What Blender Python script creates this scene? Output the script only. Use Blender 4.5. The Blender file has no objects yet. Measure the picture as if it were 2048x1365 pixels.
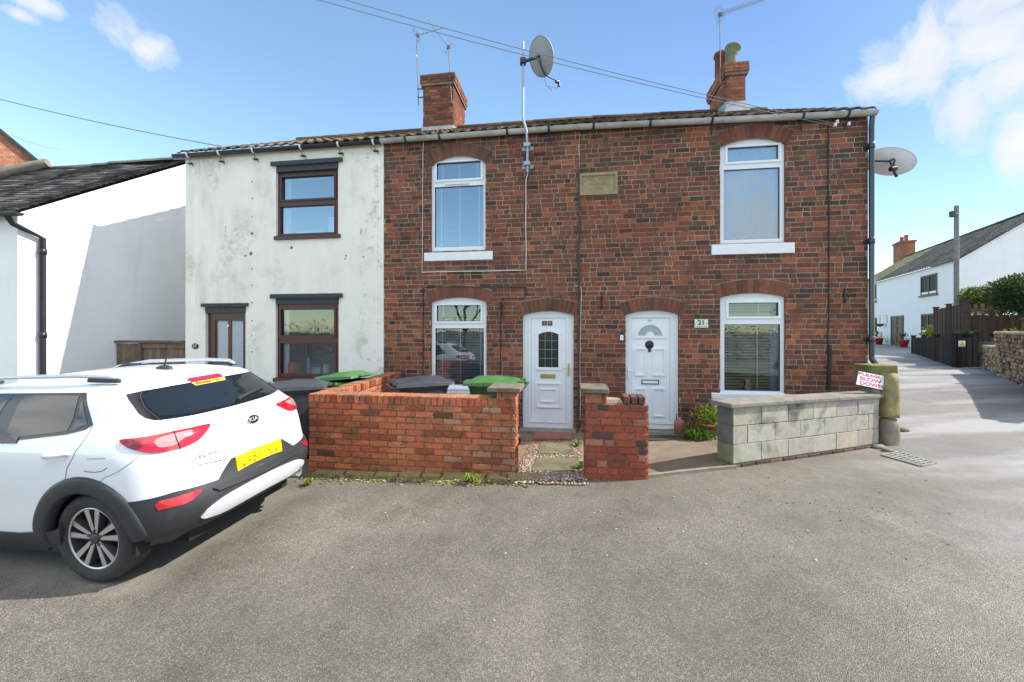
import bpy, bmesh, math, random
import numpy as np
from mathutils import Vector, Matrix
from mathutils.geometry import tessellate_polygon, delaunay_2d_cdt
from mathutils.bvhtree import BVHTree
R = math.radians
rnd = random.Random(7)
scene = bpy.context.scene
COL = scene.collection

# ------------------------------------------------------------------ frames
# camera: at (0,0,1.7), level, looking +Y, focal 800 px of a 2048 px wide frame
CX, HY, FPX, CAMZ = 1024.0, 660.0, 800.0, 1.7
ALPHA = math.atan(800.0 / 5514.0)
E = Vector((math.cos(ALPHA), -math.sin(ALPHA), 0))     # along the terrace front, to the right
B = Vector((math.sin(ALPHA), math.cos(ALPHA), 0))      # into the houses
O = Vector((0, 7.2, 0))

def frame(o, e, b):
    m = Matrix.Identity(4)
    for i in range(3):
        m[i][0] = e[i]; m[i][1] = b[i]; m[i][2] = (0, 0, 1)[i]; m[i][3] = o[i]
    return m
MF = frame(O, E, B)          # local: x along the front, y back, z up

def ray(px, py): return Vector(((px - CX) / FPX, 1.0, (HY - py) / FPX))
def at(px, py, depth):
    return Vector((0, 0, CAMZ)) + ray(px, py) * depth
def on_plane(px, py, o, e, b, back=0.0):
    """(along, z) of a photo point on the vertical plane through o (+ back)"""
    d = ray(px, py); n = b; p0 = o + b * back
    t = (p0.x * n.x + p0.y * n.y) / (d.x * n.x + d.y * n.y)
    q = d * t
    return (Vector((q.x, q.y, 0)) - p0).dot(e), CAMZ + q.z
def fac(px, py, back=0.0): return on_plane(px, py, O, E, B, back)
def fs(px, back=0.0): return fac(px, 600, back)[0]

# ------------------------------------------------------------------ objects
ROOT = {}
def setp(o, label=None, cat=None, group=None, kind=None):
    if label: o['label'] = label
    if cat: o['category'] = cat
    if group: o['group'] = group
    if kind: o['kind'] = kind
    return o
def thing(name, label, cat, loc=(0, 0, 0), group=None):
    o = bpy.data.objects.new(name, None); COL.objects.link(o)
    o.location = loc; o.empty_display_size = .2
    ROOT[o] = Vector(loc)
    return setp(o, label, cat, group)
def copy_tree(o, parent=None):
    c = o.copy(); COL.objects.link(c)
    if parent: c.parent = parent
    for ch in list(o.children): copy_tree(ch, c)
    return c

class MB:
    """collects geometry for ONE mesh object"""
    def __init__(s, M=None): s.v = []; s.f = []; s.c = []; s.sm = []; s.M = M or Matrix()
    def add(s, vs, fs_, col=(1, 1, 1), smooth=False):
        b = len(s.v); M = s.M
        s.v += [M @ Vector(v) for v in vs]
        for i, f in enumerate(fs_):
            s.f.append([b + k for k in f])
            s.c.append(col[i] if isinstance(col, list) else col); s.sm.append(smooth)
        return s
    def box(s, x0, x1, y0, y1, z0, z1, col=(1, 1, 1), jit=0):
        vs = [(x0, y0, z0), (x1, y0, z0), (x1, y1, z0), (x0, y1, z0), (x0, y0, z1), (x1, y0, z1), (x1, y1, z1), (x0, y1, z1)]
        if jit: vs = [(x + rnd.uniform(-jit, jit), y + rnd.uniform(-jit, jit), z + rnd.uniform(-jit, jit)) for x, y, z in vs]
        return s.add(vs, [(0, 3, 2, 1), (4, 5, 6, 7), (0, 1, 5, 4), (1, 2, 6, 5), (2, 3, 7, 6), (3, 0, 4, 7)], col)
    def hexa(s, lo, hi, col=(1, 1, 1)):
        """lo, hi: four points each, same order (ccw from above)"""
        return s.add(list(lo) + list(hi), [(0, 3, 2, 1), (4, 5, 6, 7), (0, 1, 5, 4), (1, 2, 6, 5), (2, 3, 7, 6), (3, 0, 4, 7)], col)
    def tube(s, path, r, seg=8, col=(1, 1, 1), cap=True):
        path = [Vector(p) for p in path]; rs = r if isinstance(r, (list, tuple)) else [r] * len(path)
        vs = []; fs_ = []; prev = None
        for i, p in enumerate(path):
            d = (path[min(i + 1, len(path) - 1)] - path[max(i - 1, 0)]).normalized()
            if prev is None:
                a = d.orthogonal().normalized()
            else:
                a = (prev - d * prev.dot(d)); a = a.normalized() if a.length > 1e-6 else d.orthogonal().normalized()
            prev = a; c = d.cross(a)
            for k in range(seg):
                t = 2 * math.pi * k / seg
                vs.append(p + (a * math.cos(t) + c * math.sin(t)) * rs[i])
        for i in range(len(path) - 1):
            for k in range(seg):
                k2 = (k + 1) % seg
                fs_.append((i * seg + k, i * seg + k2, (i + 1) * seg + k2, (i + 1) * seg + k))
        s.add(vs, fs_, col, True)
        if cap:
            n = len(path) - 1
            s.add(vs[:seg], [tuple(reversed(range(seg)))], col); s.add(vs[n * seg:], [tuple(range(seg))], col)
        return s
    def lathe(s, prof, seg=24, T=None, col=(1, 1, 1), smooth=True):
        """prof: [(r,z)], about local z, placed with matrix T"""
        T = T or Matrix(); vs = []; fs_ = []
        for r, z in prof:
            for k in range(seg):
                t = 2 * math.pi * k / seg
                vs.append(T @ Vector((r * math.cos(t), r * math.sin(t), z)))
        for i in range(len(prof) - 1):
            for k in range(seg):
                k2 = (k + 1) % seg
                fs_.append((i * seg + k, i * seg + k2, (i + 1) * seg + k2, (i + 1) * seg + k))
        return s.add(vs, fs_, col, smooth)
    def prism(s, poly, y0, y1, col=(1, 1, 1), holes=()):
        """polygon in x,z (with holes) pushed from y0 (front) to y1"""
        loops = [list(poly)] + [list(h) for h in holes]
        ed = []; k = 0
        for lp in loops: ed += [(k + i, k + (i + 1) % len(lp)) for i in range(len(lp))]; k += len(lp)
        src = [p for lp in loops for p in lp]
        res = delaunay_2d_cdt([Vector(p) for p in src], ed, [], 1 if not holes else 0, 1e-7)
        flat = [(p.x, p.y) for p in res[0]]
        def inside(q, lp):
            c = False
            for (xa, za), (xb, zb) in zip(lp, lp[1:] + lp[:1]):
                if (za > q[1]) != (zb > q[1]) and q[0] < (xb - xa) * (q[1] - za) / (zb - za) + xa: c = not c
            return c
        fr = []
        for t in res[2]:
            a, b, c = [flat[i] for i in t]; m = ((a[0] + b[0] + c[0]) / 3, (a[1] + b[1] + c[1]) / 3)
            if not inside(m, loops[0]) or any(inside(m, h) for h in loops[1:]): continue
            ar = (b[0] - a[0]) * (c[1] - a[1]) - (c[0] - a[0]) * (b[1] - a[1])
            fr.append(tuple(t) if ar > 0 else tuple(reversed(t)))
        n = len(flat)
        vs = [(x, y0, z) for x, z in flat]
        s.add(vs, fr, col)
        if y1 is not None:
            vs2 = [(x, y1, z) for x, z in flat]
            s.add(vs2, [tuple(reversed(f)) for f in fr], col)
            for li, lp in enumerate(loops):
                ar = sum(lp[i][0] * lp[(i + 1) % len(lp)][1] - lp[(i + 1) % len(lp)][0] * lp[i][1] for i in range(len(lp)))
                if (ar < 0) != (li > 0): lp = lp[::-1]
                m = len(lp)
                s.add([(x, y0, z) for x, z in lp] + [(x, y1, z) for x, z in lp],
                      [(i, i + m, (i + 1) % m + m, (i + 1) % m) for i in range(m)], col)
        return s
    def ico(s, c, r, sub=1, sc=(1, 1, 1), jit=0, col=(1, 1, 1), smooth=True):
        bm = bmesh.new(); bmesh.ops.create_icosphere(bm, subdivisions=sub, radius=1)
        vs = [Vector(c) + Vector((v.co.x * sc[0], v.co.y * sc[1], v.co.z * sc[2])) * r * (1 + rnd.uniform(-jit, jit)) for v in bm.verts]
        fs_ = [[v.index for v in f.verts] for f in bm.faces]; bm.free()
        return s.add(vs, fs_, col, smooth)
    def build(s, name, mat, parent=None, bev=0, seg=2, sub=0):
        p = parent; off = Vector()
        while p is not None:
            if p in ROOT: off = ROOT[p]; break
            p = p.parent
        me = bpy.data.meshes.new(name)
        me.from_pydata([tuple(v - off) for v in s.v], [], s.f)
        me.polygons.foreach_set('use_smooth', s.sm)
        if any(c != (1, 1, 1) for c in s.c):
            at_ = me.color_attributes.new('Col', 'FLOAT_COLOR', 'CORNER')
            cols = []
            for f, c in zip(s.f, s.c): cols += [c[0], c[1], c[2], 1.0] * len(f)
            at_.data.foreach_set('color', cols)
        me.update(); me.validate()
        o = bpy.data.objects.new(name, me); COL.objects.link(o)
        if mat: me.materials.append(mat)
        if parent: o.parent = parent
        if bev:
            md = o.modifiers.new('Bevel', 'BEVEL'); md.width = bev; md.segments = seg; md.limit_method = 'ANGLE'; md.angle_limit = R(40)
        if sub:
            md = o.modifiers.new('Sub', 'SUBSURF'); md.levels = sub; md.render_levels = sub
        return o

def text_geo(txt, size, depth=.002, bold=0.0, align='CENTER', sx=1.0):
    cu = bpy.data.curves.new('t', 'FONT'); cu.body = txt; cu.size = size; cu.extrude = depth; cu.offset = bold
    cu.align_x = align; cu.align_y = 'CENTER'; cu.resolution_u = 3
    ob = bpy.data.objects.new('t', cu)
    me = bpy.data.meshes.new_from_object(ob)
    vs = [Vector((v.co.x * sx, v.co.y, v.co.z)) for v in me.vertices]; fc = [list(p.vertices) for p in me.polygons]
    bpy.data.objects.remove(ob); bpy.data.meshes.remove(me); bpy.data.curves.remove(cu)
    return vs, fc
def text_on(mb, T, txt, size, depth=.002, bold=0.0, col=(1, 1, 1), align='CENTER', sx=1.0):
    """T maps text x,y (reading) and z (towards the reader)"""
    vs, fc = text_geo(txt, size, depth, bold, align, sx)
    mb.add([T @ v for v in vs], fc, col)
def facing(o, right, up):
    n = right.cross(up); m = Matrix.Identity(4)
    for i in range(3): m[i][0] = right[i]; m[i][1] = up[i]; m[i][2] = n[i]; m[i][3] = o[i]
    return m

# ------------------------------------------------------------------ materials
class NT:
    def __init__(s, name):
        s.m = bpy.data.materials.new(name); s.m.use_nodes = True
        s.t = s.m.node_tree; s.t.nodes.clear()
        s.out = s.t.nodes.new('ShaderNodeOutputMaterial')
    def n(s, typ, props=None, **ins):
        nd = s.t.nodes.new(typ)
        for k, v in (props or {}).items(): setattr(nd, k, v)
        for k, v in ins.items(): s.set(nd, k, v)
        return nd
    def set(s, nd, k, v):
        if isinstance(k, str):
            key = k.replace('_', ' ')
            sock = nd.inputs[key] if key in nd.inputs else nd.inputs[int(k[1:])]
        else: sock = nd.inputs[k]
        if isinstance(v, bpy.types.NodeSocket): s.t.links.new(v, sock)
        elif isinstance(v, bpy.types.Node): s.t.links.new(v.outputs[0], sock)
        else:
            if isinstance(v, tuple) and len(v) == 3 and sock.type == 'RGBA': v = (*v, 1)
            sock.default_value = v
    def coord(s, kind='Object', scale=None):
        c = s.n('ShaderNodeTexCoord').outputs[kind]
        if scale is not None:
            mp = s.n('ShaderNodeMapping'); s.set(mp, 'Vector', c); mp.inputs['Scale'].default_value = scale; return mp.outputs[0]
        return c
    def noise(s, vec, scale, detail=4, rough=.55, dist=0):
        nd = s.n('ShaderNodeTexNoise', None, Scale=scale, Detail=detail, Roughness=rough, Distortion=dist)
        s.set(nd, 'Vector', vec); return nd.outputs[0]
    def ramp(s, fac_, stops, mode='LINEAR'):
        nd = s.n('ShaderNodeValToRGB'); s.set(nd, 'Fac', fac_); cr = nd.color_ramp; cr.interpolation = mode
        while len(cr.elements) > 1: cr.elements.remove(cr.elements[-1])
        cr.elements[0].position = stops[0][0]; cr.elements[0].color = _c(stops[0][1])
        for p, c in stops[1:]:
            e = cr.elements.new(p); e.color = _c(c)
        return nd.outputs[0]
    def mix(s, f, a, b, mode='MIX'):
        nd = s.n('ShaderNodeMix', {'data_type': 'RGBA', 'blend_type': mode})
        s.set(nd, 0, f); s.set(nd, 6, a); s.set(nd, 7, b); return nd.outputs[2]
    def math(s, op, a, b=0.0, c=None, clamp=False):
        nd = s.n('ShaderNodeMath', {'operation': op, 'use_clamp': clamp}); s.set(nd, 0, a); s.set(nd, 1, b)
        if c is not None: s.set(nd, 2, c)
        return nd.outputs[0]
    def bump(s, h, strength=.3, dist=.01, normal=None):
        nd = s.n('ShaderNodeBump', None, Strength=strength, Distance=dist); s.set(nd, 'Height', h)
        if normal is not None: s.set(nd, 'Normal', normal)
        return nd.outputs[0]
    def pbsdf(s, col, rough=.6, bump=None, spec=.5, metal=0, coat=0, trans=0, emis=None):
        p = s.n('ShaderNodeBsdfPrincipled'); s.set(p, 'Base Color', col); s.set(p, 'Roughness', rough)
        s.set(p, 'Specular IOR Level', spec); s.set(p, 'Metallic', metal); s.set(p, 'Coat Weight', coat); p.inputs['Coat Roughness'].default_value = .04
        if bump is not None: s.set(p, 'Normal', bump)
        s.t.links.new(p.outputs[0], s.out.inputs[0]); return p
def _c(c):
    if isinstance(c, (int, float)): return (c, c, c, 1)
    return (*c, 1) if len(c) == 3 else c
def mat(name, col=None, rough=.6, var=.2, scale=6, bump=.15, bscale=60, spec=.5, metal=0, coat=0, bdist=.004, tint=None, detail=5):
    """one plain material: colour (or the mesh's own colour) broken up by noise, fine bump"""
    t = NT(name); c = t.coord()
    base = t.n('ShaderNodeVertexColor', {'layer_name': 'Col'}).outputs[0] if col is None else None
    if base is None: base = t.n('ShaderNodeRGB').outputs[0]; base.default_value = _c(col)
    f = t.noise(c, scale, detail, .6)
    lo = t.mix(1.0, base, t.ramp(f, [(.25, 1 - var), (.75, 1 + var)]), 'MULTIPLY')
    if tint is not None:      # second colour in patches
        lo = t.mix(t.ramp(t.noise(c, scale * .45, 6, .65), [(tint[1], 0), (tint[1] + .18, 1)]), lo, tint[0])
    b = t.bump(t.noise(c, bscale, 3), bump, bdist) if bump else None
    t.pbsdf(lo, rough, b, spec, metal, coat); return t.m
# ------------------------------------------------------------------ ground heights
CP = [(-3.0, 2.87, -.135), (-2.45, 4.5, -.06), (-2.3, 4.8, -.03), (0, 4.5, .03), (1.55, 4.3, .09), (2.5, 4.45, .15),
      (5.15, 5.45, .12), (4.4, 4.7, .13), (-6.6, 8.2, -.12), (-2.4, 7.6, -.12), (.6, 7.1, -.13), (2.4, 6.9, -.08), (5.7, 6.4, .2),
      (-5.6, 3.3, -.19), (0, 0, -.12), (0, 2, -.08), (5, 1, .1), (5, 3, .13), (-4, 0, -.25), (10.5, 8.2, .44), (8, 8, .33),
      (7.5, 6.5, .28), (15.6, 13.3, .45), (20, 20, .52), (24, 26, .62), (30, 26, .7), (12, 3, .35), (-8.3, 8.4, -.15), (-10, 4, -.35),
      (0, -10, -.15), (20, -5, .4), (-20, 0, -.6), (-20, 20, -.5), (40, 45, .9), (0, 30, .3), (30, 8, .7), (-25, -20, -.6), (25, -25, .3)]
_P = np.array([(a, b) for a, b, c in CP]); _Z = np.array([c for a, b, c in CP])
def _U(d2): return np.where(d2 > 1e-9, .5 * d2 * np.log(np.maximum(d2, 1e-9)), 0)
_n = len(CP)
_K = _U(((_P[:, None] - _P[None]) ** 2).sum(-1)) + np.eye(_n) * .15
_A = np.zeros((_n + 3, _n + 3)); _A[:_n, :_n] = _K; _A[:_n, _n] = 1; _A[:_n, _n + 1:] = _P; _A[_n:, :_n] = _A[:_n, _n:].T
_W = np.linalg.solve(_A, np.concatenate([_Z, [0, 0, 0]]))
def gz(x, y):
    r = math.hypot(x, y)
    if r > 45: x, y = x * 45 / r, y * 45 / r
    d2 = ((_P - np.array((x, y))) ** 2).sum(-1)
    return float((_W[:_n] * _U(d2)).sum() + _W[_n] + _W[_n + 1] * x + _W[_n + 2] * y)
def ground(px, py, lift=0.0):
    """photo point on the ground"""
    d = ray(px, py); t = (CAMZ - .05) / max(-d.z, .01)
    for _ in range(30): t = (CAMZ - gz(d.x * t, t)) / max(-d.z, .01)
    return Vector((d.x * t, t, gz(d.x * t, t) + lift))

# ------------------------------------------------------------------ camera, sun, sky
cam = bpy.data.cameras.new('camera'); cam.sensor_width = 36; cam.lens = 36 * FPX / 2048
cam.shift_y = (HY - 682.5) / 2048; cam.clip_end = 2000; cam.clip_start = .05
co = bpy.data.objects.new('camera', cam); COL.objects.link(co); co.location = (0, 0, CAMZ); co.rotation_euler = (R(90), 0, 0)
scene.camera = co
SUN_EL = R(43); SUN_H = Vector((1.0, .03, 0)).normalized()
SUN = SUN_H * math.cos(SUN_EL) + Vector((0, 0, math.sin(SUN_EL)))
sl = bpy.data.lights.new('sun', 'SUN'); sl.energy = 3.3; sl.angle = R(.5); sl.color = (1, .945, .86)
so = bpy.data.objects.new('sun', sl); COL.objects.link(so); so.rotation_euler = (-SUN).to_track_quat('-Z', 'Y').to_euler()
so.location = SUN * 40

w = bpy.data.worlds.new('World'); scene.world = w; w.use_nodes = True
t = NT.__new__(NT); t.t = w.node_tree; t.t.nodes.clear(); t.m = w
wo = t.n('ShaderNodeOutputWorld'); bg = t.n('ShaderNodeBackground')
sky = t.n('ShaderNodeTexSky', {'sky_type': 'NISHITA', 'sun_disc': False, 'sun_elevation': SUN_EL,
                               'sun_rotation': math.atan2(SUN_H.x, SUN_H.y), 'altitude': 50, 'air_density': 1.0, 'dust_density': .15, 'ozone_density': 2.0})
dirv = t.coord('Generated')
sep = t.n('ShaderNodeSeparateXYZ'); t.set(sep, 0, dirv)
def dist_to(px, py, sx, sy, back=False):
    """0 at the middle of a cloud, 1 at its rim (sizes in photo pixels, about that direction)"""
    d = ray(px, py)
    if back: d = Vector((d.x, -1, d.z))
    d.normalize(); right = d.cross(Vector((0, 0, 1))).normalized(); up = right.cross(d)
    k = 1.0 / math.sqrt(((px - CX) / FPX) ** 2 + 1 + ((HY - py) / FPX) ** 2)
    out = []
    for ax, s_ in ((right, sx * k), (up, sy)):
        nd = t.n('ShaderNodeVectorMath', {'operation': 'DOT_PRODUCT'}); t.set(nd, 0, dirv); nd.inputs[1].default_value = ax
        q = t.math('DIVIDE', nd.outputs['Value'], s_ / FPX * k); out.append(t.math('MULTIPLY', q, q))
    nd = t.n('ShaderNodeVectorMath', {'operation': 'DOT_PRODUCT'}); t.set(nd, 0, dirv); nd.inputs[1].default_value = d
    ahead = t.math('LESS_THAN', nd.outputs['Value'], 0.0)
    return t.math('ADD', t.math('SQRT', t.math('ADD', out[0], out[1])), t.math('MULTIPLY', ahead, 9.0))
blobs = [(1840, 95, 150, 100), (1990, 80, 170, 70), (1925, 215, 60, 85), (1790, 150, 130, 60), (2010, 150, 110, 60), (2040, 292, 60, 80), (1960, 10, 190, 45),
         (238, 62, 88, 60), (290, 98, 75, 46), (75, 6, 85, 24), (40, 30, 45, 14),
         (1275, 480, 190, 110, True)]
high = [(1024, -900, 2600, 850, True), (2600, 100, 900, 350, True), (-1500, -200, 800, 420, True)]     # unseen bright cloud added behind the camera to fill the shaded fronts
field = None
for bl in blobs:
    f_ = t.math('SUBTRACT', 1.0, dist_to(*bl))
    field = f_ if field is None else t.math('MAXIMUM', field, f_)
nz = t.noise(dirv, 9, 10, .64, .5)
nz2 = t.noise(dirv, 2.5, 5, .55)
def cover(field, k1, k2, stops):
    cl = t.math('ADD', t.math('MULTIPLY', field, .62), t.math('MULTIPLY', t.math('SUBTRACT', nz, .5), k1))
    return t.ramp(t.math('ADD', cl, t.math('MULTIPLY', t.math('SUBTRACT', nz2, .5), k2)), stops, 'EASE')
cmask = cover(field, 1.75, .2, [(.0, 0), (.16, .34), (.4, .78), (.62, .93)])
hf = None
for bl in high:
    f_ = t.math('SUBTRACT', 1.0, dist_to(*bl)); hf = f_ if hf is None else t.math('MAXIMUM', hf, f_)
hmask = cover(hf, 1.2, .5, [(.0, 0), (.15, .6), (.4, 1)])
skyc = t.mix(1.0, sky.outputs[0], (1.05, 1.05, 1.0), 'MULTIPLY')
nd = t.n('ShaderNodeVectorMath', {'operation': 'DOT_PRODUCT'}); t.set(nd, 0, dirv); nd.inputs[1].default_value = SUN
skyc = t.mix(1.0, skyc, t.ramp(t.math('ADD', t.math('MULTIPLY', nd.outputs['Value'], .5), .5), [(.3, (1.13, 1.15, 1.07)), (.66, (.97, 1.03, 1.02)), (.86, (.62, .67, .76)), (.95, (.6, .65, .73))]), 'MULTIPLY')
cshade = t.mix(t.ramp(t.noise(dirv, 5, 6, .6), [(.35, 0), (.7, 1)]), (2.75, 2.88, 3.15), (3.5, 3.55, 3.65))
tot = t.mix(hmask, t.mix(cmask, skyc, cshade), (8.6, 8.4, 8.1))
t.set(bg, 'Color', tot); bg.inputs['Strength'].default_value = .13
t.t.links.new(bg.outputs[0], wo.inputs[0])

vs_ = scene.view_settings; vs_.view_transform = 'Standard'; vs_.look = 'None'; vs_.gamma = 1; vs_.use_curve_mapping = False
vs_.exposure = 1.15

# ------------------------------------------------------------------ shared materials
def brick_mat(name, lich=.0):
    t = NT(name); c = t.coord()
    base = t.n('ShaderNodeVertexColor', {'layer_name': 'Col'}).outputs[0]
    a = t.ramp(t.noise(c, 38, 5, .65), [(.28, .62), (.5, 1.0), (.75, 1.32)])
    col = t.mix(1.0, base, a, 'MULTIPLY')
    col = t.mix(t.ramp(t.noise(c, 9, 6, .7), [(.56, 0), (.72, .55)]), col, (.055, .042, .036))          # soot
    col = t.mix(t.ramp(t.noise(c, 70, 4, .7), [(.66, 0), (.74, .5)]), col, (.42, .36, .3))               # salts, chips
    col = t.mix(1.0, col, t.ramp(t.noise(c, .75, 5, .6), [(.3, (.74, .72, .72)), (.7, (1.16, 1.16, 1.14))]), 'MULTIPLY')
    col = t.mix(t.ramp(t.noise(t.coord('Object', (1, 1, .55)), 1.5, 7, .68), [(.48, 0), (.72, .6)]), col, (.06, .047, .041))
    if lich: col = t.mix(t.ramp(t.noise(c, 5, 6, .7), [(.50, 0), (.64, lich)]), col, (.07, .075, .045))
    b = t.bump(t.noise(c, 120, 4, .7), .45, .006); b = t.bump(t.noise(c, 28, 3), .35, .008, b)
    t.pbsdf(col, .88, b, .25); return t.m
M_BRICK = brick_mat('old_brick'); M_ORANGE = brick_mat('orange_brick', .6)
def painted_wall(name, dirty=1.0, base=(.90, .84, .75)):
    t = NT(name); c = t.coord()
    col = t.mix(t.ramp(t.noise(c, 2.2, 5, .6), [(.3, 0), (.7, 1)]), base, tuple(b * .95 for b in base))
    if dirty:
        st = t.coord('Object', (5, 5, .7)); sx = t.n('ShaderNodeSeparateXYZ'); t.set(sx, 0, c)
        left = t.ramp(t.math('MULTIPLY', t.math('ADD', sx.outputs[0], 2.0), .25), [(.18, 1), (.55, .35)])       # the damp left half
        zone = t.math('MULTIPLY', t.ramp(t.noise(c, .8, 4), [(.36, 0), (.56, 1)]), left)
        col = t.mix(t.math('MULTIPLY', t.ramp(t.noise(st, 1.1, 7, .62), [(.40, 0), (.7, .55)]), zone), col, (.50, .50, .38))
        col = t.mix(t.math('MULTIPLY', t.ramp(t.noise(c, 9, 8, .8), [(.42, 0), (.72, .8)]), t.math('MULTIPLY', t.ramp(t.noise(c, 1.25, 3), [(.49, 0), (.60, 1)]), left)), col, (.27, .28, .16))
        col = t.mix(t.ramp(t.noise(t.coord('Object', (1.6, 1.6, .7)), 1.4, 8, .7), [(.67, 0), (.685, .9)]), col, (.42, .39, .33))
        edge = t.ramp(t.math('ADD', t.math('MULTIPLY', sx.outputs[0], .25), t.math('MULTIPLY', t.math('SUBTRACT', t.noise(st, .9, 5), .5), .25)), [(.38, 0), (.44, 1)])
        col = t.mix(t.math('MULTIPLY', edge, t.ramp(t.noise(c, 3.4, 8, .75), [(.54, 0), (.60, .75)])), col, (.50, .46, .38))
        col = t.mix(t.ramp(t.noise(c, 30, 5, .8), [(.70, 0), (.74, .7)]), col, (.3, .28, .22))
    sz = t.n('ShaderNodeSeparateXYZ'); t.set(sz, 0, c)
    col = t.mix(t.ramp(t.math('ADD', sz.outputs[2], t.math('MULTIPLY', t.noise(c, 4, 6, .7), -.9)), [(0, .5), (.35, 0)]), col, (.42, .40, .33))
    col = t.mix(t.ramp(t.noise(t.coord('Object', (3, 3, .5)), .9, 6, .6), [(.56, 0), (.75, .22)]), col, (.55, .53, .47))
    b = t.bump(t.noise(c, 4, 4), .25, .02, t.bump(t.noise(c, 45, 5, .65), .35, .012))
    t.pbsdf(col, .82, b, .3); return t.m
M_RENDER = painted_wall('weathered_render'); M_WHITEWALL = painted_wall('clean_render', 0, (.89, .885, .88))
M_UPVC = mat('white_frame', (.80, .82, .85), .32, .05, 3, 0, spec=.5, tint=((.68, .68, .66), .66))
M_SILL = mat('painted_sill', (.80, .81, .83), .55, .07, 5, .2, 80)
M_BROWN = mat('brown_frame', (.075, .022, .015), .35, .2, 14, .1, 40)
M_BLACK = mat('black_plastic', (.018, .019, .022), .38, .25, 8, .05, 90)
M_DARKMETAL = mat('dark_metal', (.05, .05, .055), .5, .3, 20, .1, 90, metal=.6)
M_POLE = mat('dull_pole', (.17, .18, .19), .6, .15, 14, .1, 60, metal=.3)
M_GREYMETAL = mat('grey_metal', (.42, .45, .48), .42, .15, 14, .1, 60, metal=.7)
M_GALV = mat('galvanised', (.36, .42, .49), .45, .12, 12, .05, 60, metal=.3)
M_GUTTER = mat('grey_gutter', (.42, .42, .40), .6, .35, 3.5, .15, 40, tint=((.2, .2, .16), .56))
M_TILE = mat('roof_tile', None, .85, .35, 9, .5, 70, .2, tint=((.16, .13, .06), .6))
M_LEAD = mat('lead_flashing', (.33, .35, .37), .5, .25, 9, .1)
M_STONE = mat('buff_stone', (.40, .32, .19), .85, .3, 9, .5, 50, .2, tint=((.24, .20, .14), .55))
M_CONC = mat('concrete', (.225, .205, .17), .9, .3, 7, .5, 90, .2, tint=((.13, .135, .10), .55))
M_WOOD = mat('grey_timber', None, .85, .3, 12, .3, 50, .2)
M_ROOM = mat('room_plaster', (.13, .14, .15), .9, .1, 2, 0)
M_BRASS = mat('brass', (.62, .47, .22), .32, .1, 9, 0, metal=.9)
M_WHITEPLASTIC = mat('white_plastic', (.78, .79, .8), .4, .04, 5, 0)
M_COLOUR = mat('paint_colour', None, .5, .08, 9, .05)
M_CABLEBLACK = mat('black_cable', (.022, .02, .02), .6, .2, 9, 0)
M_CABLEWHITE = mat('white_cable', (.66, .65, .62), .55, .12, 9, 0)
M_WIRE = mat('overhead_wire', (.2, .2, .21), .5, .1, 9, 0)
M_TERRACOTTA = mat('terracotta', (.36, .12, .06), .8, .2, 9, .2)
def glass(name, refl=.3, tint=(.93, .96, .97)):
    t = NT(name); c = t.coord()
    g = t.n('ShaderNodeBsdfGlossy', None, Color=(.80, .92, 1.0), Roughness=.0)
    b = t.bump(t.noise(c, 1.6, 2), .05, .03); t.set(g, 'Normal', b)
    tr = t.n('ShaderNodeBsdfTransparent', None, Color=tint)
    fr = t.n('ShaderNodeFresnel', None, IOR=1.5)
    k = t.math('ADD', t.math('MULTIPLY', fr.outputs[0], 1.0), refl, clamp=True)
    mx = t.n('ShaderNodeMixShader'); t.set(mx, 0, k); t.set(mx, 1, tr); t.set(mx, 2, g)
    t.t.links.new(mx.outputs[0], t.out.inputs[0]); return t.m
M_GLASS = glass('window_glass', .10); M_GLASSHI = glass('sky_glass', .36)
M_FROST = mat('frosted_glass', (.36, .42, .45), .25, .1, 30, .1, 120)
M_SMOKE = mat('dark_pane', (.03, .036, .034), .12, .1, 5, 0, spec=.35)
def foliage_mat(name, a, b):
    t = NT(name); c = t.coord()
    base = t.n('ShaderNodeVertexColor', {'layer_name': 'Col'}).outputs[0]
    col = t.mix(t.noise(c, 3, 4), a, b); col = t.mix(1.0, col, base, 'MULTIPLY')
    p = t.pbsdf(col, .55, None, .35)
    tr = t.n('ShaderNodeBsdfTranslucent'); t.set(tr, 0, t.mix(1.0, col, (1.3, 1.4, .6), 'MULTIPLY'))
    mx = t.n('ShaderNodeMixShader', None); t.set(mx, 0, .3); t.set(mx, 1, p); t.set(mx, 2, tr)
    t.t.links.new(mx.outputs[0], t.out.inputs[0]); return t.m
M_LEAF = foliage_mat('dark_leaf', (.03, .055, .018), (.05, .085, .025))
M_LEAFY = foliage_mat('yellow_leaf', (.16, .17, .02), (.10, .14, .02))
M_LEAFG = foliage_mat('fresh_leaf', (.09, .16, .03), (.14, .2, .04))

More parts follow.
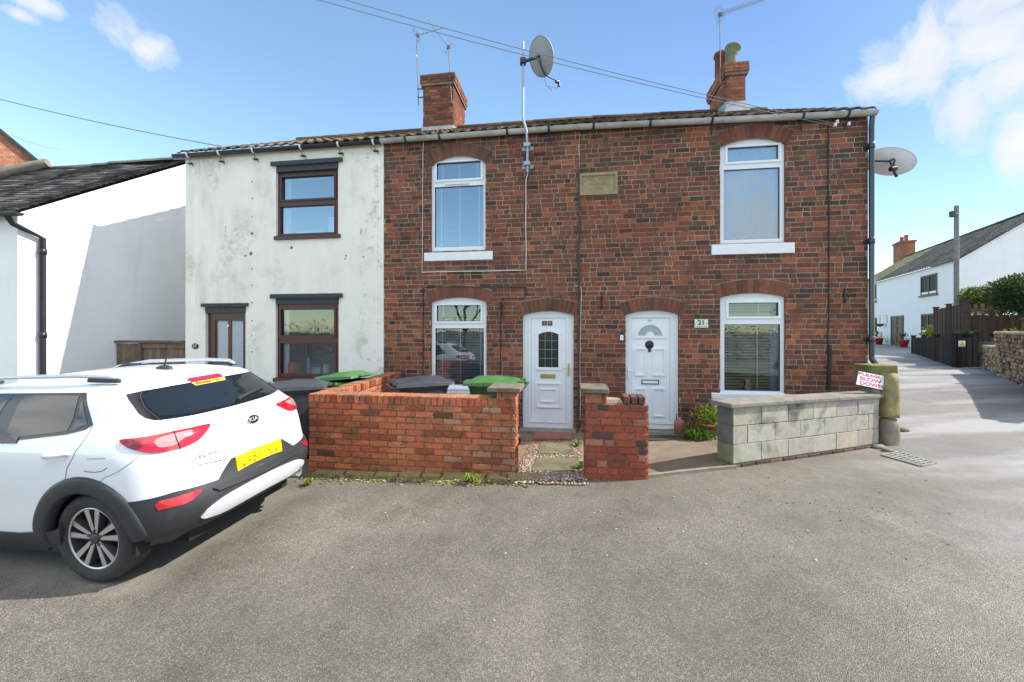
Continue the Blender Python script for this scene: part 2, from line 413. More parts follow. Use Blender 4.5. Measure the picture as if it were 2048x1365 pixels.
# ------------------------------------------------------------------ road sheet
def asphalt():
    t = NT('asphalt'); c = t.coord()
    v = t.n('ShaderNodeTexVoronoi', None, Scale=170.0); t.set(v, 'Vector', c)
    stone = t.ramp(t.n('ShaderNodeSeparateColor', None, Color=v.outputs['Color']).outputs[0],
                   [(0, (.105, .102, .097)), (.3, (.135, .131, .122)), (.6, (.168, .162, .148)), (.85, (.21, .20, .178)), (.97, (.30, .285, .25))])
    gap = t.ramp(v.outputs['Distance'], [(.25, 1.0), (.62, .55)])
    col = t.mix(1.0, stone, gap, 'MULTIPLY')
    col = t.mix(1.0, col, (1.32, 1.23, 1.09), 'MULTIPLY')
    big = t.noise(c, .7, 5, .6); mid = t.noise(c, 3.2, 6, .65)
    col = t.mix(1.0, col, t.ramp(big, [(.3, .68), (.7, 1.28)]), 'MULTIPLY')
    col = t.mix(1.0, col, t.ramp(mid, [(.3, .85), (.7, 1.15)]), 'MULTIPLY')
    col = t.mix(t.ramp(t.noise(c, 1.4, 6, .7), [(.53, 0), (.68, .6)]), col, (.08, .074, .06))
    # dry silt: brown-grey film near the wall foot, beside the car
    sp = t.n('ShaderNodeSeparateXYZ'); t.set(sp, 0, c)
    near = t.math('ADD', sp.outputs[1], t.math('MULTIPLY', sp.outputs[0], .145))
    edge = t.math('ADD', near, t.math('MULTIPLY', t.math('SUBTRACT', mid, .5), 1.2))
    foot = t.ramp(t.math('MULTIPLY', edge, .1), [(.40, 0), (.455, .45), (.7, .45), (.75, 0)])
    col = t.mix(t.math('MULTIPLY', foot, t.ramp(t.noise(c, 5, 5), [(.35, .3), (.6, 1)])), col, (.125, .112, .075))
    # pale dry strip beside the bumper; on the right lane, glare painted in pale
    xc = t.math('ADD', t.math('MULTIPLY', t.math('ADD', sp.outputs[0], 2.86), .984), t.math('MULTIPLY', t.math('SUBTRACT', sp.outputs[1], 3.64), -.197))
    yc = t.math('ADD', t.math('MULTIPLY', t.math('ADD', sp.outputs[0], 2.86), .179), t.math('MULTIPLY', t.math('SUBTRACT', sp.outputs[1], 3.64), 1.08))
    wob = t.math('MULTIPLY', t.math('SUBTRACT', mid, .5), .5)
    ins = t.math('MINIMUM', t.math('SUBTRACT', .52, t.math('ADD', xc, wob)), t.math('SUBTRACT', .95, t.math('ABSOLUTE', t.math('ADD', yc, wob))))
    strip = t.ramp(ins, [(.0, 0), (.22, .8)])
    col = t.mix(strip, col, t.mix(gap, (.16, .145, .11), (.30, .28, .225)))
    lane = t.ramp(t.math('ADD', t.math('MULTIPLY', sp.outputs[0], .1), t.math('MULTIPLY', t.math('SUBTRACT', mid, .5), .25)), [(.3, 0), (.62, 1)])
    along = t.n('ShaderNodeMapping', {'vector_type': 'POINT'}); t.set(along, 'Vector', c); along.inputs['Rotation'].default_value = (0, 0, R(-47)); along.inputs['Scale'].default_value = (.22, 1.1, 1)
    grit = t.math('MULTIPLY', lane, t.ramp(t.noise(along.outputs[0], .8, 6, .62), [(.42, .25), (.55, .95)]))  # streaks of glare on the wet lane, put into its colour
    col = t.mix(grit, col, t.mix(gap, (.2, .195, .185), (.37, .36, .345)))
    rough = t.ramp(t.noise(c, 1.1, 5, .6), [(.35, .5), (.65, .8)])
    b = t.bump(t.math('SUBTRACT', 1.0, v.outputs['Distance']), .55, .006)
    t.pbsdf(col, rough, b, .45); return t.m
def axis(spec):
    out = []
    for a, b, st in spec:
        n = max(1, round((b - a) / st)); out += [a + (b - a) * i / n for i in range(n)]
    return out + [spec[-1][1]]
xs = axis([(-320, -60, 65), (-60, -14, 6), (-14, 12, .4), (12, 40, 2), (40, 80, 8), (80, 400, 80)])
ys = axis([(-300, -40, 65), (-40, -6, 5), (-6, 11, .4), (11, 44, 2), (44, 90, 8), (90, 450, 90)])
mb = MB(); n = len(ys)
mb.add([(x, y, gz(x, y)) for x in xs for y in ys],
       [(i * n + j, (i + 1) * n + j, (i + 1) * n + j + 1, i * n + j + 1) for i in range(len(xs) - 1) for j in range(n - 1)], (1, 1, 1), True)
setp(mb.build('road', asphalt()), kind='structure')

def sheet(name, pts, m, lift, step=.25, kind='structure', thick=None):
    """a flat polygon (x,y points) laid on the ground"""
    xs_ = [p[0] for p in pts]; ys_ = [p[1] for p in pts]
    V = [Vector(p) for p in pts]; inner = []
    x = min(xs_)
    while x < max(xs_):
        y = min(ys_)
        while y < max(ys_): inner.append(Vector((x + .01, y + .013))); y += step
        x += step
    nb = len(V)
    res = delaunay_2d_cdt(V + inner, [(i, (i + 1) % nb) for i in range(nb)], [list(range(nb))], 1, 1e-5)
    mb = MB()
    mb.add([(p.x, p.y, gz(p.x, p.y) + lift) for p in res[0]], [list(f) for f in res[2]], (1, 1, 1), True)
    o = mb.build(name, m)
    if o.data.polygons and o.data.polygons[0].normal.z < 0: o.data.flip_normals()
    return setp(o, kind=kind) if kind else o
# ------------------------------------------------------------------ brickwork
def jc(c, k=.14):
    f = 1 + rnd.uniform(-k, k); return tuple(max(0, x * f * (1 + rnd.uniform(-.05, .05))) for x in c)
ORG, RED, BRN, DRK, BLK = (.34, .108, .052), (.245, .082, .05), (.185, .072, .048), (.13, .066, .048), (.085, .053, .043)
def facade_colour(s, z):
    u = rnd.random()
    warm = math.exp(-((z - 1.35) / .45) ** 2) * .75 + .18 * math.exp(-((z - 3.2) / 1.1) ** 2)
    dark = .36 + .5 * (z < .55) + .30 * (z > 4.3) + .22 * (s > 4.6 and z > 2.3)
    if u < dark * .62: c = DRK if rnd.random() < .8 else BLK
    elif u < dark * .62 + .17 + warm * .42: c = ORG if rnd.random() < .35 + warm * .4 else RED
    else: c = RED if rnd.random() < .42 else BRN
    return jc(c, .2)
MORTAR = (.40, .335, .255)
def brick_rows(mb, x0, x1, z0, z1, colf, holes=(), ch=.083, L=.228, H=.114, joint=.0125, out=.005, depth=.02, bond='mixed', y=0.0, mirror=False, slope=0.0, xr=None):
    """courses of separate bricks proud of the plane y (front = -y); holes: (x0,x1,z0,z1) left open"""
    nrow = max(1, round((z1 - z0) / ch)); ch = (z1 - z0) / nrow
    for r in range(nrow):
        za, zb = z0 + r * ch + joint / 2, z0 + (r + 1) * ch - joint / 2
        if bond == 'mixed': kinds = [L, L, H] if r % 2 else [L, H]; x = x0 - (r * .37 % 1) * (L + H) - rnd.random() * .05
        elif bond == 'stretch': kinds = [L]; x = x0 - (L / 2 if r % 2 else 0)
        elif bond == 'soldier': kinds = [H]; x = x0
        k = 0
        while x < x1 - .02:
            ln = kinds[k % len(kinds)]
            if bond == 'mixed' and rnd.random() < .17: ln = H if ln == L else L
            k += 1
            xa, xb = max(x0, x) + joint / 2, min(x1, x + ln) - joint / 2; x += ln
            if xb - xa < .025: continue
            pieces = [(xa, xb, za, zb)]
            for (hx0, hx1, hz0, hz1) in holes:
                nw = []
                for (a, b_, c_, d_) in pieces:
                    if b_ <= hx0 or a >= hx1 or d_ <= hz0 or c_ >= hz1: nw.append((a, b_, c_, d_)); continue
                    if a < hx0: nw.append((a, hx0, c_, d_))
                    if b_ > hx1: nw.append((hx1, b_, c_, d_))
                    a2, b2 = max(a, hx0), min(b_, hx1)
                    if c_ < hz0 - .012: nw.append((a2, b2, c_, hz0))
                    if d_ > hz1 + .012: nw.append((a2, b2, hz1, d_))
                pieces = nw
            for (a, b_, c_, d_) in pieces:
                if b_ - a < .014 or d_ - c_ < .012: continue
                col = colf((a + b_) / 2, (c_ + d_) / 2); o = y - out - rnd.uniform(-.003, .003)
                j = lambda: rnd.uniform(-.0028, .0028)
                q = [(a + j(), c_ + j()), (b_ + j(), c_ + j()), (b_ + j(), d_ + j()), (a + j(), d_ + j())]
                if slope: q = [(px_, pz + slope * px_) for px_, pz in q]
                vs = [(px_, o, pz) for px_, pz in q] + [(px_, y + depth, pz) for px_, pz in q]
                mb.add(vs, [(0, 1, 2, 3), (0, 4, 5, 1), (1, 5, 6, 2), (2, 6, 7, 3), (3, 7, 4, 0)], col)
def arc_pts(x0, x1, zs, rise, n=12, dr=0.0):
    w_ = x1 - x0; Rr = (w_ * w_ / 4 + rise * rise) / (2 * rise); cz = zs + rise - Rr; cx = (x0 + x1) / 2
    a = math.asin(min(1, w_ / 2 / Rr))
    return [(cx + (Rr + dr) * math.sin(a - 2 * a * i / n), cz + (Rr + dr) * math.cos(a - 2 * a * i / n)) for i in range(n + 1)], (cx, cz, Rr, a)
def arched(x0, x1, z0, zs, rise):
    """closed outline, straight sides and a flat arch (right to left)"""
    return [(x0, z0), (x1, z0)] + arc_pts(x0, x1, zs, rise)[0]
def voussoirs(mb, x0, x1, zs, rise, h=.225, colf=None):
    pts, (cx, cz, Rr, a) = arc_pts(x0 - .03, x1 + .03, zs - .012, rise, 14)
    up = arc_pts(x0 - .03, x1 + .03, zs - .012, rise, 14, h + .012)[0]
    mb.prism(pts + up[::-1], -.011, .02, (.33, .28, .215))
    n = max(6, round(2 * a * (Rr + h * .4) / .079)); g = .0055 / Rr
    for i in range(n):
        t0, t1 = -a + 2 * a * i / n + g, -a + 2 * a * (i + 1) / n - g
        f = lambda t_, r_: (cx + r_ * math.sin(t_), cz + r_ * math.cos(t_))
        hh = h + rnd.uniform(-.004, .004)
        q = [f(t0, Rr + .003), f(t1, Rr + .003), f(t1, Rr + hh), f(t0, Rr + hh)]; o = -.019 - rnd.uniform(0, .003)
        vs = [(x, o, z) for x, z in q] + [(x, .0, z) for x, z in q]
        mb.add(vs, [(0, 1, 2, 3), (0, 4, 5, 1), (1, 5, 6, 2), (2, 6, 7, 3), (3, 7, 4, 0)], jc((colf or (lambda: RED))(), .2))
def reveal(mb, loop, d, col):
    n = len(loop)
    mb.add([(x, 0, z) for x, z in loop] + [(x, d, z) for x, z in loop], [(i, i + n, (i + 1) % n + n, (i + 1) % n) for i in range(n)], col)
def rect(x0, x1, z0, z1): return [(x0, z0), (x1, z0), (x1, z1), (x0, z1)]

# ------------------------------------------------------------------ windows, doors
def pxrect(x0, y0, x1, y1, back=0.0):
    a, zt = fac(x0, (y0 + y1) / 2, back)[0], fac((x0 + x1) / 2, y0, back)[1]
    b_, zb = fac(x1, (y0 + y1) / 2, back)[0], fac((x0 + x1) / 2, y1, back)[1]
    return a, b_, zb, zt        # x0,x1,z0,z1
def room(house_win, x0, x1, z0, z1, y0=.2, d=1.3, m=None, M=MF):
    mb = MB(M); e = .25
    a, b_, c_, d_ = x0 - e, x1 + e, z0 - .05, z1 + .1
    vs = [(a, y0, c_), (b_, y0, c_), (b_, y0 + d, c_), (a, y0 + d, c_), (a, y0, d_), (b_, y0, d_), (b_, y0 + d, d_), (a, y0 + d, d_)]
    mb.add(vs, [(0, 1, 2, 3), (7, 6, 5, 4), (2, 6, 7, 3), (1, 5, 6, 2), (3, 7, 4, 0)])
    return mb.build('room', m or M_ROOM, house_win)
def slat_blind(win, x0, x1, z0, z1, m, pitch=.05, tilt=35, tapes=(.12, .5, .88), tm=None, y=.14, wd=.046):
    mb = MB(MF); z = z0 + .03; c_, s_ = math.cos(R(tilt)) * wd / 2, math.sin(R(tilt)) * wd / 2
    while z < z1 - .02:
        mb.add([(x0, y - c_, z - s_), (x1, y - c_, z - s_), (x1, y + c_, z + s_), (x0, y + c_, z + s_),
                (x0, y - c_, z - s_ + .004), (x1, y - c_, z - s_ + .004), (x1, y + c_, z + s_ + .004), (x0, y + c_, z + s_ + .004)],
               [(0, 3, 2, 1), (4, 5, 6, 7), (0, 1, 5, 4), (1, 2, 6, 5), (2, 3, 7, 6), (3, 0, 4, 7)])
        z += pitch
    mb.box(x0, x1, y - .03, y + .03, z1 - .05, z1 + .02); mb.box(x0, x1, y - .025, y + .025, z0, z0 + .025)
    o = mb.build('blind', m, win)
    if tapes:
        for f in tapes:
            tb = MB(MF); x = x0 + (x1 - x0) * f; tb.box(x - .011, x + .011, y - wd / 2 - .004, y - wd / 2 - .002, z0, z1); tb.build('blind_tape', tm or m, win)
    return o
def make_window(house, hole, rise, zt, top, low, fm, casement=True, fy=.04, glassm=None, roomm=None, name='window', sash_low=False):
    """hole x0,x1,z0,zs ; top, low: pane rectangles x0,x1,z0,z1"""
    x0, x1, z0, zs = hole; gl = glassm or M_GLASS
    out = arched(x0 + .002, x1 - .002, z0, zs, rise) if rise else rect(x0 + .002, x1 - .002, z0, zs)
    mb = MB(MF); mb.prism(out, fy, fy + .07, holes=[rect(*top), rect(*low)])
    if casement:
        g = .038; mb.prism(rect(top[0] - g, top[1] + g, top[2] - g, top[3] + g * .8), fy - .018, fy - .002, holes=[rect(*top)])
    if sash_low:
        g = .03; mb.prism(rect(low[0] - g, low[1] + g, low[2] - g, low[3] + g), fy - .012, fy - .002, holes=[rect(*low)])
    wn = mb.build(name, fm, house, .004)
    sb = MB(MF)
    for q in (top, low): sb.prism(rect(q[0] - .001, q[1] + .001, q[2] - .001, q[3] + .001), fy + .012, fy + .03, holes=[rect(q[0] + .007, q[1] - .007, q[2] + .007, q[3] - .007)])
    sb.build('pane_seal', M_BLACK, wn)
    for q in (top, low):
        pb = MB(MF); pb.add([(q[0], fy + .032, q[2]), (q[1], fy + .032, q[2]), (q[1], fy + .032, q[3]), (q[0], fy + .032, q[3])], [(0, 1, 2, 3)])
        pb.build('pane', gl, wn)
    room(wn, x0, x1, z0, zs + rise, m=roomm)
    return wn
def sill(win, px0, px1, y0, y1, m, out=.05, grooves=0):
    x0, x1, z0, z1 = pxrect(px0, y0, px1, y1, -out)
    mb = MB(MF)
    mb.hexa([(x0, -out, z0), (x1, -out, z0), (x1, .06, z0), (x0, .06, z0)], [(x0, -out, z1 - .012), (x1, -out, z1 - .012), (x1, .06, z1 + .01), (x0, .06, z1 + .01)])
    if grooves:
        for i in range(grooves): mb.box(x0 + .01, x1 - .01, -out - .012, -out + .01, z0 + (z1 - z0) * (i + .15) / grooves, z0 + (z1 - z0) * (i + .8) / grooves)
    return mb.build('sill', m, win, .006)

# ------------------------------------------------------------------ roofs, gutters
def tiles(mb, x0, x1, y0, z0, y1, z1, gauge=.32, tw=.2, amp=.024, cols=None, flat=False, lip=.02, sag=0.0):
    L_ = math.hypot(y1 - y0, z1 - z0); d = ((y1 - y0) / L_, (z1 - z0) / L_); nrm = (-d[1], d[0])
    nr = max(1, round(L_ / gauge)); g = L_ / nr; nt = max(1, round((x1 - x0) / tw)); tw = (x1 - x0) / nt
    prof = [(0, 0), (1, 0)] if flat else [(0, 0), (.34, .04), (.42, .55), (.55, .95), (.66, 1), (.78, .95), (.9, .55), (1, 0)]
    def P(x, t, h):
        yy = y0 + d[0] * t + nrm[0] * h; zz = z0 + d[1] * t + nrm[1] * h
        if sag: zz += sag * math.sin(x * 1.3) * (t / L_) + sag * .6 * math.sin(x * 2.9 + 1)
        return (x, yy, zz)
    for r in range(nr):
        off = (tw / 2 if (flat and r % 2) else 0)
        for k in range(nt + (1 if off else 0)):
            xa = x0 + k * tw - off; c = cols(); jj = rnd.uniform(-.003, .004); js = rnd.uniform(-.004, .004) if flat else 0
            lo, hi, ba = [], [], []
            for (u, h) in prof:
                x = min(max(xa + u * tw - (.003 if flat and u == 1 else 0), x0), x1)
                lo.append(P(x, r * g + js, lip + jj + h * amp)); hi.append(P(x, (r + 1) * g + .03, .002 + h * amp)); ba.append(P(x, r * g + js, -.004 + h * amp))
            m_ = len(prof)
            vs = lo + hi + ba
            fs_ = [(i, i + 1, m_ + i + 1, m_ + i) for i in range(m_ - 1)] + [(2 * m_ + i, 2 * m_ + i + 1, i + 1, i) for i in range(m_ - 1)]
            if k == nt - 1 or k == 0: pass
            mb.add(vs, fs_, c)
    return mb
def ridge_tiles(mb, x0, x1, y, z, r, cols, ln=.42, jit=.006):
    x = x0
    while x < x1 - .05:
        xe = min(x + ln, x1); c = cols(); j = rnd.uniform(-jit, jit); n = 6
        vs = []
        for xx, rr in ((x, r * 1.05), (xe + .02, r * .97)):
            for i in range(n + 1):
                a = math.pi * (i / n); vs.append((xx, y - rr * math.cos(a), z + j + rr * math.sin(a) * .85 - r * .35))
        mb.add(vs, [(i, i + 1, n + 2 + i, n + 1 + i) for i in range(n)] + [tuple(range(n + 1)), tuple(range(2 * n + 1, n, -1))], c)
        x = xe
def gutter(house, x0, x1, y, z, r, m, M=MF, clips=None, clipm=None, hooks=None):
    mb = MB(M); n = 10
    for rr, flip in ((r, 0), (r - .005, 1)):
        vs = []
        for xx in (x0, x1):
            for i in range(n + 1):
                a = math.pi + math.pi * i / n; vs.append((xx, y + rr * math.cos(a), z + rr * math.sin(a)))
        f = [(i, n + 1 + i, n + 2 + i, i + 1) for i in range(n)]
        mb.add(vs, f if not flip else [q[::-1] for q in f], (1, 1, 1), True)
    for xx in (x0, x1):
        mb.add([(xx, y + r * math.cos(math.pi + math.pi * i / n), z + r * math.sin(math.pi + math.pi * i / n)) for i in range(n + 1)], [tuple(range(n + 1))])
    mb.box(x0, x1, y - r - .003, y - r + .006, z - .006, z + .006)
    g = mb.build('gutter', m, house)
    if clips:
        for c in clips:
            cb = MB(M); vs = []
            for xx in (c - .018, c + .018):
                for i in range(n + 1):
                    a = math.pi + math.pi * i / n; vs.append((xx, y + (r + .006) * math.cos(a), z + (r + .006) * math.sin(a)))
            cb.add(vs, [(i, n + 1 + i, n + 2 + i, i + 1) for i in range(n)]); cb.box(c - .018, c + .018, y - r - .01, y - r + .008, z - .01, z + .012)
            if hooks: cb.tube([(c, y - r * .2, z - r - .004), (c + .01, y + r * .6, z - r - .09), (c + .035, y + r + .02, z - r - .15)], .008, 6)
            cb.build('gutter_clip', clipm or m, g)
    return g

# ================================================================== THE TERRACE
S_L, S_W, S_M, S_R = fs(372), fs(768), fs(1159), fs(1736)
ZE = 5.2; ZB = -.45; DEEP = 7.0; RIDGE_B, RIDGE_Z = 3.5, 7.18
BR_T = [(.105, .07, .045), (.13, .085, .055), (.085, .055, .038), (.15, .105, .07)]
def tcol(): return jc(rnd.choice(BR_T), .2)
def shell(house, s0, s1, left, right, m, col=(1, 1, 1)):
    """back and end walls, with the gable where the end is free"""
    mb = MB(MF)
    for s_, on, th in ((s0, left, .22), (s1, right, -.22)):
        a, b_ = sorted((s_, s_ + th))
        if on:
            for x in (a, b_):
                mb.add([(x, .004, ZB), (x, DEEP, ZB), (x, DEEP, ZE), (x, RIDGE_B, RIDGE_Z - .12), (x, .004, ZE)], [(0, 1, 2, 3, 4)] if x == b_ else [(4, 3, 2, 1, 0)], col)
    mb.box(s0 + .23, s1 - .23, DEEP - .2, DEEP, ZB, ZE, col)
    mb.box(s0 + .01, s1 - .01, .13, DEEP - .22, ZE - .25, ZE - .2, col)
    return mb.build('outer_wall', m, house)
def house_roof(house, s0, s1, cols, MR=MF):
    mb = MB(MR)
    tiles(mb, s0, s1, -.13, ZE + .05, RIDGE_B, RIDGE_Z, .33, .205, .03, cols)
    mb.add([(s0, RIDGE_B, RIDGE_Z), (s1, RIDGE_B, RIDGE_Z), (s1, DEEP + .15, ZE + .03), (s0, DEEP + .15, ZE + .03)], [(3, 2, 1, 0), (0, 1, 2, 3)], tcol())
    rf = mb.build('roof', M_TILE, house)
    rb = MB(MR); ridge_tiles(rb, s0, s1, RIDGE_B, RIDGE_Z + .04, .12, cols); rb.build('ridge_tiles', M_TILE, rf)
    return rf
def brick_house(label, s0, s1, left, right, holes, arches):
    h = thing('brick_house', label, 'house', MF @ Vector(((s0 + s1) / 2, 0, -.1)), 'cottages of the terrace')
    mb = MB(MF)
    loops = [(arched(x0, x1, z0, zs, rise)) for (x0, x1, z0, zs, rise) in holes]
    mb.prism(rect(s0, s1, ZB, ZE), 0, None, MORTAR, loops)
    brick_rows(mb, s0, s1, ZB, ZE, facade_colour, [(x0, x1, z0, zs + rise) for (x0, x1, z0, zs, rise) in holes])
    for lp in loops: reveal(mb, lp, .13, (.2, .08, .055))
    for (x0, x1, zs, rise, dk) in arches:
        voussoirs(mb, x0, x1, zs, rise, .225, lambda: rnd.choice([RED, BRN, BRN, (.21, .075, .048)] + ([DRK, BRN] if dk else [])))
    mb.build('wall', M_BRICK, h)
    shell(h, s0, s1, left, right, M_BRICK, (.16, .07, .05))
    return h
def chimney(house, s0, s1, b0, d, ztop, m, col, zbase=6.4):
    mb = MB(MF); w_ = s1 - s0
    def col_(s_, z): return jc(rnd.choice(col), .2)
    mb.box(s0 + .006, s1 - .006, b0 + .006, b0 + d - .006, zbase, ztop - .02, (.30, .24, .18))
    # four faces of bricks
    for (M2, ln) in ((MF @ Matrix.Translation((s0, b0, 0)), w_), (MF @ Matrix.Translation((s1, b0, 0)) @ Matrix.Rotation(R(90), 4, 'Z'), d),
                     (MF @ Matrix.Translation((s1, b0 + d, 0)) @ Matrix.Rotation(R(180), 4, 'Z'), w_), (MF @ Matrix.Translation((s0, b0 + d, 0)) @ Matrix.Rotation(R(-90), 4, 'Z'), d)):
        sv = mb.M; mb.M = M2
        brick_rows(mb, 0, ln, zbase, ztop - .3, col_, out=.004)
        brick_rows(mb, -.03, ln + .03, ztop - .3, ztop - .225, col_, out=.034, depth=.04)
        brick_rows(mb, -.06, ln + .06, ztop - .225, ztop - .0, col_, out=.064, depth=.07)
        mb.M = sv
    mb.box(s0 - .045, s1 + .045, b0 - .045, b0 + d + .045, ztop - .29, ztop - .008, (.22, .18, .14))
    ch = mb.build('chimney', m, house)
    lb = MB(MF)
    lb.hexa([(s0 - .07, b0 - .1, 6.78), (s1 + .07, b0 - .1, 6.78), (s1 + .07, b0 + d + .05, 6.78), (s0 - .07, b0 + d + .05, 6.78)],
            [(s0 - .012, b0 - .012, 7.05), (s1 + .012, b0 - .012, 7.05), (s1 + .012, b0 + d + .01, 7.3), (s0 - .012, b0 + d + .01, 7.3)])
    lb.build('flashing', M_LEAD, ch)
    return ch
def door_frame(house, hole, rise, leaf, fy=.05):
    x0, x1, z0, zs = hole
    mb = MB(MF); mb.prism(arched(x0 + .002, x1 - .002, z0, zs, rise), fy, fy + .07, holes=[rect(*leaf)])
    lf = MB(MF); g = .004
    return mb
def ring(mb, q, wd, y0, y1): mb.prism(rect(*q), y0, y1, holes=[rect(q[0] + wd, q[1] - wd, q[2] + wd, q[3] - wd)])

# ---------------------------------------------------------------- holes from the photo
def hole_of(x0, x1, ycrown, yspring, ybot):
    a, b_, z0, zs = pxrect(x0, yspring, x1, ybot); zc = fac((x0 + x1) / 2, ycrown)[1]
    return a, b_, z0, zs, max(.02, zc - zs)
H19U = hole_of(862, 971, 311, 329, 502); H19L = hole_of(862, 973, 594, 605, 778); H19D = hole_of(1045, 1147, 621, 631, 858)
H21U = hole_of(1440, 1571, 276, 291, 486); H21L = hole_of(1440, 1571, 585, 595, 788); H21D = hole_of(1251, 1358, 620, 630, 860)
arch = lambda h, d: (h[0], h[1], h[3], h[4], d)

def curtain(win, px0, px1, y0, y1, m, yb=.17):
    x0, x1, z0, z1 = pxrect(px0, y0, px1, y1, yb); mb = MB(MF); n = 24; vs = []
    for i in range(n + 1):
        x = x0 + (x1 - x0) * i / n; y = yb + .02 * math.sin(i * 1.5); vs += [(x, y, z0), (x, y, z1)]
    mb.add(vs, [(2 * i, 2 * i + 2, 2 * i + 3, 2 * i + 1) for i in range(n)], (1, 1, 1), True); mb.build('curtain', m, win)
# ---------------------------------------------------------------- number 19
h19 = brick_house('middle cottage of the terrace, red brick, white door beside the green and black bins', S_W, S_M, False, False,
                  [H19U, H19L, H19D], [arch(H19U, 1), arch(H19L, 0), arch(H19D, 1)])
house_roof(h19, S_W, S_M, tcol)
ch19 = chimney(h19, *(lambda a, b_: (a, b_))(fac(846, 200, 3.0)[0], fac(906, 200, 3.0)[0]), 3.0, 1.2, fac(875, 150, 3.0)[1], M_BRICK, [RED, RED, BRN, DRK, (.3, .1, .06)])
pot = MB(MF); sx = fac(872, 150, 3.3)[0]; pot.lathe([(.13, -.05), (.13, .07), (.15, .08), (.15, .11), (.10, .12), (.10, 0)], 16, Matrix.Translation((sx, 3.45, fac(875, 150, 3.0)[1])))
pot.build('chimney_pot', M_DARKMETAL, ch19)
gutter(h19, S_W - .02, S_M, -.1, ZE + .03, .062, M_GUTTER, clips=[fs(x, -.1) for x in (812, 880, 1015, 1098)], clipm=M_DARKMETAL, hooks=True)
def white_window(house, hole, tr, top, low, blindm, tapes, tm=None, gl=None, pitch=.05, tilt=35, blind_px=None, casement=True):
    wn = make_window(house, hole[:4], hole[4], 0, pxrect(*top, .05), pxrect(*low, .05), M_UPVC, casement, glassm=gl)
    if blindm:
        for q in (top, low):
            x0, x1, z0, z1 = pxrect(*q, .05)
            f1 = x1 if blind_px is None else fac(blind_px, 600, .14)[0]
            slat_blind(wn, x0 - .02, f1 + (.02 if blind_px is None else 0), z0 - .03, z1 + .16, blindm, pitch, tilt, tapes, tm)
    return wn
M_BLINDW = mat('white_blind', (.20, .25, .31), .5, .03, 5, 0)
M_BLINDD = mat('grey_blind', (.34, .34, .33), .5, .1, 5, 0)
M_BLINDT = mat('tan_blind', (.50, .39, .22), .55, .12, 5, 0)
M_TAPE = mat('blind_tape', (.5, .49, .44), .7, .05, 9, 0)
w = white_window(h19, H19U, 0, (874, 325, 962, 359), (870, 373, 967, 494), M_BLINDW, (.13, .5, .88), M_WHITEPLASTIC, M_GLASSHI, .045, 62)
sill(w, 848, 985, 503, 521, M_SILL)
vb = MB(MF); q = pxrect(890, 366, 938, 369, .02); vb.box(q[0], q[1], .012, .03, q[2], q[3] + .01); vb.build('trickle_vent', M_WHITEPLASTIC, w)
w = white_window(h19, H19L, 0, (874, 611, 962, 643), (871, 657, 968, 770), M_BLINDD, (.14, .5, .9), M_TAPE, M_GLASS, .05, 36)
sill(w, 848, 985, 776, 796, M_SILL, .06, 3)
# door 19
def white_door(house, hole, leaf_px, hinge_right, extra):
    leaf = pxrect(*leaf_px, .06)
    x0, x1, z0, zs, rise = hole; fy = .045
    lf = MB(MF); lf.box(leaf[0] + .004, leaf[1] - .004, fy + .012, fy + .06, leaf[2] + .003, leaf[3] - .004)
    return leaf, fy, lf
leaf, fy, lf = white_door(h19, H19D, (1062, 637, 1132, 842), True, None)
gp = pxrect(1077, 664, 1117, 735, .05); q2 = pxrect(1072, 766, 1122, 816, .05); q3 = pxrect(1080, 778, 1113, 805, .05)
ga = [(gp[0], gp[2]), (gp[1], gp[2])] + arc_pts(gp[0], gp[1], gp[3] - .05, .05, 8)[0]
g2 = .05; gb = [(gp[0] - g2, gp[2] - g2), (gp[1] + g2, gp[2] - g2)] + arc_pts(gp[0] - g2, gp[1] + g2, gp[3] - .03, .065, 8)[0]
lf.prism(gb, fy - .006, fy + .014, holes=[ga]); ring(lf, q2, .025, fy - .008, fy + .014); ring(lf, q3, .02, fy - .004, fy + .014)
d19 = lf.build('door', M_UPVC, h19, .004)
mb = door_frame(h19, H19D[:4], H19D[4], leaf); ring(mb, (leaf[0] - .045, leaf[1] + .045, leaf[2] - .03, leaf[3] + .045), .02, .038, .052)
mb.build('door_frame', M_UPVC, d19, .004)
gl = MB(MF); gl.prism(ga, fy + .009, fy + .011); gl.build('pane', M_SMOKE, d19)
ld = MB(MF)
for i in range(1, 3): x = gp[0] + (gp[1] - gp[0]) * i / 3; ld.box(x - .003, x + .003, fy + .004, fy + .009, gp[2], gp[3] - .01)
for i in range(1, 4): z = gp[2] + (gp[3] - gp[2]) * i / 4; ld.box(gp[0], gp[1], fy + .0045, fy + .0085, z - .003, z + .003)
ld.build('leading', M_LEAD, d19)
lb = MB(MF); q = pxrect(1081, 748, 1111, 757, .05); lb.box(q[0], q[1], fy + .002, fy + .016, q[2], q[3]); lb.box(q[0] + .02, q[1] - .02, fy - .003, fy + .004, q[2] + .012, q[3] - .012)
lb.build('letterbox', M_BRASS, d19, .002)
hb = MB(MF); hx, hz = fac(1137, 737, .04); hb.box(hx - .016, hx + .016, .028, .047, hz - .13, hz + .09); hb.tube([(hx, .03, hz), (hx, -.01, hz), (hx - .11, -.012, hz)], .009, 8)
hb.build('handle', M_BRASS, d19, .002)
for nx, ch_ in ((1089, '1'), (1100, '9')):
    nb = MB(MF); x, z = fac(nx, 647, .05); nb.box(x - .042, x + .042, fy + .003, fy + .0125, z - .042, z + .042, (.09, .05, .035)); nb.build('number_tile', M_COLOUR, d19)
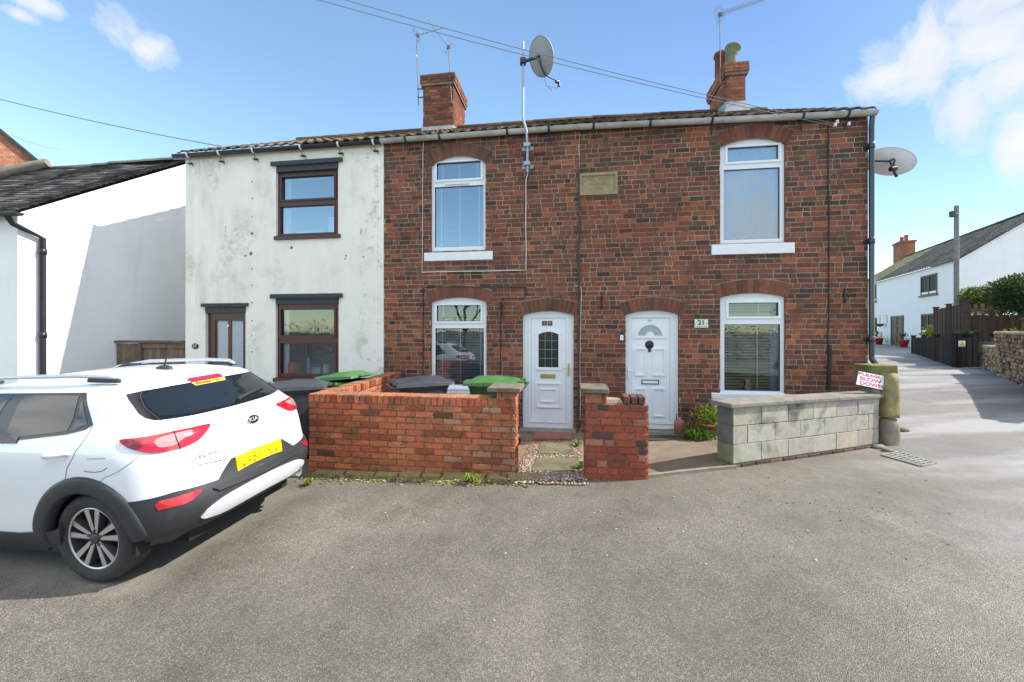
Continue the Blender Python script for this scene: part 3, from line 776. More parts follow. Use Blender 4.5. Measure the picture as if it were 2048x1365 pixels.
for nx, ch_ in ((1089, '1'), (1100, '9')):
    tb = MB(); x, z = fac(nx, 647, .05); text_on(tb, facing(MF @ Vector((x, fy + .001, z)), E, Vector((0, 0, 1))), ch_, .075, .001, .001, (.5, .4, .3)); tb.build('number', M_COLOUR, d19)
cs = MB(MF); q = pxrect(1040, 857, 1152, 868, 0); cs.box(q[0], q[1], -.2, .1, -.3, q[3] - .005); cs.build('doorstep', M_CONC, h19, .01)

# ---------------------------------------------------------------- number 21
h21 = brick_house('right end cottage of the terrace, red brick, by the lane and slow down sign', S_M, S_R, False, True,
                  [H21U, H21L, H21D], [arch(H21U, 1), arch(H21L, 0), arch(H21D, 1)])
SH = Matrix.Identity(4); SH[2][0] = -.11 / (S_R - S_M); SH[2][3] = .11 / (S_R - S_M) * S_M; MFS = MF @ SH
house_roof(h21, S_M, S_R + .03, tcol, MFS)
c0, c1 = fac(1453, 170, 2.9)[0], fac(1491, 170, 2.9)[0]
ch21 = chimney(h21, c0, c1, 2.9, 1.15, fac(1470, 127, 2.9)[1], M_BRICK, [(.42, .17, .1), (.38, .14, .085), (.33, .12, .075)])
cz_ = fac(1470, 127, 2.9)[1]; cx_ = (c0 + c1) / 2
pb = MB(MF)    # cowled pot
pb.lathe([(.15, -.02), (.135, .05), (.125, .38), (.13, .4)], 20, Matrix.Translation((cx_, 3.2, cz_)), (.15, .17, .10))
pb.lathe([(.13, 0), (.14, .06), (.145, .14), (.18, .18), (.185, .22), (.15, .24)], 20, Matrix.Translation((cx_, 3.2, cz_ + .36)) @ Matrix.Rotation(R(14), 4, 'Y'), (.17, .19, .10))
pb.build('chimney_pot', mat('mossy_pot', None, .85, .3, 8, .3), ch21)
pb = MB(MF); pb.lathe([(.15, -.02), (.14, .1), (.14, .62), (.17, .64), (.16, .72), (.1, .72)], 20, Matrix.Translation((cx_ - .08, 3.62, cz_)), (.16, .06, .04)); pb.lathe([(.178, .2), (.178, .24)], 20, Matrix.Translation((cx_ - .03, 3.72, cz_)), (.5, .5, .5))
pb.build('chimney_pot', mat('clay_pot', None, .8, .3, 8, .3), ch21)
gutter(h21, S_M, S_R + .05, -.1, ZE + .03, .062, M_GUTTER, MFS, clips=[fs(x, -.1) for x in (1187, 1300, 1423, 1604, 1694)], clipm=M_DARKMETAL, hooks=True)
w = white_window(h21, H21U, 0, (1454, 294, 1556, 323), (1447, 338, 1559, 479), None, (), None, M_GLASSHI)
# pale net curtain close behind the pane
cu = MB(MF); x0, x1, z0, z1 = pxrect(1447, 338, 1559, 479, .05); n = 60
vs = []
for i in range(n + 1):
    x = x0 - .02 + (x1 - x0 + .04) * i / n; y = .13 + .012 * math.sin(i * 1.9) + .008 * math.sin(i * .7)
    vs += [(x, y, z0 - .02), (x, y, z1 + .5)]
cu.add(vs, [(2 * i, 2 * i + 2, 2 * i + 3, 2 * i + 1) for i in range(n)], (1, 1, 1), True)
cu.build('net_curtain', mat('net', (.62, .65, .66), .9, .05, 4, 0), w)
sill(w, 1424, 1590, 486, 508, M_SILL)
w = white_window(h21, H21L, 0, (1456, 606, 1556, 633), (1448, 649, 1560, 782), M_BLINDT, (.06, .72), M_TAPE, M_GLASS, .05, 36, 1541)
sill(w, 1424, 1592, 788, 800, M_SILL)
curtain(w, 1540, 1563, 640, 788, mat('blue_curtain', (.42, .5, .56), .9, .05, 4, 0), .2)
vase = MB(MF); x, z = fac(1494, 782, .1); vase.lathe([(0, 0), (.05, 0), (.06, .05), (.035, .14), (.05, .2), (.04, .2)], 14, Matrix.Translation((x, .095, z)), (.1, .08, .05)); vase.build('ornament', M_COLOUR, w)
leaf, fy, lf = white_door(h21, H21D, (1263, 637, 1340, 845), False, None)
fanc, fanz = fac(1300, 672, .05); fr_ = .2
half = lambda r, cz: [(fanc + r * math.cos(math.pi * i / 16), cz + r * math.sin(math.pi * i / 16) * .92) for i in range(17)]
fan_o = [(fanc - fr_ - .075, fanz - .045)] + [(fanc + fr_ + .075, fanz - .045)] + half(fr_ + .065, fanz)
inner = half(fr_, fanz) + [(fanc + .07 * math.cos(math.pi * (1 - i / 8)), fanz + .07 * math.sin(math.pi * (1 - i / 8))) for i in range(9)]
lf.prism(fan_o, fy - .004, fy + .014, holes=[inner])
for q in ((1269, 697, 1292, 752), (1305, 697, 1330, 752), (1269, 777, 1292, 834), (1305, 777, 1330, 834)): ring(lf, pxrect(*q, .05), .022, fy - .008, fy + .014)
d21 = lf.build('door', M_UPVC, h21, .004)
mb = door_frame(h21, H21D[:4], H21D[4], leaf); ring(mb, (leaf[0] - .04, leaf[1] + .05, leaf[2] - .02, leaf[3] + .04), .02, .038, .052)
mb.build('door_frame', M_UPVC, d21, .004)
gl = MB(MF); gl.prism(inner, fy + .008, fy + .0105); gl.build('pane', M_FROST, d21)
lb = MB(MF); q = pxrect(1283, 760, 1318, 769, .05); ring(lb, q, .014, fy + .001, fy + .014); lb.build('letterbox_rim', M_BLACK, d21)
lb = MB(MF); lb.box(q[0] + .014, q[1] - .014, fy + .004, fy + .0135, q[2] + .014, q[3] - .014); lb.build('letterbox', M_WHITEPLASTIC, d21)
hb = MB(MF); hx, hz = fac(1257, 745, .04); hb.box(hx - .016, hx + .016, .03, .05, hz - .11, hz + .1); hb.tube([(hx, .03, hz + .03), (hx, -.01, hz + .03), (hx + .1, -.012, hz + .03)], .009, 8); hb.box(hx - .006, hx + .006, .026, .031, hz - .05, hz - .03, (.05, .05, .05)); hb.build('handle', M_WHITEPLASTIC, d21, .002)
kb = MB(MF); x, z = fac(1299, 690, .05)       # dark oval knocker with a striker
kb.lathe([(0, .02), (.055, .014), (.075, .0)], 22, Matrix.Translation((x, fy + .012, z)) @ Matrix.Rotation(R(90), 4, 'X'), (1, 1, 1)); kb.box(x - .022, x + .022, fy - .004, fy + .012, z - .125, z - .05)
kb.build('knocker', M_BLACK, d21, .003)
tb = MB(); x, z = fac(1300, 644, .05); text_on(tb, facing(MF @ Vector((x, fy + .0105, z)), E, Vector((0, 0, 1))), '21', .085, .001, .002, (.12, .17, .33)); tb.build('number', M_COLOUR, d21)
cs = MB(MF); q = pxrect(1247, 860, 1362, 872, 0); cs.box(q[0], q[1], -.16, .1, -.3, q[3]); cs.build('doorstep', M_CONC, h21, .01)
# rain pipe on the corner with its slanted shoe
dp = MB(MF); px_ = fs(1736, -.06) + .045
zc, zk = ZE - .02, fac(1731, 716, -.06)[1]; sx2, sz2 = fac(1764, 746, -.3)
dp.tube([(px_, -.1, ZE - .09), (px_, -.08, ZE - .2), (px_, -.07, ZE - .3), (px_, -.07, zk)], .036, 14)
for z in (4.6, 3.1, 1.55): dp.lathe([(.036, -.05), (.045, -.045), (.045, .045), (.036, .05)], 14, Matrix.Translation((px_, -.07, z))); dp.box(px_ - .075, px_ + .075, -.035, .0, z - .02, z + .02)
dp.tube([(px_, -.07, zk + .03), (px_, -.075, zk - .02), (sx2, -.32, sz2)], [.036, .038, .038], 14)
dp.build('downpipe', mat('black_rainpipe', (.03, .035, .042), .28, .2, 5, 0, coat=.4), h21)

# ---------------------------------------------------------------- number 17
h17 = thing('white_house', 'left end cottage of the terrace, stained white render, brown window frames', 'house', MF @ Vector(((S_L + S_W) / 2, 0, -.1)), 'cottages of the terrace')
H17U = pxrect(553, 340, 677, 476); H17L = pxrect(552, 607, 678, 760); H17D = pxrect(412, 625, 492, 860)
loops = [rect(*q) for q in (H17U, H17L, H17D)]
mb = MB(MF); mb.prism(rect(S_L, S_W - .003, ZB, ZE + .02), -.012, None, (1, 1, 1), loops)
for lp in loops: reveal(mb, lp, .13, (1, 1, 1)); mb.add([(x, -.012, z) for x, z in lp] + [(x, .0, z) for x, z in lp], [(i, i + 4, (i + 1) % 4 + 4, (i + 1) % 4) for i in range(4)])
mb.add([(S_W - .003, -.012, ZB), (S_W - .003, .01, ZB), (S_W - .003, .01, ZE), (S_W - .003, -.012, ZE)], [(0, 1, 2, 3)])
# render edge, uneven
mb.build('wall', M_RENDER, h17)
shell(h17, S_L, S_W, True, False, M_RENDER)
TC = [(.16, .115, .075), (.13, .09, .058), (.20, .15, .10), (.10, .078, .055)]
house_roof(h17, S_L - .06, S_W, lambda: jc(rnd.choice(TC), .2))
gutter(h17, S_L - .17, S_W - .03, -.1, ZE + .02, .058, M_BLACK, clips=[fs(x, -.1) for x in (378, 440, 508, 603, 678, 748)], clipm=M_WHITEPLASTIC)
for x in (378, 440, 508, 603, 678, 748):
    gh = MB(MF); s_ = fs(x, -.03); gh.box(s_ - .005, s_ + .09, -.07, -.012, ZE - .14, ZE - .128); gh.tube([(s_, -.03, ZE - .02), (s_ + .015, -.025, ZE - .1), (s_ + .1, -.02, ZE - .19)], .005, 5); gh.build('gutter_bracket', M_DARKMETAL, h17)
def brown_window(hole, top, low, name='window'):
    wn = make_window(h17, hole, 0, 0, pxrect(*top, .05), pxrect(*low, .05), M_BROWN, True, sash_low=True, fy=.045, glassm=M_GLASSHI if top[1] < 500 else M_GLASS, roomm=mat('bright_room', (.38, .38, .38), .9, .05, 2, 0))
    return wn
w = brown_window(H17U, (565, 353, 669, 398), (562, 412, 669, 467)); wu = w
sill(w, 547, 679, 469, 478, M_BROWN, .05)
w = brown_window(H17L, (563, 619, 669, 672), (562, 687, 670, 749)); wl = w
sill(w, 545, 684, 757, 766, M_BROWN, .06)
# curtains and things on the inner sills
M_CURT = mat('white_curtain', (.66, .68, .7), .9, .04, 4, 0)
curtain(wu, 558, 584, 348, 470, M_CURT); curtain(wl, 558, 580, 614, 752, M_CURT)
def on_sill(win, name, px, py, wpx, hpx, col, rd=False):
    x, z = fac(px, py, .16); sc_ = 1 / 100.0; mb = MB(MF)
    if rd: mb.lathe([(0, 0), (wpx * sc_ * .42, 0), (wpx * sc_ * .5, hpx * sc_ * .5), (wpx * sc_ * .45, hpx * sc_), (wpx * sc_ * .3, hpx * sc_)], 16, Matrix.Translation((x, .2, z)), col)
    else: mb.box(x - wpx * sc_ / 2, x + wpx * sc_ / 2, .15, .25, z, z + hpx * sc_, col)
    mb.build(name, M_COLOUR, win, .004)
on_sill(wl, 'red_pot', 586, 750, 24, 24, (.55, .02, .03), True); on_sill(wl, 'jar', 619, 750, 9, 13, (.5, .12, .1), True); on_sill(wl, 'blue_bottle', 615, 750, 8, 34, (.1, .25, .5), True)
on_sill(wl, 'glass_jar', 652, 750, 16, 20, (.5, .55, .58), True); on_sill(wl, 'box', 633, 750, 18, 15, (.3, .38, .45))
on_sill(wu, 'red_box', 581, 468, 8, 16, (.6, .03, .05)); on_sill(wu, 'books', 612, 468, 40, 6, (.5, .42, .35)); on_sill(wu, 'white_box', 664, 468, 14, 33, (.75, .75, .75)); on_sill(wu, 'toy', 640, 468, 16, 9, (.5, .25, .22))
def hood(house, name, px0, px1, y0, y1, lx0, lx1, ly1):
    """slate lined drip strip above a dark lintel"""
    mb = MB(MF); x0, x1, z0, z1 = pxrect(px0, y0, px1, y1, -.04); mb.box(x0, x1, -.06, -.0125, z0 + .015, z1)
    n = int((x1 - x0) / .025)
    for i in range(n): a = x0 + (x1 - x0) * i / n; mb.box(a + .002, a + .021, -.064, -.058, z0 + .0, z0 + .03 + rnd.uniform(0, .015))
    a, b_, c_, d_ = pxrect(lx0, y1, lx1, ly1, -.01); mb.box(a, b_, -.02, .1, c_, z0 + .016); mb.build(name, mat('slate', (.045, .05, .058), .7, .35, 22, .3, 60), house)
hood(h17, 'window_hood', 542, 684, 320, 329, 553, 677, 341); hood(h17, 'window_hood', 541, 684, 588, 597, 552, 678, 608); hood(h17, 'door_hood', 403, 495, 607, 614, 411, 492, 626)
# brown door, two frosted strips
mb = MB(MF); p1 = pxrect(434, 642, 457, 800, .06); p2 = pxrect(463, 642, 487, 800, .06); x0, x1, z0, z1 = H17D
mb.prism(rect(x0 + .002, x1 - .002, z0, z1), .05, .11, holes=[rect(*p1), rect(*p2)]); ring(mb, (p1[0] - .05, p2[1] + .05, p1[2] - .05, p1[3] + .05), .03, .038, .052)
d17 = mb.build('door', M_BROWN, h17, .004)
for p in (p1, p2): gl = MB(MF); gl.box(p[0], p[1], .07, .08, p[2], p[3]); gl.build('pane', M_FROST, d17)
sb = MB(MF); x, z = fac(457, 652, .04); sb.box(x - .018, x + .018, .03, .037, z - .02, z + .02); sb.build('sticker', M_WHITEPLASTIC, d17)
# row of plugged fixing holes in the render
pb = MB(MF)
for px, py, r_ in ((504, 364, 2.2), (505, 397, 2), (504, 434, 1.6), (504, 467, 4), (502, 508, 5), (491, 512, 2.8), (504, 538, 2.4), (504, 571, 2), (504, 606, 2.4), (504, 642, 2), (504, 672, 2), (504, 704, 2), (583, 496, 4), (692, 512, 2.5), (727, 514, 2.2), (690, 518, 2)):
    x, z = fac(px, py, -.012); r_ /= 140; pb.prism([(x + r_ * (.8 + rnd.random() * .4) * math.cos(k * .785), z + r_ * (.8 + rnd.random() * .5) * math.sin(k * .785)) for k in range(8)], -.0165, -.0125)
pb.build('filler_patch', mat('filler', (.2, .19, .17), .9, .3, 30, .2), h17)
# ================================================================== THINGS ON THE FRONT
def wall_cable(label, pts, m, r=.007, cat='cable', name='wall_cable', out=.018, clips=0, group=None):
    """cable or pipe clipped to the terrace front, points in photo pixels"""
    mb = MB(MF); P = [];
    for p in pts:
        o_ = p[2] if len(p) > 2 else out
        s_, z = fac(p[0], p[1], -o_); P.append((s_, -o_, z))
    Q = []
    for a, b_ in zip(P[:-1], P[1:]):
        n = max(1, int((Vector(b_) - Vector(a)).length / .35))
        for i in range(n):
            f = i / n; w_ = 0 if i == 0 else rnd.uniform(-.006, .006); Q.append((a[0] + (b_[0] - a[0]) * f + w_, a[1] + (b_[1] - a[1]) * f, a[2] + (b_[2] - a[2]) * f + w_ * .4))
    Q.append(P[-1]); mb.tube(Q, r, 7)
    if clips:
        for q in Q[1::clips]: mb.box(q[0] - .014, q[0] + .014, q[1] - r - .003, -.0, q[2] - .01, q[2] + .01)
    return setp(mb.build(name, m), label, cat, group)
wall_cable('white cable from the tall dish mast down then left below the window', [(1055, 338), (1056, 345), (1052, 360), (1052, 541), (844, 545)], M_CABLEWHITE, .0085)
wall_cable('dark cable over the lower window arch of the middle cottage', [(846, 760), (846, 577), (858, 574), (1052, 575)], M_CABLEBLACK, .008)
wall_cable('dark cable bending to the left hanging basket bracket', [(1051, 576), (1053, 590), (1046, 597), (1008, 597), (1002, 605), (1001, 755)], M_CABLEBLACK, .007)
wall_cable('thin white cable looped beside the dark pipe between the doors', [(1150, 572), (1160, 572), (1163, 580), (1160, 700), (1160, 840)], M_CABLEWHITE, .006)
wall_cable('tall dark pipe from the date stone down between the two doors', [(1158, 340), (1158, 560), (1158, 860)], mat('dark_pipe', (.05, .045, .042), .6, .4, 9, .1), .017, 'pipe', 'wall_pipe', .03, 3)
wall_cable('dark cable running down the right end from the overhead wire anchor', [(1657, 252), (1658, 500), (1656, 730), (1655, 776)], M_CABLEBLACK, .009, clips=4)
wall_cable('white aerial cable dropping from the gutter beside the white house', [(847, 275), (846, 305), (844, 545)], M_CABLEWHITE, .0055)
wall_cable('thick black pipe low on the wall by the right window', [(1660, 690, .03), (1658, 780, .03)], M_CABLEBLACK, .024, 'pipe', 'wall_pipe', .03)
# date stone
st = thing('date_stone', 'buff carved date stone set in the brick front', 'plaque', MF @ Vector((fs(1197), 0, fac(1197, 390)[1])))
x0, x1, z0, z1 = pxrect(1159, 347, 1235, 391); mb = MB(MF); mb.box(x0, x1, -.012, .05, z0, z1); ring(mb, (x0, x1, z0, z1), .045, -.035, -.011)
mb.build('stone', mat('date_stone', (.33, .26, .145), .85, .25, 8, .4, 60, tint=((.24, .19, .13), .5)), st, .004)
tb = MB()
for i, (txt, sz, dy) in enumerate((('HILL VIEW', .085, .085), ('HOUSES', .085, .0), ('1894', .085, -.085))):
    text_on(tb, facing(MF @ Vector(((x0 + x1) / 2, -.0125, (z0 + z1) / 2 + dy)), E, Vector((0, 0, 1))), txt, sz, .002, 0)
tb.build('lettering', mat('carved', (.22, .17, .085), .9, .4, 30, .1), st)
# number 21 sign
st = thing('number_sign', 'pale house sign with number 21 on brick by the right door', 'sign', MF @ Vector((fs(1403), 0, fac(1403, 656)[1])))
x0, x1, z0, z1 = pxrect(1389, 639, 1416, 656, -.015); mb = MB(MF); mb.box(x0, x1, -.022, -.012, z0, z1); mb.build('plate', mat('sign_cream', (.68, .70, .62), .4, .05, 8, 0), st, .003)
tb = MB(); text_on(tb, facing(MF @ Vector(((x0 + x1) / 2, -.0225, z0 + .085)), E, Vector((0, 0, 1))), '21', .11, .001, .003)
tb.box(0, 0, 0, 0, 0, 0) if 0 else None
tb.build('numerals', mat('sign_ink', (.02, .03, .025), .5, 0, 5, 0), st)
sb = MB(MF)
for i in range(9): a = x0 + .03 + i * .02; sb.box(a, a + .013, -.0228, -.0215, z0 + .012, z0 + .021)
sb.ico((x1 - .02, -.022, z0 + .07), .008, 1); sb.build('motif', mat('sign_green', (.05, .16, .07), .5, 0, 5, 0), st)
# number 17 oval
st = thing('house_number', 'black oval number 17 plaque on white render', 'sign', MF @ Vector((fs(390), 0, fac(390, 700)[1])))
x, z = fac(390, 693, -.02); mb = MB(MF); mb.lathe([(0, .012), (.06, .01), (.072, .0)], 22, Matrix.Translation((x, -.0135, z)) @ Matrix.Rotation(R(90), 4, 'X') @ Matrix.Diagonal((1.15, .82, 1, 1))); mb.build('plaque', M_BLACK, st)
tb = MB(); text_on(tb, facing(MF @ Vector((x, -.027, z)), E, Vector((0, 0, 1))), '17', .085, .002, .001); tb.build('numerals', M_WHITEPLASTIC, st)
# door bell
st = thing('door_bell', 'small white bell push on black back plate by the right door', 'door bell', MF @ Vector((fs(1242), 0, fac(1242, 682)[1])))
x0, x1, z0, z1 = pxrect(1238, 665, 1247, 682); mb = MB(MF); mb.box(x0, x1, -.03, -.008, z0, z1); mb.build('back_plate', M_BLACK, st, .003)
mb = MB(MF); mb.box(x0 + .012, x1 - .006, -.045, -.031, z0 + .008, z1 - .045); mb.build('bell_push', M_WHITEPLASTIC, st, .004)
x0, x1, z0, z1 = pxrect(1425, 804, 1437, 824); mb = MB(MF); mb.box(x0, x1, -.05, -.008, z0, z1); mb.box(x0 + .01, x1 - .01, -.056, -.05, z0 + .015, z1 - .015); setp(mb.build('meter_box', M_WHITEPLASTIC, None, .006), 'small white box low on brick behind the block wall end', 'meter box')
def basket_bracket(px, py, hgt, label):
    mb = MB(MF); s_, z = fac(px, py, -.02); mb.box(s_ - .012, s_ + .012, -.022, -.004, z - .12, z + .12); mb.tube([(s_, -.02, z + .1), (s_, -.16, z + .09), (s_, -.25, z + .07), (s_, -.27, z + .1)], .007, 6)
    mb.tube([(s_, -.02, z - .1), (s_, -.1, z - .04), (s_, -.17, z + .085)], .006, 6); mb.tube([(s_, -.05, z + .02), (s_ + .03, -.06, z + .05), (s_, -.09, z + .06)], .005, 6)
    setp(mb.build('basket_bracket', M_DARKMETAL), label, 'bracket', 'iron hanging basket brackets')
basket_bracket(1003, 618, 1, 'black iron basket bracket between the lower window and the left white door')
basket_bracket(1203, 606, 1, 'black iron basket bracket left of the right white door')
basket_bracket(1690, 592, 1, 'black scrolled iron bracket on brick near the corner downpipe')

# ------------------------------------------------------------------ satellite dishes
def dish(root, c, nrm, rad, squash, m):
    """shallow bowl opening along nrm"""
    z = Vector(nrm).normalized(); x = z.cross(Vector((0, 0, 1))).normalized(); y = z.cross(x)
    T = Matrix.Identity(4)
    for i in range(3): T[i][0] = x[i] * squash; T[i][1] = y[i]; T[i][2] = z[i]; T[i][3] = c[i]
    mb = MB(); prof = [(rad * i / 9, .17 * rad * (i / 9) ** 2) for i in range(10)]
    mb.lathe([(max(r, .001), h) for r, h in prof], 36, T); mb.lathe([(rad, .17 * rad), (rad + .006, .17 * rad + .004), (rad + .006, .17 * rad - .012), (rad - .006, .17 * rad - .014)], 36, T)
    mb.lathe([(max(r, .001), h - .006) for r, h in prof], 36, T)
    d_ = mb.build('dish', m, root)
    return T, d_
M_DISH = mat('mesh_dish', (.30, .33, .35), .55, .15, 6, .1, 80); M_DISHW = mat('pale_dish', (.62, .60, .60), .5, .1, 6, .05)
s0_, zlo = fac(1055, 345, -.16); m_lo = Vector((s0_, -.16, zlo))
def mfp(px, py, back): s_, z = fac(px, py, back); return MF @ Vector((s_, back, z))
sat = thing('satellite_dish', 'tall mast satellite dish with grey mesh bowl bracketed above the gutter', 'satellite dish', MF @ m_lo)
mb = MB(); mb.tube([mfp(1055, 345, -.16), mfp(1055, 292, -.16), mfp(1053, 262, -.17), mfp(1046, 238, -.2), mfp(1046, 150, -.2), mfp(1046, 84, -.2)], .021, 10); mb.build('mast', M_GALV, sat)
for py in (295, 332):
    mb = MB(MF); s_, z = fac(1055, py, -.08); mb.box(s_ - .1, s_ + .1, -.02, -.008, z - .035, z + .035); mb.box(s_ - .035, s_ + .035, -.2, -.02, z - .02, z + .02); mb.box(s_ - .055, s_ + .055, -.205, -.12, z - .032, z + .032)
    for dx in (-.08, .08):
        for dz in (-.022, .022): mb.box(s_ + dx - .01, s_ + dx + .01, -.03, -.02, z + dz - .01, z + dz + .01)
    mb.build('mast_bracket', M_GALV, sat, .003)
dn = Vector((.72, .62, .42)); dc = mfp(1079, 114, -.05)
T, d_ = dish(sat, dc, dn, .315, .86, M_DISH)
mb = MB(); a = mfp(1046, 124, -.2); mb.tube([a, a + (dc - a) * .6, dc], [.03, .026, .03], 8); mb.box(a.x - .05, a.x + .05, a.y - .06, a.y + .05, a.z - .04, a.z + .04); mb.build('dish_bracket', M_DARKMETAL, sat)
low = T @ Vector((0, .30, .02)); lowb = T @ Vector((0, .15, -.03)); lnb = T @ Vector((0, .42, .36)) if T[2][1] < 0 else T @ Vector((0, -.42, .36))
if T[2][1] > 0: low, lowb = T @ Vector((0, -.30, .02)), T @ Vector((0, -.15, -.03))
mb = MB(); mb.tube([dc, lowb, low, lnb], .012, 7); mb.build('feed_arm', M_DARKMETAL, sat)
mb = MB(); mb.tube([lnb, lnb - dn.normalized() * .08], .028, 10); mb.tube([lnb + Vector((0, 0, -.03)), lnb + Vector((.01, 0, -.09))], .022, 8); mb.build('feed_horn', M_BLACK, sat)
mb = MB(); mb.tube([lnb, lnb + Vector((-.03, 0, -.12)), low + Vector((.05, 0, -.2)), low + Vector((.12, 0, -.28))], .004, 5); mb.tube([low, low + Vector((0, 0, -.1)), low + Vector((.03, 0, -.2))], .004, 5); mb.build('loose_cable', M_CABLEBLACK, sat)
# second dish on the gable end
gx = S_R
c2 = MF @ Vector((gx + .36, .25, fac(1782, 323, .25)[1])); c2 = at(1781, 324, c2.y)
sat2 = thing('satellite_dish', 'pale wide satellite dish mounted on the right gable end', 'satellite dish', c2)
dn2 = Vector((.30, .55, .78)); dn2 = Vector((.42, .80, .42))
def dish_lobed(root, c, n_, right_tilt, rx, ry, m):
    z = Vector(n_).normalized(); x0_ = z.cross(Vector((0, 0, 1))).normalized(); y0_ = z.cross(x0_)
    x = (x0_ * math.cos(right_tilt) + y0_ * math.sin(right_tilt)); y = z.cross(x); T = Matrix.Identity(4)
    for i in range(3): T[i][0] = x[i] * rx; T[i][1] = y[i] * ry; T[i][2] = z[i]; T[i][3] = c[i]
    mb = MB(); prof = [(i / 9, .05 * (i / 9) ** 2) for i in range(10)]
    mb.lathe([(max(r, .001), h) for r, h in prof], 40, T); mb.lathe([(max(r, .001), h - .008) for r, h in prof], 40, T); mb.lathe([(1, .05), (1.012, .052), (1.012, .036), (1, .042)], 40, T)
    return mb.build('dish', m, root)
dish_lobed(sat2, c2, dn2, R(20), .35, .212, M_DISHW)
mb = MB(); wp = MF @ Vector((gx, .22, c2.z + .02)); mb.tube([wp, c2 + Vector((-.1, -.07, -.02)), c2 + Vector((.0, -.06, .02))], .017, 8); p = c2 + Vector((-.06, -.08, -.01))
mb.tube([p + Vector((-.03, 0, 0)), p + Vector((0, -.02, -.13))], .014, 7); mb.tube([p + Vector((.05, 0, 0)), p + Vector((.01, -.02, -.13))], .014, 7); mb.build('dish_bracket', M_DARKMETAL, sat2)
mb = MB(); mb.tube([p + Vector((-.035, -.02, -.15)), p + Vector((.05, -.02, -.14))], .04, 10); mb.tube([p + Vector((0, -.03, -.16)), p + Vector((.03, -.06, -.29))], .022, 8, (1, 1, 1)); mb.build('feed_horn', M_BLACK, sat2)

# ------------------------------------------------------------------ aerials on the chimneys
def aerial(label, foot, top, boom0, boom1, n, el, r=.012, arm=None):
    t_ = thing('tv_aerial', label, 'aerial', foot, 'television aerials on the chimneys')
    mb = MB(); mb.tube([foot, top], r, 7)
    if arm:
        for z in arm: p = foot + (top - foot) * z; mb.box(p.x - .02, p.x + .16, p.y - .015, p.y + .015, p.z - .012, p.z + .012)
    mb.build('pole', M_POLE, t_)
    mb = MB(); mb.tube([boom0, boom1], .009, 6); d = (boom1 - boom0).normalized(); sd = d.cross(Vector((0, 0, 1))).normalized()
    for i in range(n):
        p = boom0 + (boom1 - boom0) * (i + .6) / n; l_ = el * (1 - .35 * i / n); mb.tube([p - sd * l_, p + sd * l_], .004, 5)
    mb.build('boom', M_POLE, t_)
    mb = MB(); p = boom0 + d * .06; u_ = sd.cross(d)
    for k in (-1, 1):
        for f in (.35, .7, 1.0): q = p + u_ * .15 * k * f - d * .05 * f; mb.tube([q - sd * .13, q + sd * .13], .0035, 5)
        mb.tube([p, p + u_ * .15 * k - d * .05], .005, 5)
    mb.box(p.x - .03, p.x + .05, p.y - .03, p.y + .03, p.z - .035, p.z + .03); mb.build('reflector', M_POLE, t_)
def chp(px, py, back): return mfp(px, py, back)
aerial('thin aerial with one boom clamped to the left side of the left chimney', chp(837, 212, 3.15), chp(833, 72, 3.15), chp(831, 72, 3.15), chp(885, 57, 3.6), 6, .07, arm=(.12, .24))
aerial('tilted long boom aerial on the right corner of the left chimney', chp(903, 206, 2.96), chp(897, 96, 2.96), chp(898, 97, 2.96), chp(856, 40, 3.4), 7, .06)
aerial('tall many element aerial on the right chimney beside the cowled pot', chp(1441, 170, 2.95), chp(1440, 30, 2.95), chp(1436, 30, 2.95), chp(1536, -4, 3.5), 16, .16, arm=(.03, .12))

# ------------------------------------------------------------------ overhead wires
def wire(label, a, b_, sag, r=.0055, group=None, name='overhead_wire', m=None):
    mb = MB(); n = 24; mb.tube([a + (b_ - a) * (i / n) + Vector((0, 0, -sag * 4 * (i / n) * (1 - i / n))) for i in range(n + 1)], r, 6)
    return setp(mb.build(name, m or M_WIRE), label, 'wire', group)
an1, an2 = mfp(1668, 252, -.06), mfp(1672, 248, -.06)
def beyond(a, px, py, dep, k): p = at(px, py, dep); return a + (p - a) * k
wire('lower of two overhead wires reaching the anchor near the corner downpipe', an1, beyond(an1, 672, 0, 6.2, 1.25), .12)
wire('upper of two overhead wires reaching the anchor near the corner downpipe', an2, beyond(an2, 722, 0, 6.6, 1.25), .12)
mb = MB(MF)
for px, py in ((1668, 252), (1672, 246), (1695, 250)):
    s_, z = fac(px, py, -.03); mb.tube([(s_, .0, z), (s_, -.05, z)], .012, 8); mb.lathe([(.012, -.03), (.026, -.02), (.02, 0), (.026, .02), (.012, .03)], 10, Matrix.Translation((s_, -.06, z)))
setp(mb.build('wire_anchor', M_WHITEPLASTIC), 'white insulators on dark brick under the right gutter end', 'insulator')
an3 = mfp(442, 293, -.1); wire('single thin wire crossing the sky to the white cottage eaves', an3, beyond(an3, 0, 191, 9.0, 1.5), .1, .009)
an4 = at(118, 300, 12); wire('short faint wire in the sky above the slate roof', an4, at(20, 269, 10), .05, .006)

# ================================================================== GARDEN WALLS
DF = 4.535
MW = frame(Vector((0, DF, 0)), E, B)
def fr(px, py, back=0.0): return on_plane(px, py, Vector((0, DF, 0)), E, B, back)
def orange(s, z): 
    u = rnd.random(); return jc((.52, .15, .066) if u < .55 else ((.58, .19, .09) if u < .82 else ((.36, .095, .045) if u < .92 else ((.15, .07, .05) if u < .96 else (.5, .26, .16)))), .17)
OM = (.31, .19, .11); M_CAP = mat('dark_slab', (.17, .15, .115), .9, .35, 9, .5, 70, .2, tint=((.10, .095, .06), .5))
gw = thing('garden_wall', 'low orange brick garden wall with upright top course, in front of the bins', 'wall', MW @ Vector((fr(830, 945)[0], 0, -.05)))
xa, xb = fr(617, 850)[0], fr(1031, 850)[0]; xp = fr(993, 850)[0]; zt = fr(830, 792)[1]; zb_ = -.2; th = .225
zs_ = zt - .112
mb = MB(MW)
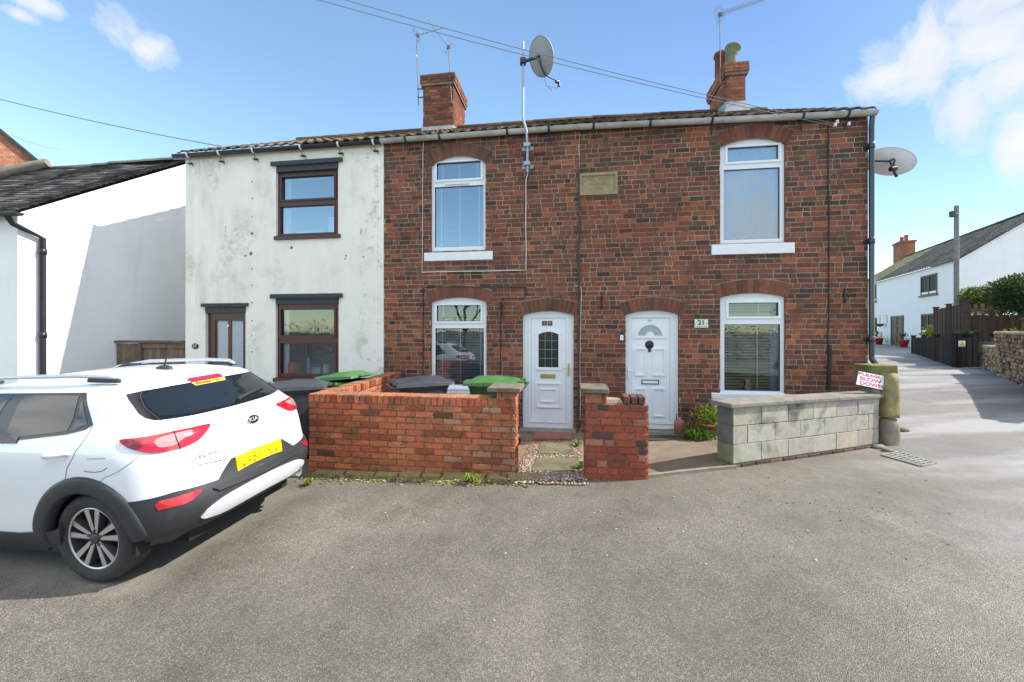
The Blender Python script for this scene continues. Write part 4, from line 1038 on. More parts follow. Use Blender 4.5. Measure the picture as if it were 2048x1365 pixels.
mb.box(xa + .006, xb - .006, .007, th - .007, zb_, zt - .006, OM)
brick_rows(mb, xa, xb, zb_, zs_, orange, ch=.0745, bond='stretch', depth=.02)
brick_rows(mb, xa, xp, zs_, zt, orange, ch=.112, H=.0745, bond='soldier', depth=th - .0, out=.008)
sv = mb.M; mb.M = MW @ Matrix.Translation((xb, 0, 0)) @ Matrix.Rotation(R(90), 4, 'Z'); brick_rows(mb, 0, th, zb_, zt, orange, ch=.0745, bond='stretch', L=.226); mb.M = sv
mb.M = MW @ Matrix.Translation((xb, th, 0)) @ Matrix.Rotation(R(180), 4, 'Z'); brick_rows(mb, 0, xb - xa, zb_, zt, orange, ch=.0745, bond='stretch'); mb.M = sv
mb.build('wall', M_ORANGE, gw, .004, 1)
# pier at its right end
zp = fr(1010, 784)[1]; mb = MB(MW); mb.box(xp + .006, xb - .006, .006, th - .006, zs_, zp - .004, OM)
for T_, ln in ((Matrix.Identity(4), xb - xp), (Matrix.Translation((xb - xp, 0, 0)) @ Matrix.Rotation(R(90), 4, 'Z'), th), (Matrix.Translation((xb - xp, th, 0)) @ Matrix.Rotation(R(180), 4, 'Z'), xb - xp), (Matrix.Translation((0, th, 0)) @ Matrix.Rotation(R(-90), 4, 'Z'), th)):
    mb.M = MW @ Matrix.Translation((xp, 0, 0)) @ T_; brick_rows(mb, 0, ln, zs_ + .002, zp, orange, ch=.074, bond='mixed', depth=.01)
pier = mb.build('pier', M_ORANGE, gw, .004, 1)
mb = MB(MW); mb.box(xp - .1, xb + .06, -.05, th + .16, zp + .0, zp + .05, (1, 1, 1)); mb.build('coping', M_CAP, pier, .008)
# the side return back to the front of the house
mb = MB(MW); p0 = MW @ Vector((xa, th, 0)); p1 = MF @ Vector((fac(781, 760)[0] + .0, 0, 0)); d = (p1 - p0); ln = d.length - .06; d.normalize()
MS = frame(p0, d, Vector((-d.y, d.x, 0))); mb.M = MS
mb.box(.004, ln, -th + .008, -.008, zb_, zt - .006, OM)
mb.M = MS @ Matrix.Translation((0, -th, 0)); brick_rows(mb, 0, ln, zb_, zs_, orange, ch=.0745, bond='stretch', depth=.02); brick_rows(mb, 0, ln, zs_, zt, orange, ch=.112, H=.0745, bond='soldier', depth=th, out=.008)
mb.M = MS @ Matrix.Translation((ln, 0, 0)) @ Matrix.Rotation(R(180), 4, 'Z'); brick_rows(mb, 0, ln, zb_, zs_, orange, ch=.0745, bond='stretch', depth=.02)
mb.build('side_wall', M_ORANGE, gw, .004, 1)
# old stone footing with moss at the foot
mb = MB(MW)
x = xa + .1
while x < xb + .05:
    l_ = rnd.uniform(.18, .4); wd = rnd.uniform(.08, .16); g0 = MW @ Vector((x, -wd, 0)); h_ = gz(g0.x, g0.y)
    mb.hexa([(x, -wd + rnd.uniform(-.02, .02), h_ - .1), (x + l_, -wd + rnd.uniform(-.02, .02), h_ - .1), (x + l_, .01, h_ - .1), (x, .01, h_ - .1)],
            [(x + .01, -wd + .02 + rnd.uniform(0, .03), h_ + rnd.uniform(.01, .03)), (x + l_ - .01, -wd + .02 + rnd.uniform(0, .03), h_ + rnd.uniform(.01, .03)), (x + l_ - .01, .005, h_ + rnd.uniform(.035, .06)), (x + .01, .005, h_ + rnd.uniform(.035, .06))])
    x += l_ + .01
mb.build('footing', mat('mossy_footing', (.24, .175, .085), .95, .4, 9, .6, 50, tint=((.20, .18, .045), .45)), gw, .012)

# free standing pier and stub between the doors
pw = thing('brick_pier', 'short broken red brick wall stub with stone slab between the two paths', 'wall', MW @ Vector((fr(1235, 948)[0], 0, .02)))
def redb(s, z): u = rnd.random(); return jc((.36, .085, .048) if u < .6 else ((.28, .075, .05) if u < .8 else ((.42, .15, .1) if u < .9 else (.11, .06, .055))), .15)
x0, x1 = fr(1170, 850)[0], fr(1296, 850)[0]; xm = fr(1212, 800)[0]; zt1, zt2 = fr(1190, 787)[1], fr(1250, 793)[1]
mb = MB(MW)
mb.box(x0 + .006, x1 - .006, .006, th - .006, -.2, zt2 - .09, OM); mb.box(x0 + .006, xm - .006, .0065, th - .0065, -.2, zt1 - .004, OM)
for T_, ln, a in ((Matrix.Identity(4), x1 - x0, 0), (Matrix.Translation((x1 - x0, 0, 0)) @ Matrix.Rotation(R(90), 4, 'Z'), th, 0), (Matrix.Translation((x1 - x0, th, 0)) @ Matrix.Rotation(R(180), 4, 'Z'), x1 - x0, 0), (Matrix.Translation((0, th, 0)) @ Matrix.Rotation(R(-90), 4, 'Z'), th, 0)):
    mb.M = MW @ Matrix.Translation((x0, 0, 0)) @ T_; brick_rows(mb, 0, ln, -.2, zt2 - .09, redb, ch=.076, bond='mixed', out=.009)
mb.M = MW
def stub(xa_, xb_, za_, zb2):
    for T_, ln in ((Matrix.Identity(4), xb_ - xa_), (Matrix.Translation((xb_ - xa_, 0, 0)) @ Matrix.Rotation(R(90), 4, 'Z'), th), (Matrix.Translation((0, th, 0)) @ Matrix.Rotation(R(-90), 4, 'Z'), th)):
        mb.M = MW @ Matrix.Translation((xa_, 0, 0)) @ T_; brick_rows(mb, 0, ln, za_, zb2, redb, ch=.076, bond='mixed', out=.009)
    mb.M = MW
stub(x0, xm, zt2 - .088, zt1)
brick_rows(mb, fr(1247, 800)[0], x1, zt2 - .088, zt2 + .0, lambda s, z: jc((.16, .07, .055), .2), ch=.1, H=.078, bond='soldier', depth=th, out=.006)
mb.hexa([(xm, .03, zt2 - .088), (xm + .19, .03, zt2 - .088), (xm + .19, th - .02, zt2 - .088), (xm, th - .02, zt2 - .088)], [(xm + .01, .05, zt2 - .05), (xm + .17, .06, zt2 - .04), (xm + .16, th - .04, zt2 - .05), (xm + .02, th - .05, zt2 - .04)], (.4, .3, .22))
mb.build('wall', brick_mat('red_brick_worn', .15), pw, .004, 1)
mb = MB(MW); mb.box(x0 - .05, xm + .03, -.04, th + .2, zt1 + .002, zt1 + .055); mb.build('coping', M_CAP, pw, .008)

# grey block wall, three courses, slab coping
A = at(1466, 808, 800 / 178.); bx, by = A.x, A.y; PH = R(21)
EB = Vector((math.cos(PH), math.sin(PH), 0)); BB = Vector((-math.sin(PH), math.cos(PH), 0)); MBW = frame(Vector((bx, by, 0)), EB, BB)
def bl(px, py, back=0): return on_plane(px, py, Vector((bx, by, 0)), EB, BB, back)
L_ = bl(1757, 840)[0]; zt = bl(1466, 808)[1]; zr = bl(1757, 791)[1]; zbl = bl(1466, 928)[1]; zbr = bl(1757, 886)[1]
slope = (zr - zt + (zbr - zbl)) / 2 / L_; tb_ = .215
bw = thing('block_wall', 'grey concrete block wall with slab coping, dark stains and green algae', 'wall', MBW @ Vector((L_ / 2, 0, zbl)))
t = NT('concrete_block'); c = t.coord(); base = t.n('ShaderNodeVertexColor', {'layer_name': 'Col'}).outputs[0]
col = t.mix(1.0, base, t.ramp(t.noise(c, 16, 6, .7), [(.3, .84), (.7, 1.14)]), 'MULTIPLY')
sp = t.n('ShaderNodeSeparateXYZ'); t.set(sp, 0, c)
col = t.mix(t.math('MULTIPLY', t.ramp(t.noise(c, 2.6, 5, .6), [(.48, 0), (.64, .85)]), t.ramp(t.math('ADD', sp.outputs[2], t.math('MULTIPLY', t.noise(c, 3, 4), .35)), [(.12, 0), (.5, .9)])), col, (.05, .05, .045))   # soot streaks below the coping
col = t.mix(t.math('MULTIPLY', t.ramp(t.noise(c, 3.1, 6, .65), [(.46, 0), (.68, .55)]), t.ramp(t.math('ADD', sp.outputs[2], t.math('MULTIPLY', t.noise(c, 2, 4), .3)), [(.22, 1), (.52, 0)])), col, (.17, .17, .06))   # algae low down
t.pbsdf(col, .92, t.bump(t.noise(c, 90, 5, .75), .5, .006), .2); M_BLOCK = t.m
def blk(s, z): return jc((.40, .365, .305), .12)
zt2_, zb2_ = zt - .045, zbl
mb = MB(MBW)
mb.hexa([(.006, .006, zb2_ - .1), (L_ - .006, .006, zb2_ - .1 + slope * L_), (L_ - .006, tb_ - .006, zb2_ - .1 + slope * L_), (.006, tb_ - .006, zb2_ - .1)],
        [(.006, .006, zt2_ - .004), (L_ - .006, .006, zt2_ - .004 + slope * L_), (L_ - .006, tb_ - .006, zt2_ - .004 + slope * L_), (.006, tb_ - .006, zt2_ - .004)], (.19, .18, .155))
ch_ = (zt2_ - zb2_) / 3
brick_rows(mb, 0, L_, zb2_, zt2_, blk, ch=ch_, L=.45, bond='stretch', joint=.008, out=.004, slope=slope)
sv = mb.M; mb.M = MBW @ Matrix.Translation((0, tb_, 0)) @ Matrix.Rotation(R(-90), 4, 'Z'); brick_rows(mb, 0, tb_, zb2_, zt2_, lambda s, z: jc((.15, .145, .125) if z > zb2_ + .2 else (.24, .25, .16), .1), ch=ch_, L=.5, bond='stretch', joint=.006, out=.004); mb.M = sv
mb.M = MBW @ Matrix.Translation((L_, tb_, 0)) @ Matrix.Rotation(R(180), 4, 'Z'); brick_rows(mb, 0, L_, zb2_ + slope * L_, zt2_ + slope * L_, blk, ch=ch_, L=.45, bond='stretch', joint=.008, out=.004, slope=-slope); mb.M = sv
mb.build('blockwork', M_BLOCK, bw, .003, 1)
mb = MB(MBW); xx = -.06
for ln in (.95, .93, L_ - 1.76):
    za = zt2_ + slope * xx; zb3 = zt2_ + slope * (xx + ln)
    mb.hexa([(xx, -.035, za), (xx + ln - .006, -.035, zb3), (xx + ln - .006, tb_ + .05, zb3), (xx, tb_ + .05, za)], [(xx, -.035, za + .047), (xx + ln - .006, -.035, zb3 + .047), (xx + ln - .006, tb_ + .05, zb3 + .055), (xx, tb_ + .05, za + .055)]); xx += ln
mb.build('coping', M_CONC, bw, .008)
mb = MB(MBW); brick_rows(mb, .12, L_ - .05, zb2_ - .1, zb2_ - .004, lambda s, z: jc((.16, .09, .065), .4), ch=.09, bond='stretch', out=.012, depth=.05, slope=slope, joint=.016); mb.build('brick_footing', M_BRICK, bw, .006)
# tin sign leaning on the end of the coping
sg = thing('warning_sign', 'small white tin sign reading PLEASE SLOW DOWN leaning on the wall end', 'sign', MBW @ Vector((L_ - .15, .05, zr + .03)))
dep = (MBW @ Vector((L_ - .12, .02, 0))).y
c4 = [at(x, y, dep + dd) for x, y, dd in ((1712, 769, -.02), (1765, 780, .02), (1768, 753, .1), (1717, 743, .06))]
nn = (c4[1] - c4[0]).cross(c4[3] - c4[0]).normalized()
mb = MB(); mb.hexa(c4, [p + nn * .004 for p in c4]); mb.build('plate', mat('tin_plate', (.74, .70, .76), .4, .05, 5, 0), sg)
rt = ((c4[1] - c4[0]) + (c4[2] - c4[3])).normalized(); upv = nn.cross(rt); ctr = (c4[0] + c4[1] + c4[2] + c4[3]) / 4 + nn * .0055
W_ = (c4[1] - c4[0]).length; H_ = (c4[3] - c4[0]).length
tb = MB()
for txt, dy, k, hh in (('PLEASE', .31, .84, .19), ('SLOW', .01, .82, .235), ('DOWN', -.31, .86, .245)):
    sz = H_ * hh / .7; v_, _f2 = text_geo(txt, sz, 0, .0); tw_ = max(v.x for v in v_) - min(v.x for v in v_)
    text_on(tb, facing(ctr + upv * H_ * dy, rt, upv), txt, sz, .0008, .0016, sx=W_ * k / tw_)
tb.build('lettering', mat('sign_red', (.42, .03, .07), .5, .05, 5, 0), sg)
# old gatepost, cracked in two, mossy block behind
dep = 5.42; gp = at(1780, 893, dep)
po = thing('stone_gatepost', 'cracked round stone gatepost with yellow lichen at the lane corner', 'gatepost', gp)
def dcm(px, wpx, d_): return at(px, 800, d_).x, wpx / 2 / FPX * d_
xc, rr = dcm(1780, 29, dep + .09); zlo, zmd, zhi = min(gz(xc, dep + rr), gp.z) - .06, at(0, 839, dep).z, at(0, 750, dep).z
M_LICH = mat('lichen_stone', (.35, .28, .12), .9, .4, 7, .7, 45, .2, tint=((.20, .175, .12), .42), bdist=.012)
def rough_col(x, y, z0, z1, r0, r1, m, name, parent, tilt=0, sq=1.0):
    mb = MB(); n, k = 20, 9; vs = []
    for i in range(k + 1):
        f = i / k; rr_ = r0 + (r1 - r0) * f; rr_ *= 1 - .22 * max(0, (f - .86) / .14) ** 2
        for j in range(n):
            a = 2 * math.pi * j / n; q = rr_ * (1 + .035 * math.sin(3 * a + i) + rnd.uniform(-.02, .02)); s4 = (abs(math.cos(a)) ** 4 + abs(math.sin(a)) ** 4) ** -.25
            q *= 1 + (s4 - 1) * .55
            vs.append((x + q * math.cos(a) + tilt * f, y + q * math.sin(a) * sq, z0 + (z1 - z0) * f + rnd.uniform(-.008, .008)))
    fs_ = [(i * n + j, i * n + (j + 1) % n, (i + 1) * n + (j + 1) % n, (i + 1) * n + j) for i in range(k) for j in range(n)] + [tuple(range(k * n, k * n + n)), tuple(reversed(range(n)))]
    mb.add(vs, fs_, (1, 1, 1), True); return mb.build(name, m, parent)
rough_col(xc, dep + rr, zmd + .01, zhi, rr, rr * .86, M_LICH, 'post_top', po, .012)
rough_col(xc - .005, dep + rr, zlo, zmd - .012, rr * 1.04, rr * 1.0, mat('old_mortar', (.27, .235, .18), .92, .3, 8, .6, 50, .2, bdist=.01), 'post_foot', po)
cb = thing('stone_block', 'square mossy green stone block behind the lichen gatepost', 'stone', at(1765, 775, dep + .5) - Vector((0, 0, .4)))
d2 = dep + .35; q0, q1 = at(1742, 776, d2), at(1797, 731, d2); mb = MB(); mb.box(q0.x, q1.x, d2, d2 + .3, q0.z, q1.z); mb.build('cap_block', mat('mossy_block', (.16, .155, .05), .95, .4, 8, .6, 50, tint=((.09, .1, .02), .5)), cb, .015)
mb = MB(); mb.box(q0.x + .04, q1.x - .02, d2 + .03, d2 + .27, gz(q0.x, d2) - .1, q0.z - .002); mb.build('block_base', M_CONC, cb, .02)
for px, py, s_, lab in ((1807, 862, .06, 'loose flat stone beside the foot of the lichen gatepost'), (1775, 903, .05, 'broken paving lump between the block wall and drain'), (1747, 884, .05, 'loose red brick piece at the end of the block wall'), (1758, 897, .06, 'small stone lump beside the drain grating')):
    p = ground(px, py); mb = MB(); mb.ico((p.x, p.y, p.z + s_ * .3), s_, 2, (1.5, 1, .55), .14); setp(mb.build('loose_stone', M_CONC if 'red' not in lab else M_TERRACOTTA), lab, 'stone', 'loose stones at the lane corner')
# drain grating
g4 = [ground(x, y, .004) for x, y in ((1764, 912), (1842, 934), (1870, 928), (1800, 905))]
dg = thing('drain_grating', 'iron drain grating of slanting bars in the road by the gatepost', 'drain', (g4[0] + g4[2]) / 2)
mb = MB()
def gpt(u, v): return g4[0] * (1 - u) * (1 - v) + g4[1] * u * (1 - v) + g4[2] * u * v + g4[3] * (1 - u) * v
def bar(mb, u0, v0, u1, v1, wd, h):
    a, b_ = gpt(u0, v0), gpt(u1, v1); d = (b_ - a).normalized(); s_ = Vector((-d.y, d.x, 0)) * wd / 2; up = Vector((0, 0, h))
    lo = [a - s_, b_ - s_, b_ + s_, a + s_]; mb.hexa([p - up * .3 for p in lo], [p + up for p in lo])
for i in range(9): bar(mb, i / 8, 0, i / 8, 1, .032, .012)
for v in (0, .5, 1): bar(mb, 0, v, 1, v, .04, .0135)
mb.build('grating', mat('worn_iron', (.25, .24, .22), .6, .3, 12, .3, 60, metal=.3), dg)
mb = MB(); mb.add([p + Vector((0, 0, .002)) for p in g4], [(0, 1, 2, 3)]); mb.build('drain_pit', mat('pit', (.012, .012, .012), .9, 0, 5, 0), dg)
# ------------------------------------------------------------------ forecourts
W2 = lambda v: (v.x, v.y)
gx0, gx1 = fr(1031, 850)[0], fr(1170, 850)[0]
poly = [W2(MW @ Vector((fr(640, 850)[0], .12, 0))), W2(MW @ Vector((gx0 - .12, .12, 0))), W2(MW @ Vector((gx0 - .1, -.12, 0))), W2(MW @ Vector((gx0 + .18, -.16, 0))), W2(MW @ Vector((gx1 + .05, -.03, 0))), W2(MW @ Vector((gx1 + .14, .2, 0))),
        W2(MF @ Vector((fs(1215), .05, 0))), W2(MF @ Vector((fs(785), .05, 0)))]
sheet('gravel_bed', poly, mat('gravel_bed', (.24, .17, .12), .95, .5, 40, .8, 90, .2, bdist=.012), .012)
pb = MB(); PC = [(.36, .25, .18), (.42, .34, .27), (.28, .18, .13), (.22, .165, .13), (.48, .41, .34), (.32, .2, .14)]
for i in range(2600):
    v = rnd.random(); a = MW @ Vector((gx0 + (gx1 - gx0) * rnd.random() + (.05 - .22 * rnd.random() if v < .12 else 0), -.2 + (v ** 1.25) * 2.4, 0))
    if rnd.random() < .25: a = MW @ Vector((gx0 + .38 * rnd.random(), -.1 + rnd.random() * .9, 0))
    r_ = rnd.uniform(.007, .017); bm_ = (rnd.uniform(.8, 1.4), rnd.uniform(.8, 1.3), .65)
    pb.ico((a.x, a.y, gz(a.x, a.y) + .014 + r_ * .2), r_, 1, bm_, .15, jc(rnd.choice(PC), .15))
setp(pb.build('gravel', mat('pebbles', None, .8, .15, 40, 0)), 'pinkish pea gravel on the path to the left white door', 'gravel', kind='stuff')
def slab(name, label, px4, m, lift, th, cat, grp=None):
    P = [ground(x, y) for x, y in px4]; z = max(p.z for p in P) * .5 + sum(p.z for p in P) / 4 * .5 + lift; zz = [p.z + lift for p in P]
    mb = MB(); mb.hexa([Vector((p.x, p.y, q - th)) for p, q in zip(P, zz)], [Vector((p.x, p.y, q)) for p, q in zip(P, zz)])
    return setp(mb.build(name, m, None, .008), label, cat, grp)
M_SLAB = mat('mossy_slab', (.17, .15, .095), .9, .3, 6, .5, 60, .2, tint=((.085, .085, .045), .48))
slab('stepping_slab', 'mossy paving slab of the gravel path, the one nearest the road', ((1062, 946), (1150, 947), (1146, 920), (1072, 919)), M_SLAB, .03, .06, 'paving slab', 'stepping slabs')
slab('stepping_slab', 'mossy paving slab of the gravel path, the middle one', ((1076, 911), (1148, 912), (1146, 890), (1080, 889)), M_SLAB, .03, .06, 'paving slab', 'stepping slabs')
slab('brick_step', 'red brick edged step in front of the left white door', ((1066, 884), (1144, 884), (1144, 870), (1068, 870)), mat('brick_step', (.3, .12, .08), .9, .3, 12, .4), .055, .1, 'step')
pad = [W2(MW @ Vector((fr(1290, 850)[0], .02, 0))), W2(Vector((bx, by, 0)) + EB * .02 - BB * .03), W2(MBW @ Vector((.05, .1, 0))), W2(MBW @ Vector((L_, .15, 0))), W2(MF @ Vector((S_R, .05, 0))), W2(MF @ Vector((fs(1225), .05, 0))), W2(MW @ Vector((fr(1200, 850)[0], .2, 0)))]
sheet('concrete_path', pad, mat('brown_concrete', (.205, .16, .115), .9, .25, 5, .4, 120, .25, tint=((.14, .105, .075), .55)), .03)
mb = MB(); a, b_ = Vector((*pad[0], 0)), Vector((*pad[1], 0)); n = 12
for i in range(n):
    p, q = a + (b_ - a) * i / n, a + (b_ - a) * (i + 1) / n; s_ = Vector((0, .05, 0))
    mb.hexa([Vector((v.x, v.y, gz(v.x, v.y) - .08)) for v in (p, q, q + s_, p + s_)], [Vector((v.x, v.y, gz(v.x, v.y) + .033)) for v in (p, q, q + s_, p + s_)])
setp(mb.build('path_edge', mat('path_edge', (.25, .21, .16), .9, .3, 9, .4)), kind='structure')
mt = ground(1330, 882); mb = MB(); mb.box(mt.x - .3, mt.x + .32, mt.y - .16, mt.y + .14, gz(mt.x, mt.y) + .034, gz(mt.x, mt.y) + .05); setp(mb.build('door_mat', mat('mat', (.03, .027, .024), .95, .3, 40, .5)), 'dark door mat on brown concrete at the right white door', 'door mat')

# ------------------------------------------------------------------ wheelie bins
def make_bin(label, m, mlid, c, rot, open_deg=0, base=None):
    """two-wheeled bin; local x = front to back (handle at +x)"""
    z0 = gz(c[0], c[1]) - .005
    b = thing('wheelie_bin', label, 'bin', (c[0], c[1], z0), 'wheelie bins by the garden wall')
    T = Matrix.Translation((c[0], c[1], z0)) @ Matrix.Rotation(R(rot), 4, 'Z')
    mb = MB(T); lv = [(.06, .21, .20, .23), (.5, .27, .3, .255), (.9, .325, .36, .28), (.93, .34, .375, .295), (.985, .345, .38, .30)]
    vs = []; n = 24
    for z, f, k, hw in lv:
        for j in range(n):
            a = 2 * math.pi * j / n; c_, s_ = math.cos(a), math.sin(a); q = (abs(c_) ** 5 + abs(s_) ** 5) ** -.2
            vs.append((q * c_ * (k if c_ > 0 else f), q * s_ * hw, z))
    fs_ = [(i * n + j, i * n + (j + 1) % n, (i + 1) * n + (j + 1) % n, (i + 1) * n + j) for i in range(len(lv) - 1) for j in range(n)] + [tuple(reversed(range(n)))]
    mb.add(vs, fs_, (1, 1, 1), False); mb.box(-.06, .06, -.29, .29, .8, .83) if 0 else None
    mb.tube([(.40, -.25, .93), (.47, -.25, .955), (.47, .25, .955), (.40, .25, .93)], .016, 8)
    mb.build('body', m, b, .006)
    # lid: domed shell with a rim, raised middle and a dished grip
    hinge = Vector((.40, 0, .99)); TL = T @ Matrix.Translation(hinge) @ Matrix.Rotation(R(open_deg), 4, 'Y') @ Matrix.Translation(-hinge)
    lb = MB(TL); nx, ny = 14, 10; vs = []
    for i in range(nx + 1):
        for j in range(ny + 1):
            u, v = i / nx, j / ny; x = -.385 + .80 * u; hw = .32 - .03 * (1 - u) ** 3; y = -hw + 2 * hw * v
            e = min(u, 1 - u) * nx; ev = min(v, 1 - v) * ny
            h = .98 + .015 + .035 * min(1, e / 2.2) * min(1, ev / 2.0) + .02 * math.sin(math.pi * u) + (.018 if .25 < v < .75 and .12 < u < .8 else 0) - (.045 if .60 < u < .84 and .27 < v < .73 else 0)
            vs.append((x, y, h))
    m_ = ny + 1
    top = [(i * m_ + j, (i + 1) * m_ + j, (i + 1) * m_ + j + 1, i * m_ + j + 1) for i in range(nx) for j in range(ny)]
    bd = [i * m_ for i in range(nx + 1)] + [nx * m_ + j for j in range(1, ny + 1)] + [i * m_ + ny for i in range(nx - 1, -1, -1)] + [j for j in range(ny - 1, 0, -1)]
    k0 = len(vs); vs += [(vs[q][0], vs[q][1], .965) for q in bd]
    sk = [(bd[q], k0 + q, k0 + (q + 1) % len(bd), bd[(q + 1) % len(bd)]) for q in range(len(bd))]
    lb.add(vs, top + sk + [tuple(k0 + q for q in range(len(bd)))], (1, 1, 1), True)
    lb.box(.36, .44, -.2, -.12, .97, 1.03); lb.box(.36, .44, .12, .2, .97, 1.03); lb.box(-.43, -.375, -.13, .13, .98, 1.0)
    lb.build('lid', mlid, b, .005)
    for sy in (-1, 1):
        wb = MB(T); wb.lathe([(0, -.025), (.075, -.025), (.1, -.02), (.1, .02), (.075, .025), (0, .025)], 20, Matrix.Translation((.26, sy * .26, .1)) @ Matrix.Rotation(R(90), 4, 'X')); wb.build('wheel', M_BLACK, b)
    return b
M_BINB = mat('charcoal_bin', (.045, .05, .06), .42, .15, 5, .1, 90, tint=((.10, .105, .11), .66)); M_BING = mat('green_bin', (.03, .09, .027), .42, .15, 5, .1, 90)
M_BINGL = mat('green_lid', (.06, .165, .045), .5, .15, 5, .1, 90, tint=((.11, .2, .085), .6))
def gp2(px, d): q = at(px, 700, d); return (q.x, q.y)
make_bin('charcoal wheelie bin behind the garden wall, in front of the left lower window', M_BINB, M_BINB, gp2(846, 5.75), 205)
make_bin('green wheelie bin behind the garden wall beside the left white door', M_BING, M_BINGL, gp2(988, 5.7), -8)
make_bin('charcoal wheelie bin between the white car and the garden wall', M_BINB, M_BINB, gp2(596, 5.55), 200)
make_bin('green wheelie bin under the white cottage lower window, lid ajar', M_BING, M_BINGL, gp2(690, 6.35), 160, 6)

# ------------------------------------------------------------------ plants
def leaves(mb, c, rad, n, size, cols, flat=.5, shell_=.55, up=.3):
    c = Vector(c)
    for i in range(n):
        d = Vector((rnd.gauss(0, 1), rnd.gauss(0, 1), rnd.gauss(0, 1))).normalized(); r_ = (shell_ + (1 - shell_) * rnd.random() ** .6)
        p = c + Vector((d.x * rad[0], d.y * rad[1], d.z * rad[2])) * r_
        t_ = (d + Vector((rnd.gauss(0, .6), rnd.gauss(0, .6), rnd.gauss(up, .6)))).normalized(); s_ = t_.cross(Vector((rnd.gauss(0, 1), rnd.gauss(0, 1), rnd.gauss(0, 1)))).normalized(); nn_ = t_.cross(s_)
        L2 = size * rnd.uniform(.6, 1.3); W3 = L2 * flat
        mb.add([p, p + t_ * L2 * .5 + s_ * W3 * .5 + nn_ * L2 * .06, p + t_ * L2, p + t_ * L2 * .5 - s_ * W3 * .5 + nn_ * L2 * .06], [(0, 1, 2), (0, 2, 3)], jc(rnd.choice(cols), .25))
def shrub(name, label, c, rad, n, size, m, cat='bush', core=None, lumps=7, cols=((1, 1, 1), (.7, .75, .7), (1.3, 1.25, 1.1)), group=None, flat=.5):
    """stem plus foliage of separate leaves in lumps"""
    c = Vector(c); b = thing(name, label, cat, c - Vector((0, 0, rad[2])), group)
    mb = MB()
    if core: mb.ico(c, 1, 2, (rad[0] * core, rad[1] * core, rad[2] * core), .12, (.35, .4, .35))
    leaves(mb, c, rad, n // 2, size, cols, flat)
    for k in range(lumps):
        d = Vector((rnd.gauss(0, 1), rnd.gauss(0, 1), rnd.gauss(.2, .8))).normalized(); q = c + Vector((d.x * rad[0], d.y * rad[1], d.z * rad[2])) * .72
        leaves(mb, q, [x * rnd.uniform(.3, .48) for x in rad], n // (2 * lumps), size, [jc(cc, .3) for cc in cols], flat)
    mb.build('foliage', m, b)
    sb = MB()
    for k in range(4): sb.tube([c - Vector((0, 0, rad[2] * 1.3)), c + Vector((rnd.uniform(-.4, .4) * rad[0], rnd.uniform(-.4, .4) * rad[1], rad[2] * .3))], [.03 * rad[2] + .006, .01 * rad[2] + .003], 6)
    sb.build('stem', M_WOODB, b)
    return b
M_WOODB = mat('bark', (.09, .065, .045), .9, .3, 14, .4)
d = 6.55; pc = at(1359, 870, d); zb2 = gz(pc.x, d) + .03
cn = thing('watering_can', 'dusty pink round canister on the path beside the right white door', 'canister', (pc.x, d, zb2))
mb = MB(); mb.lathe([(0, 0), (.07, 0), (.082, .02), (.085, .10), (.08, .19), (.06, .225), (.03, .24), (.03, .27), (0, .27)], 22, Matrix.Translation((pc.x, d, zb2))); mb.build('body', mat('pink_metal', (.34, .11, .10), .6, .2, 9, .1), cn)
mb = MB(); mb.tube([(pc.x - .05, d, zb2 + .21), (pc.x - .05, d, zb2 + .32), (pc.x + .05, d, zb2 + .32), (pc.x + .05, d, zb2 + .21)], .008, 7); mb.build('handle', M_DARKMETAL, cn)
d = 6.15; pc = at(1418, 880, d); z0 = gz(pc.x, d) + .03
pp = thing('potted_plant', 'terracotta pot of reddish and yellow green leaves by the block wall end', 'plant pot', (pc.x, d, z0))
mb = MB(); mb.lathe([(0, 0), (.09, 0), (.12, .17), (.135, .17), (.135, .21), (.115, .21), (.11, .18), (0, .18)], 22, Matrix.Translation((pc.x, d, z0))); mb.build('pot', M_TERRACOTTA, pp)
mb = MB(); leaves(mb, (pc.x, d, z0 + .32), (.17, .17, .15), 260, .085, ((1.4, 1.3, .8), (1.8, 1.6, .7), (1, 1, .8)), .35, .2, .8); leaves(mb, (pc.x - .12, d + .05, z0 + .33), (.13, .1, .12), 120, .07, ((2.2, .75, .6), (1.8, .9, .5)), .35, .2, .8); mb.build('foliage', M_LEAFG, pp)
d = 6.0; pc = at(1398, 884, d); z0 = gz(pc.x, d) + .03
gpl = thing('low_plant', 'low mound of fresh green leaves at the foot of the terracotta pot', 'plant', (pc.x, d, z0)); mb = MB(); leaves(mb, (pc.x, d, z0 + .05), (.22, .16, .1), 420, .055, ((.75, .85, .8), (1, 1, 1), (.55, .7, .5)), .6, .3, .5); mb.build('foliage', M_LEAFG, gpl)
d = 6.25; pc = at(1381, 860, d); z0 = gz(pc.x, d) + .03
bpl = thing('low_plant', 'dry brownish trailing plant against the brick beside the pink canister', 'plant', (pc.x, d, z0)); mb = MB(); leaves(mb, (pc.x, d, z0 + .13), (.12, .1, .13), 160, .06, ((1.9, .9, .6), (1.2, .9, .6)), .4, .2, .6); mb.build('foliage', M_LEAFG, bpl)
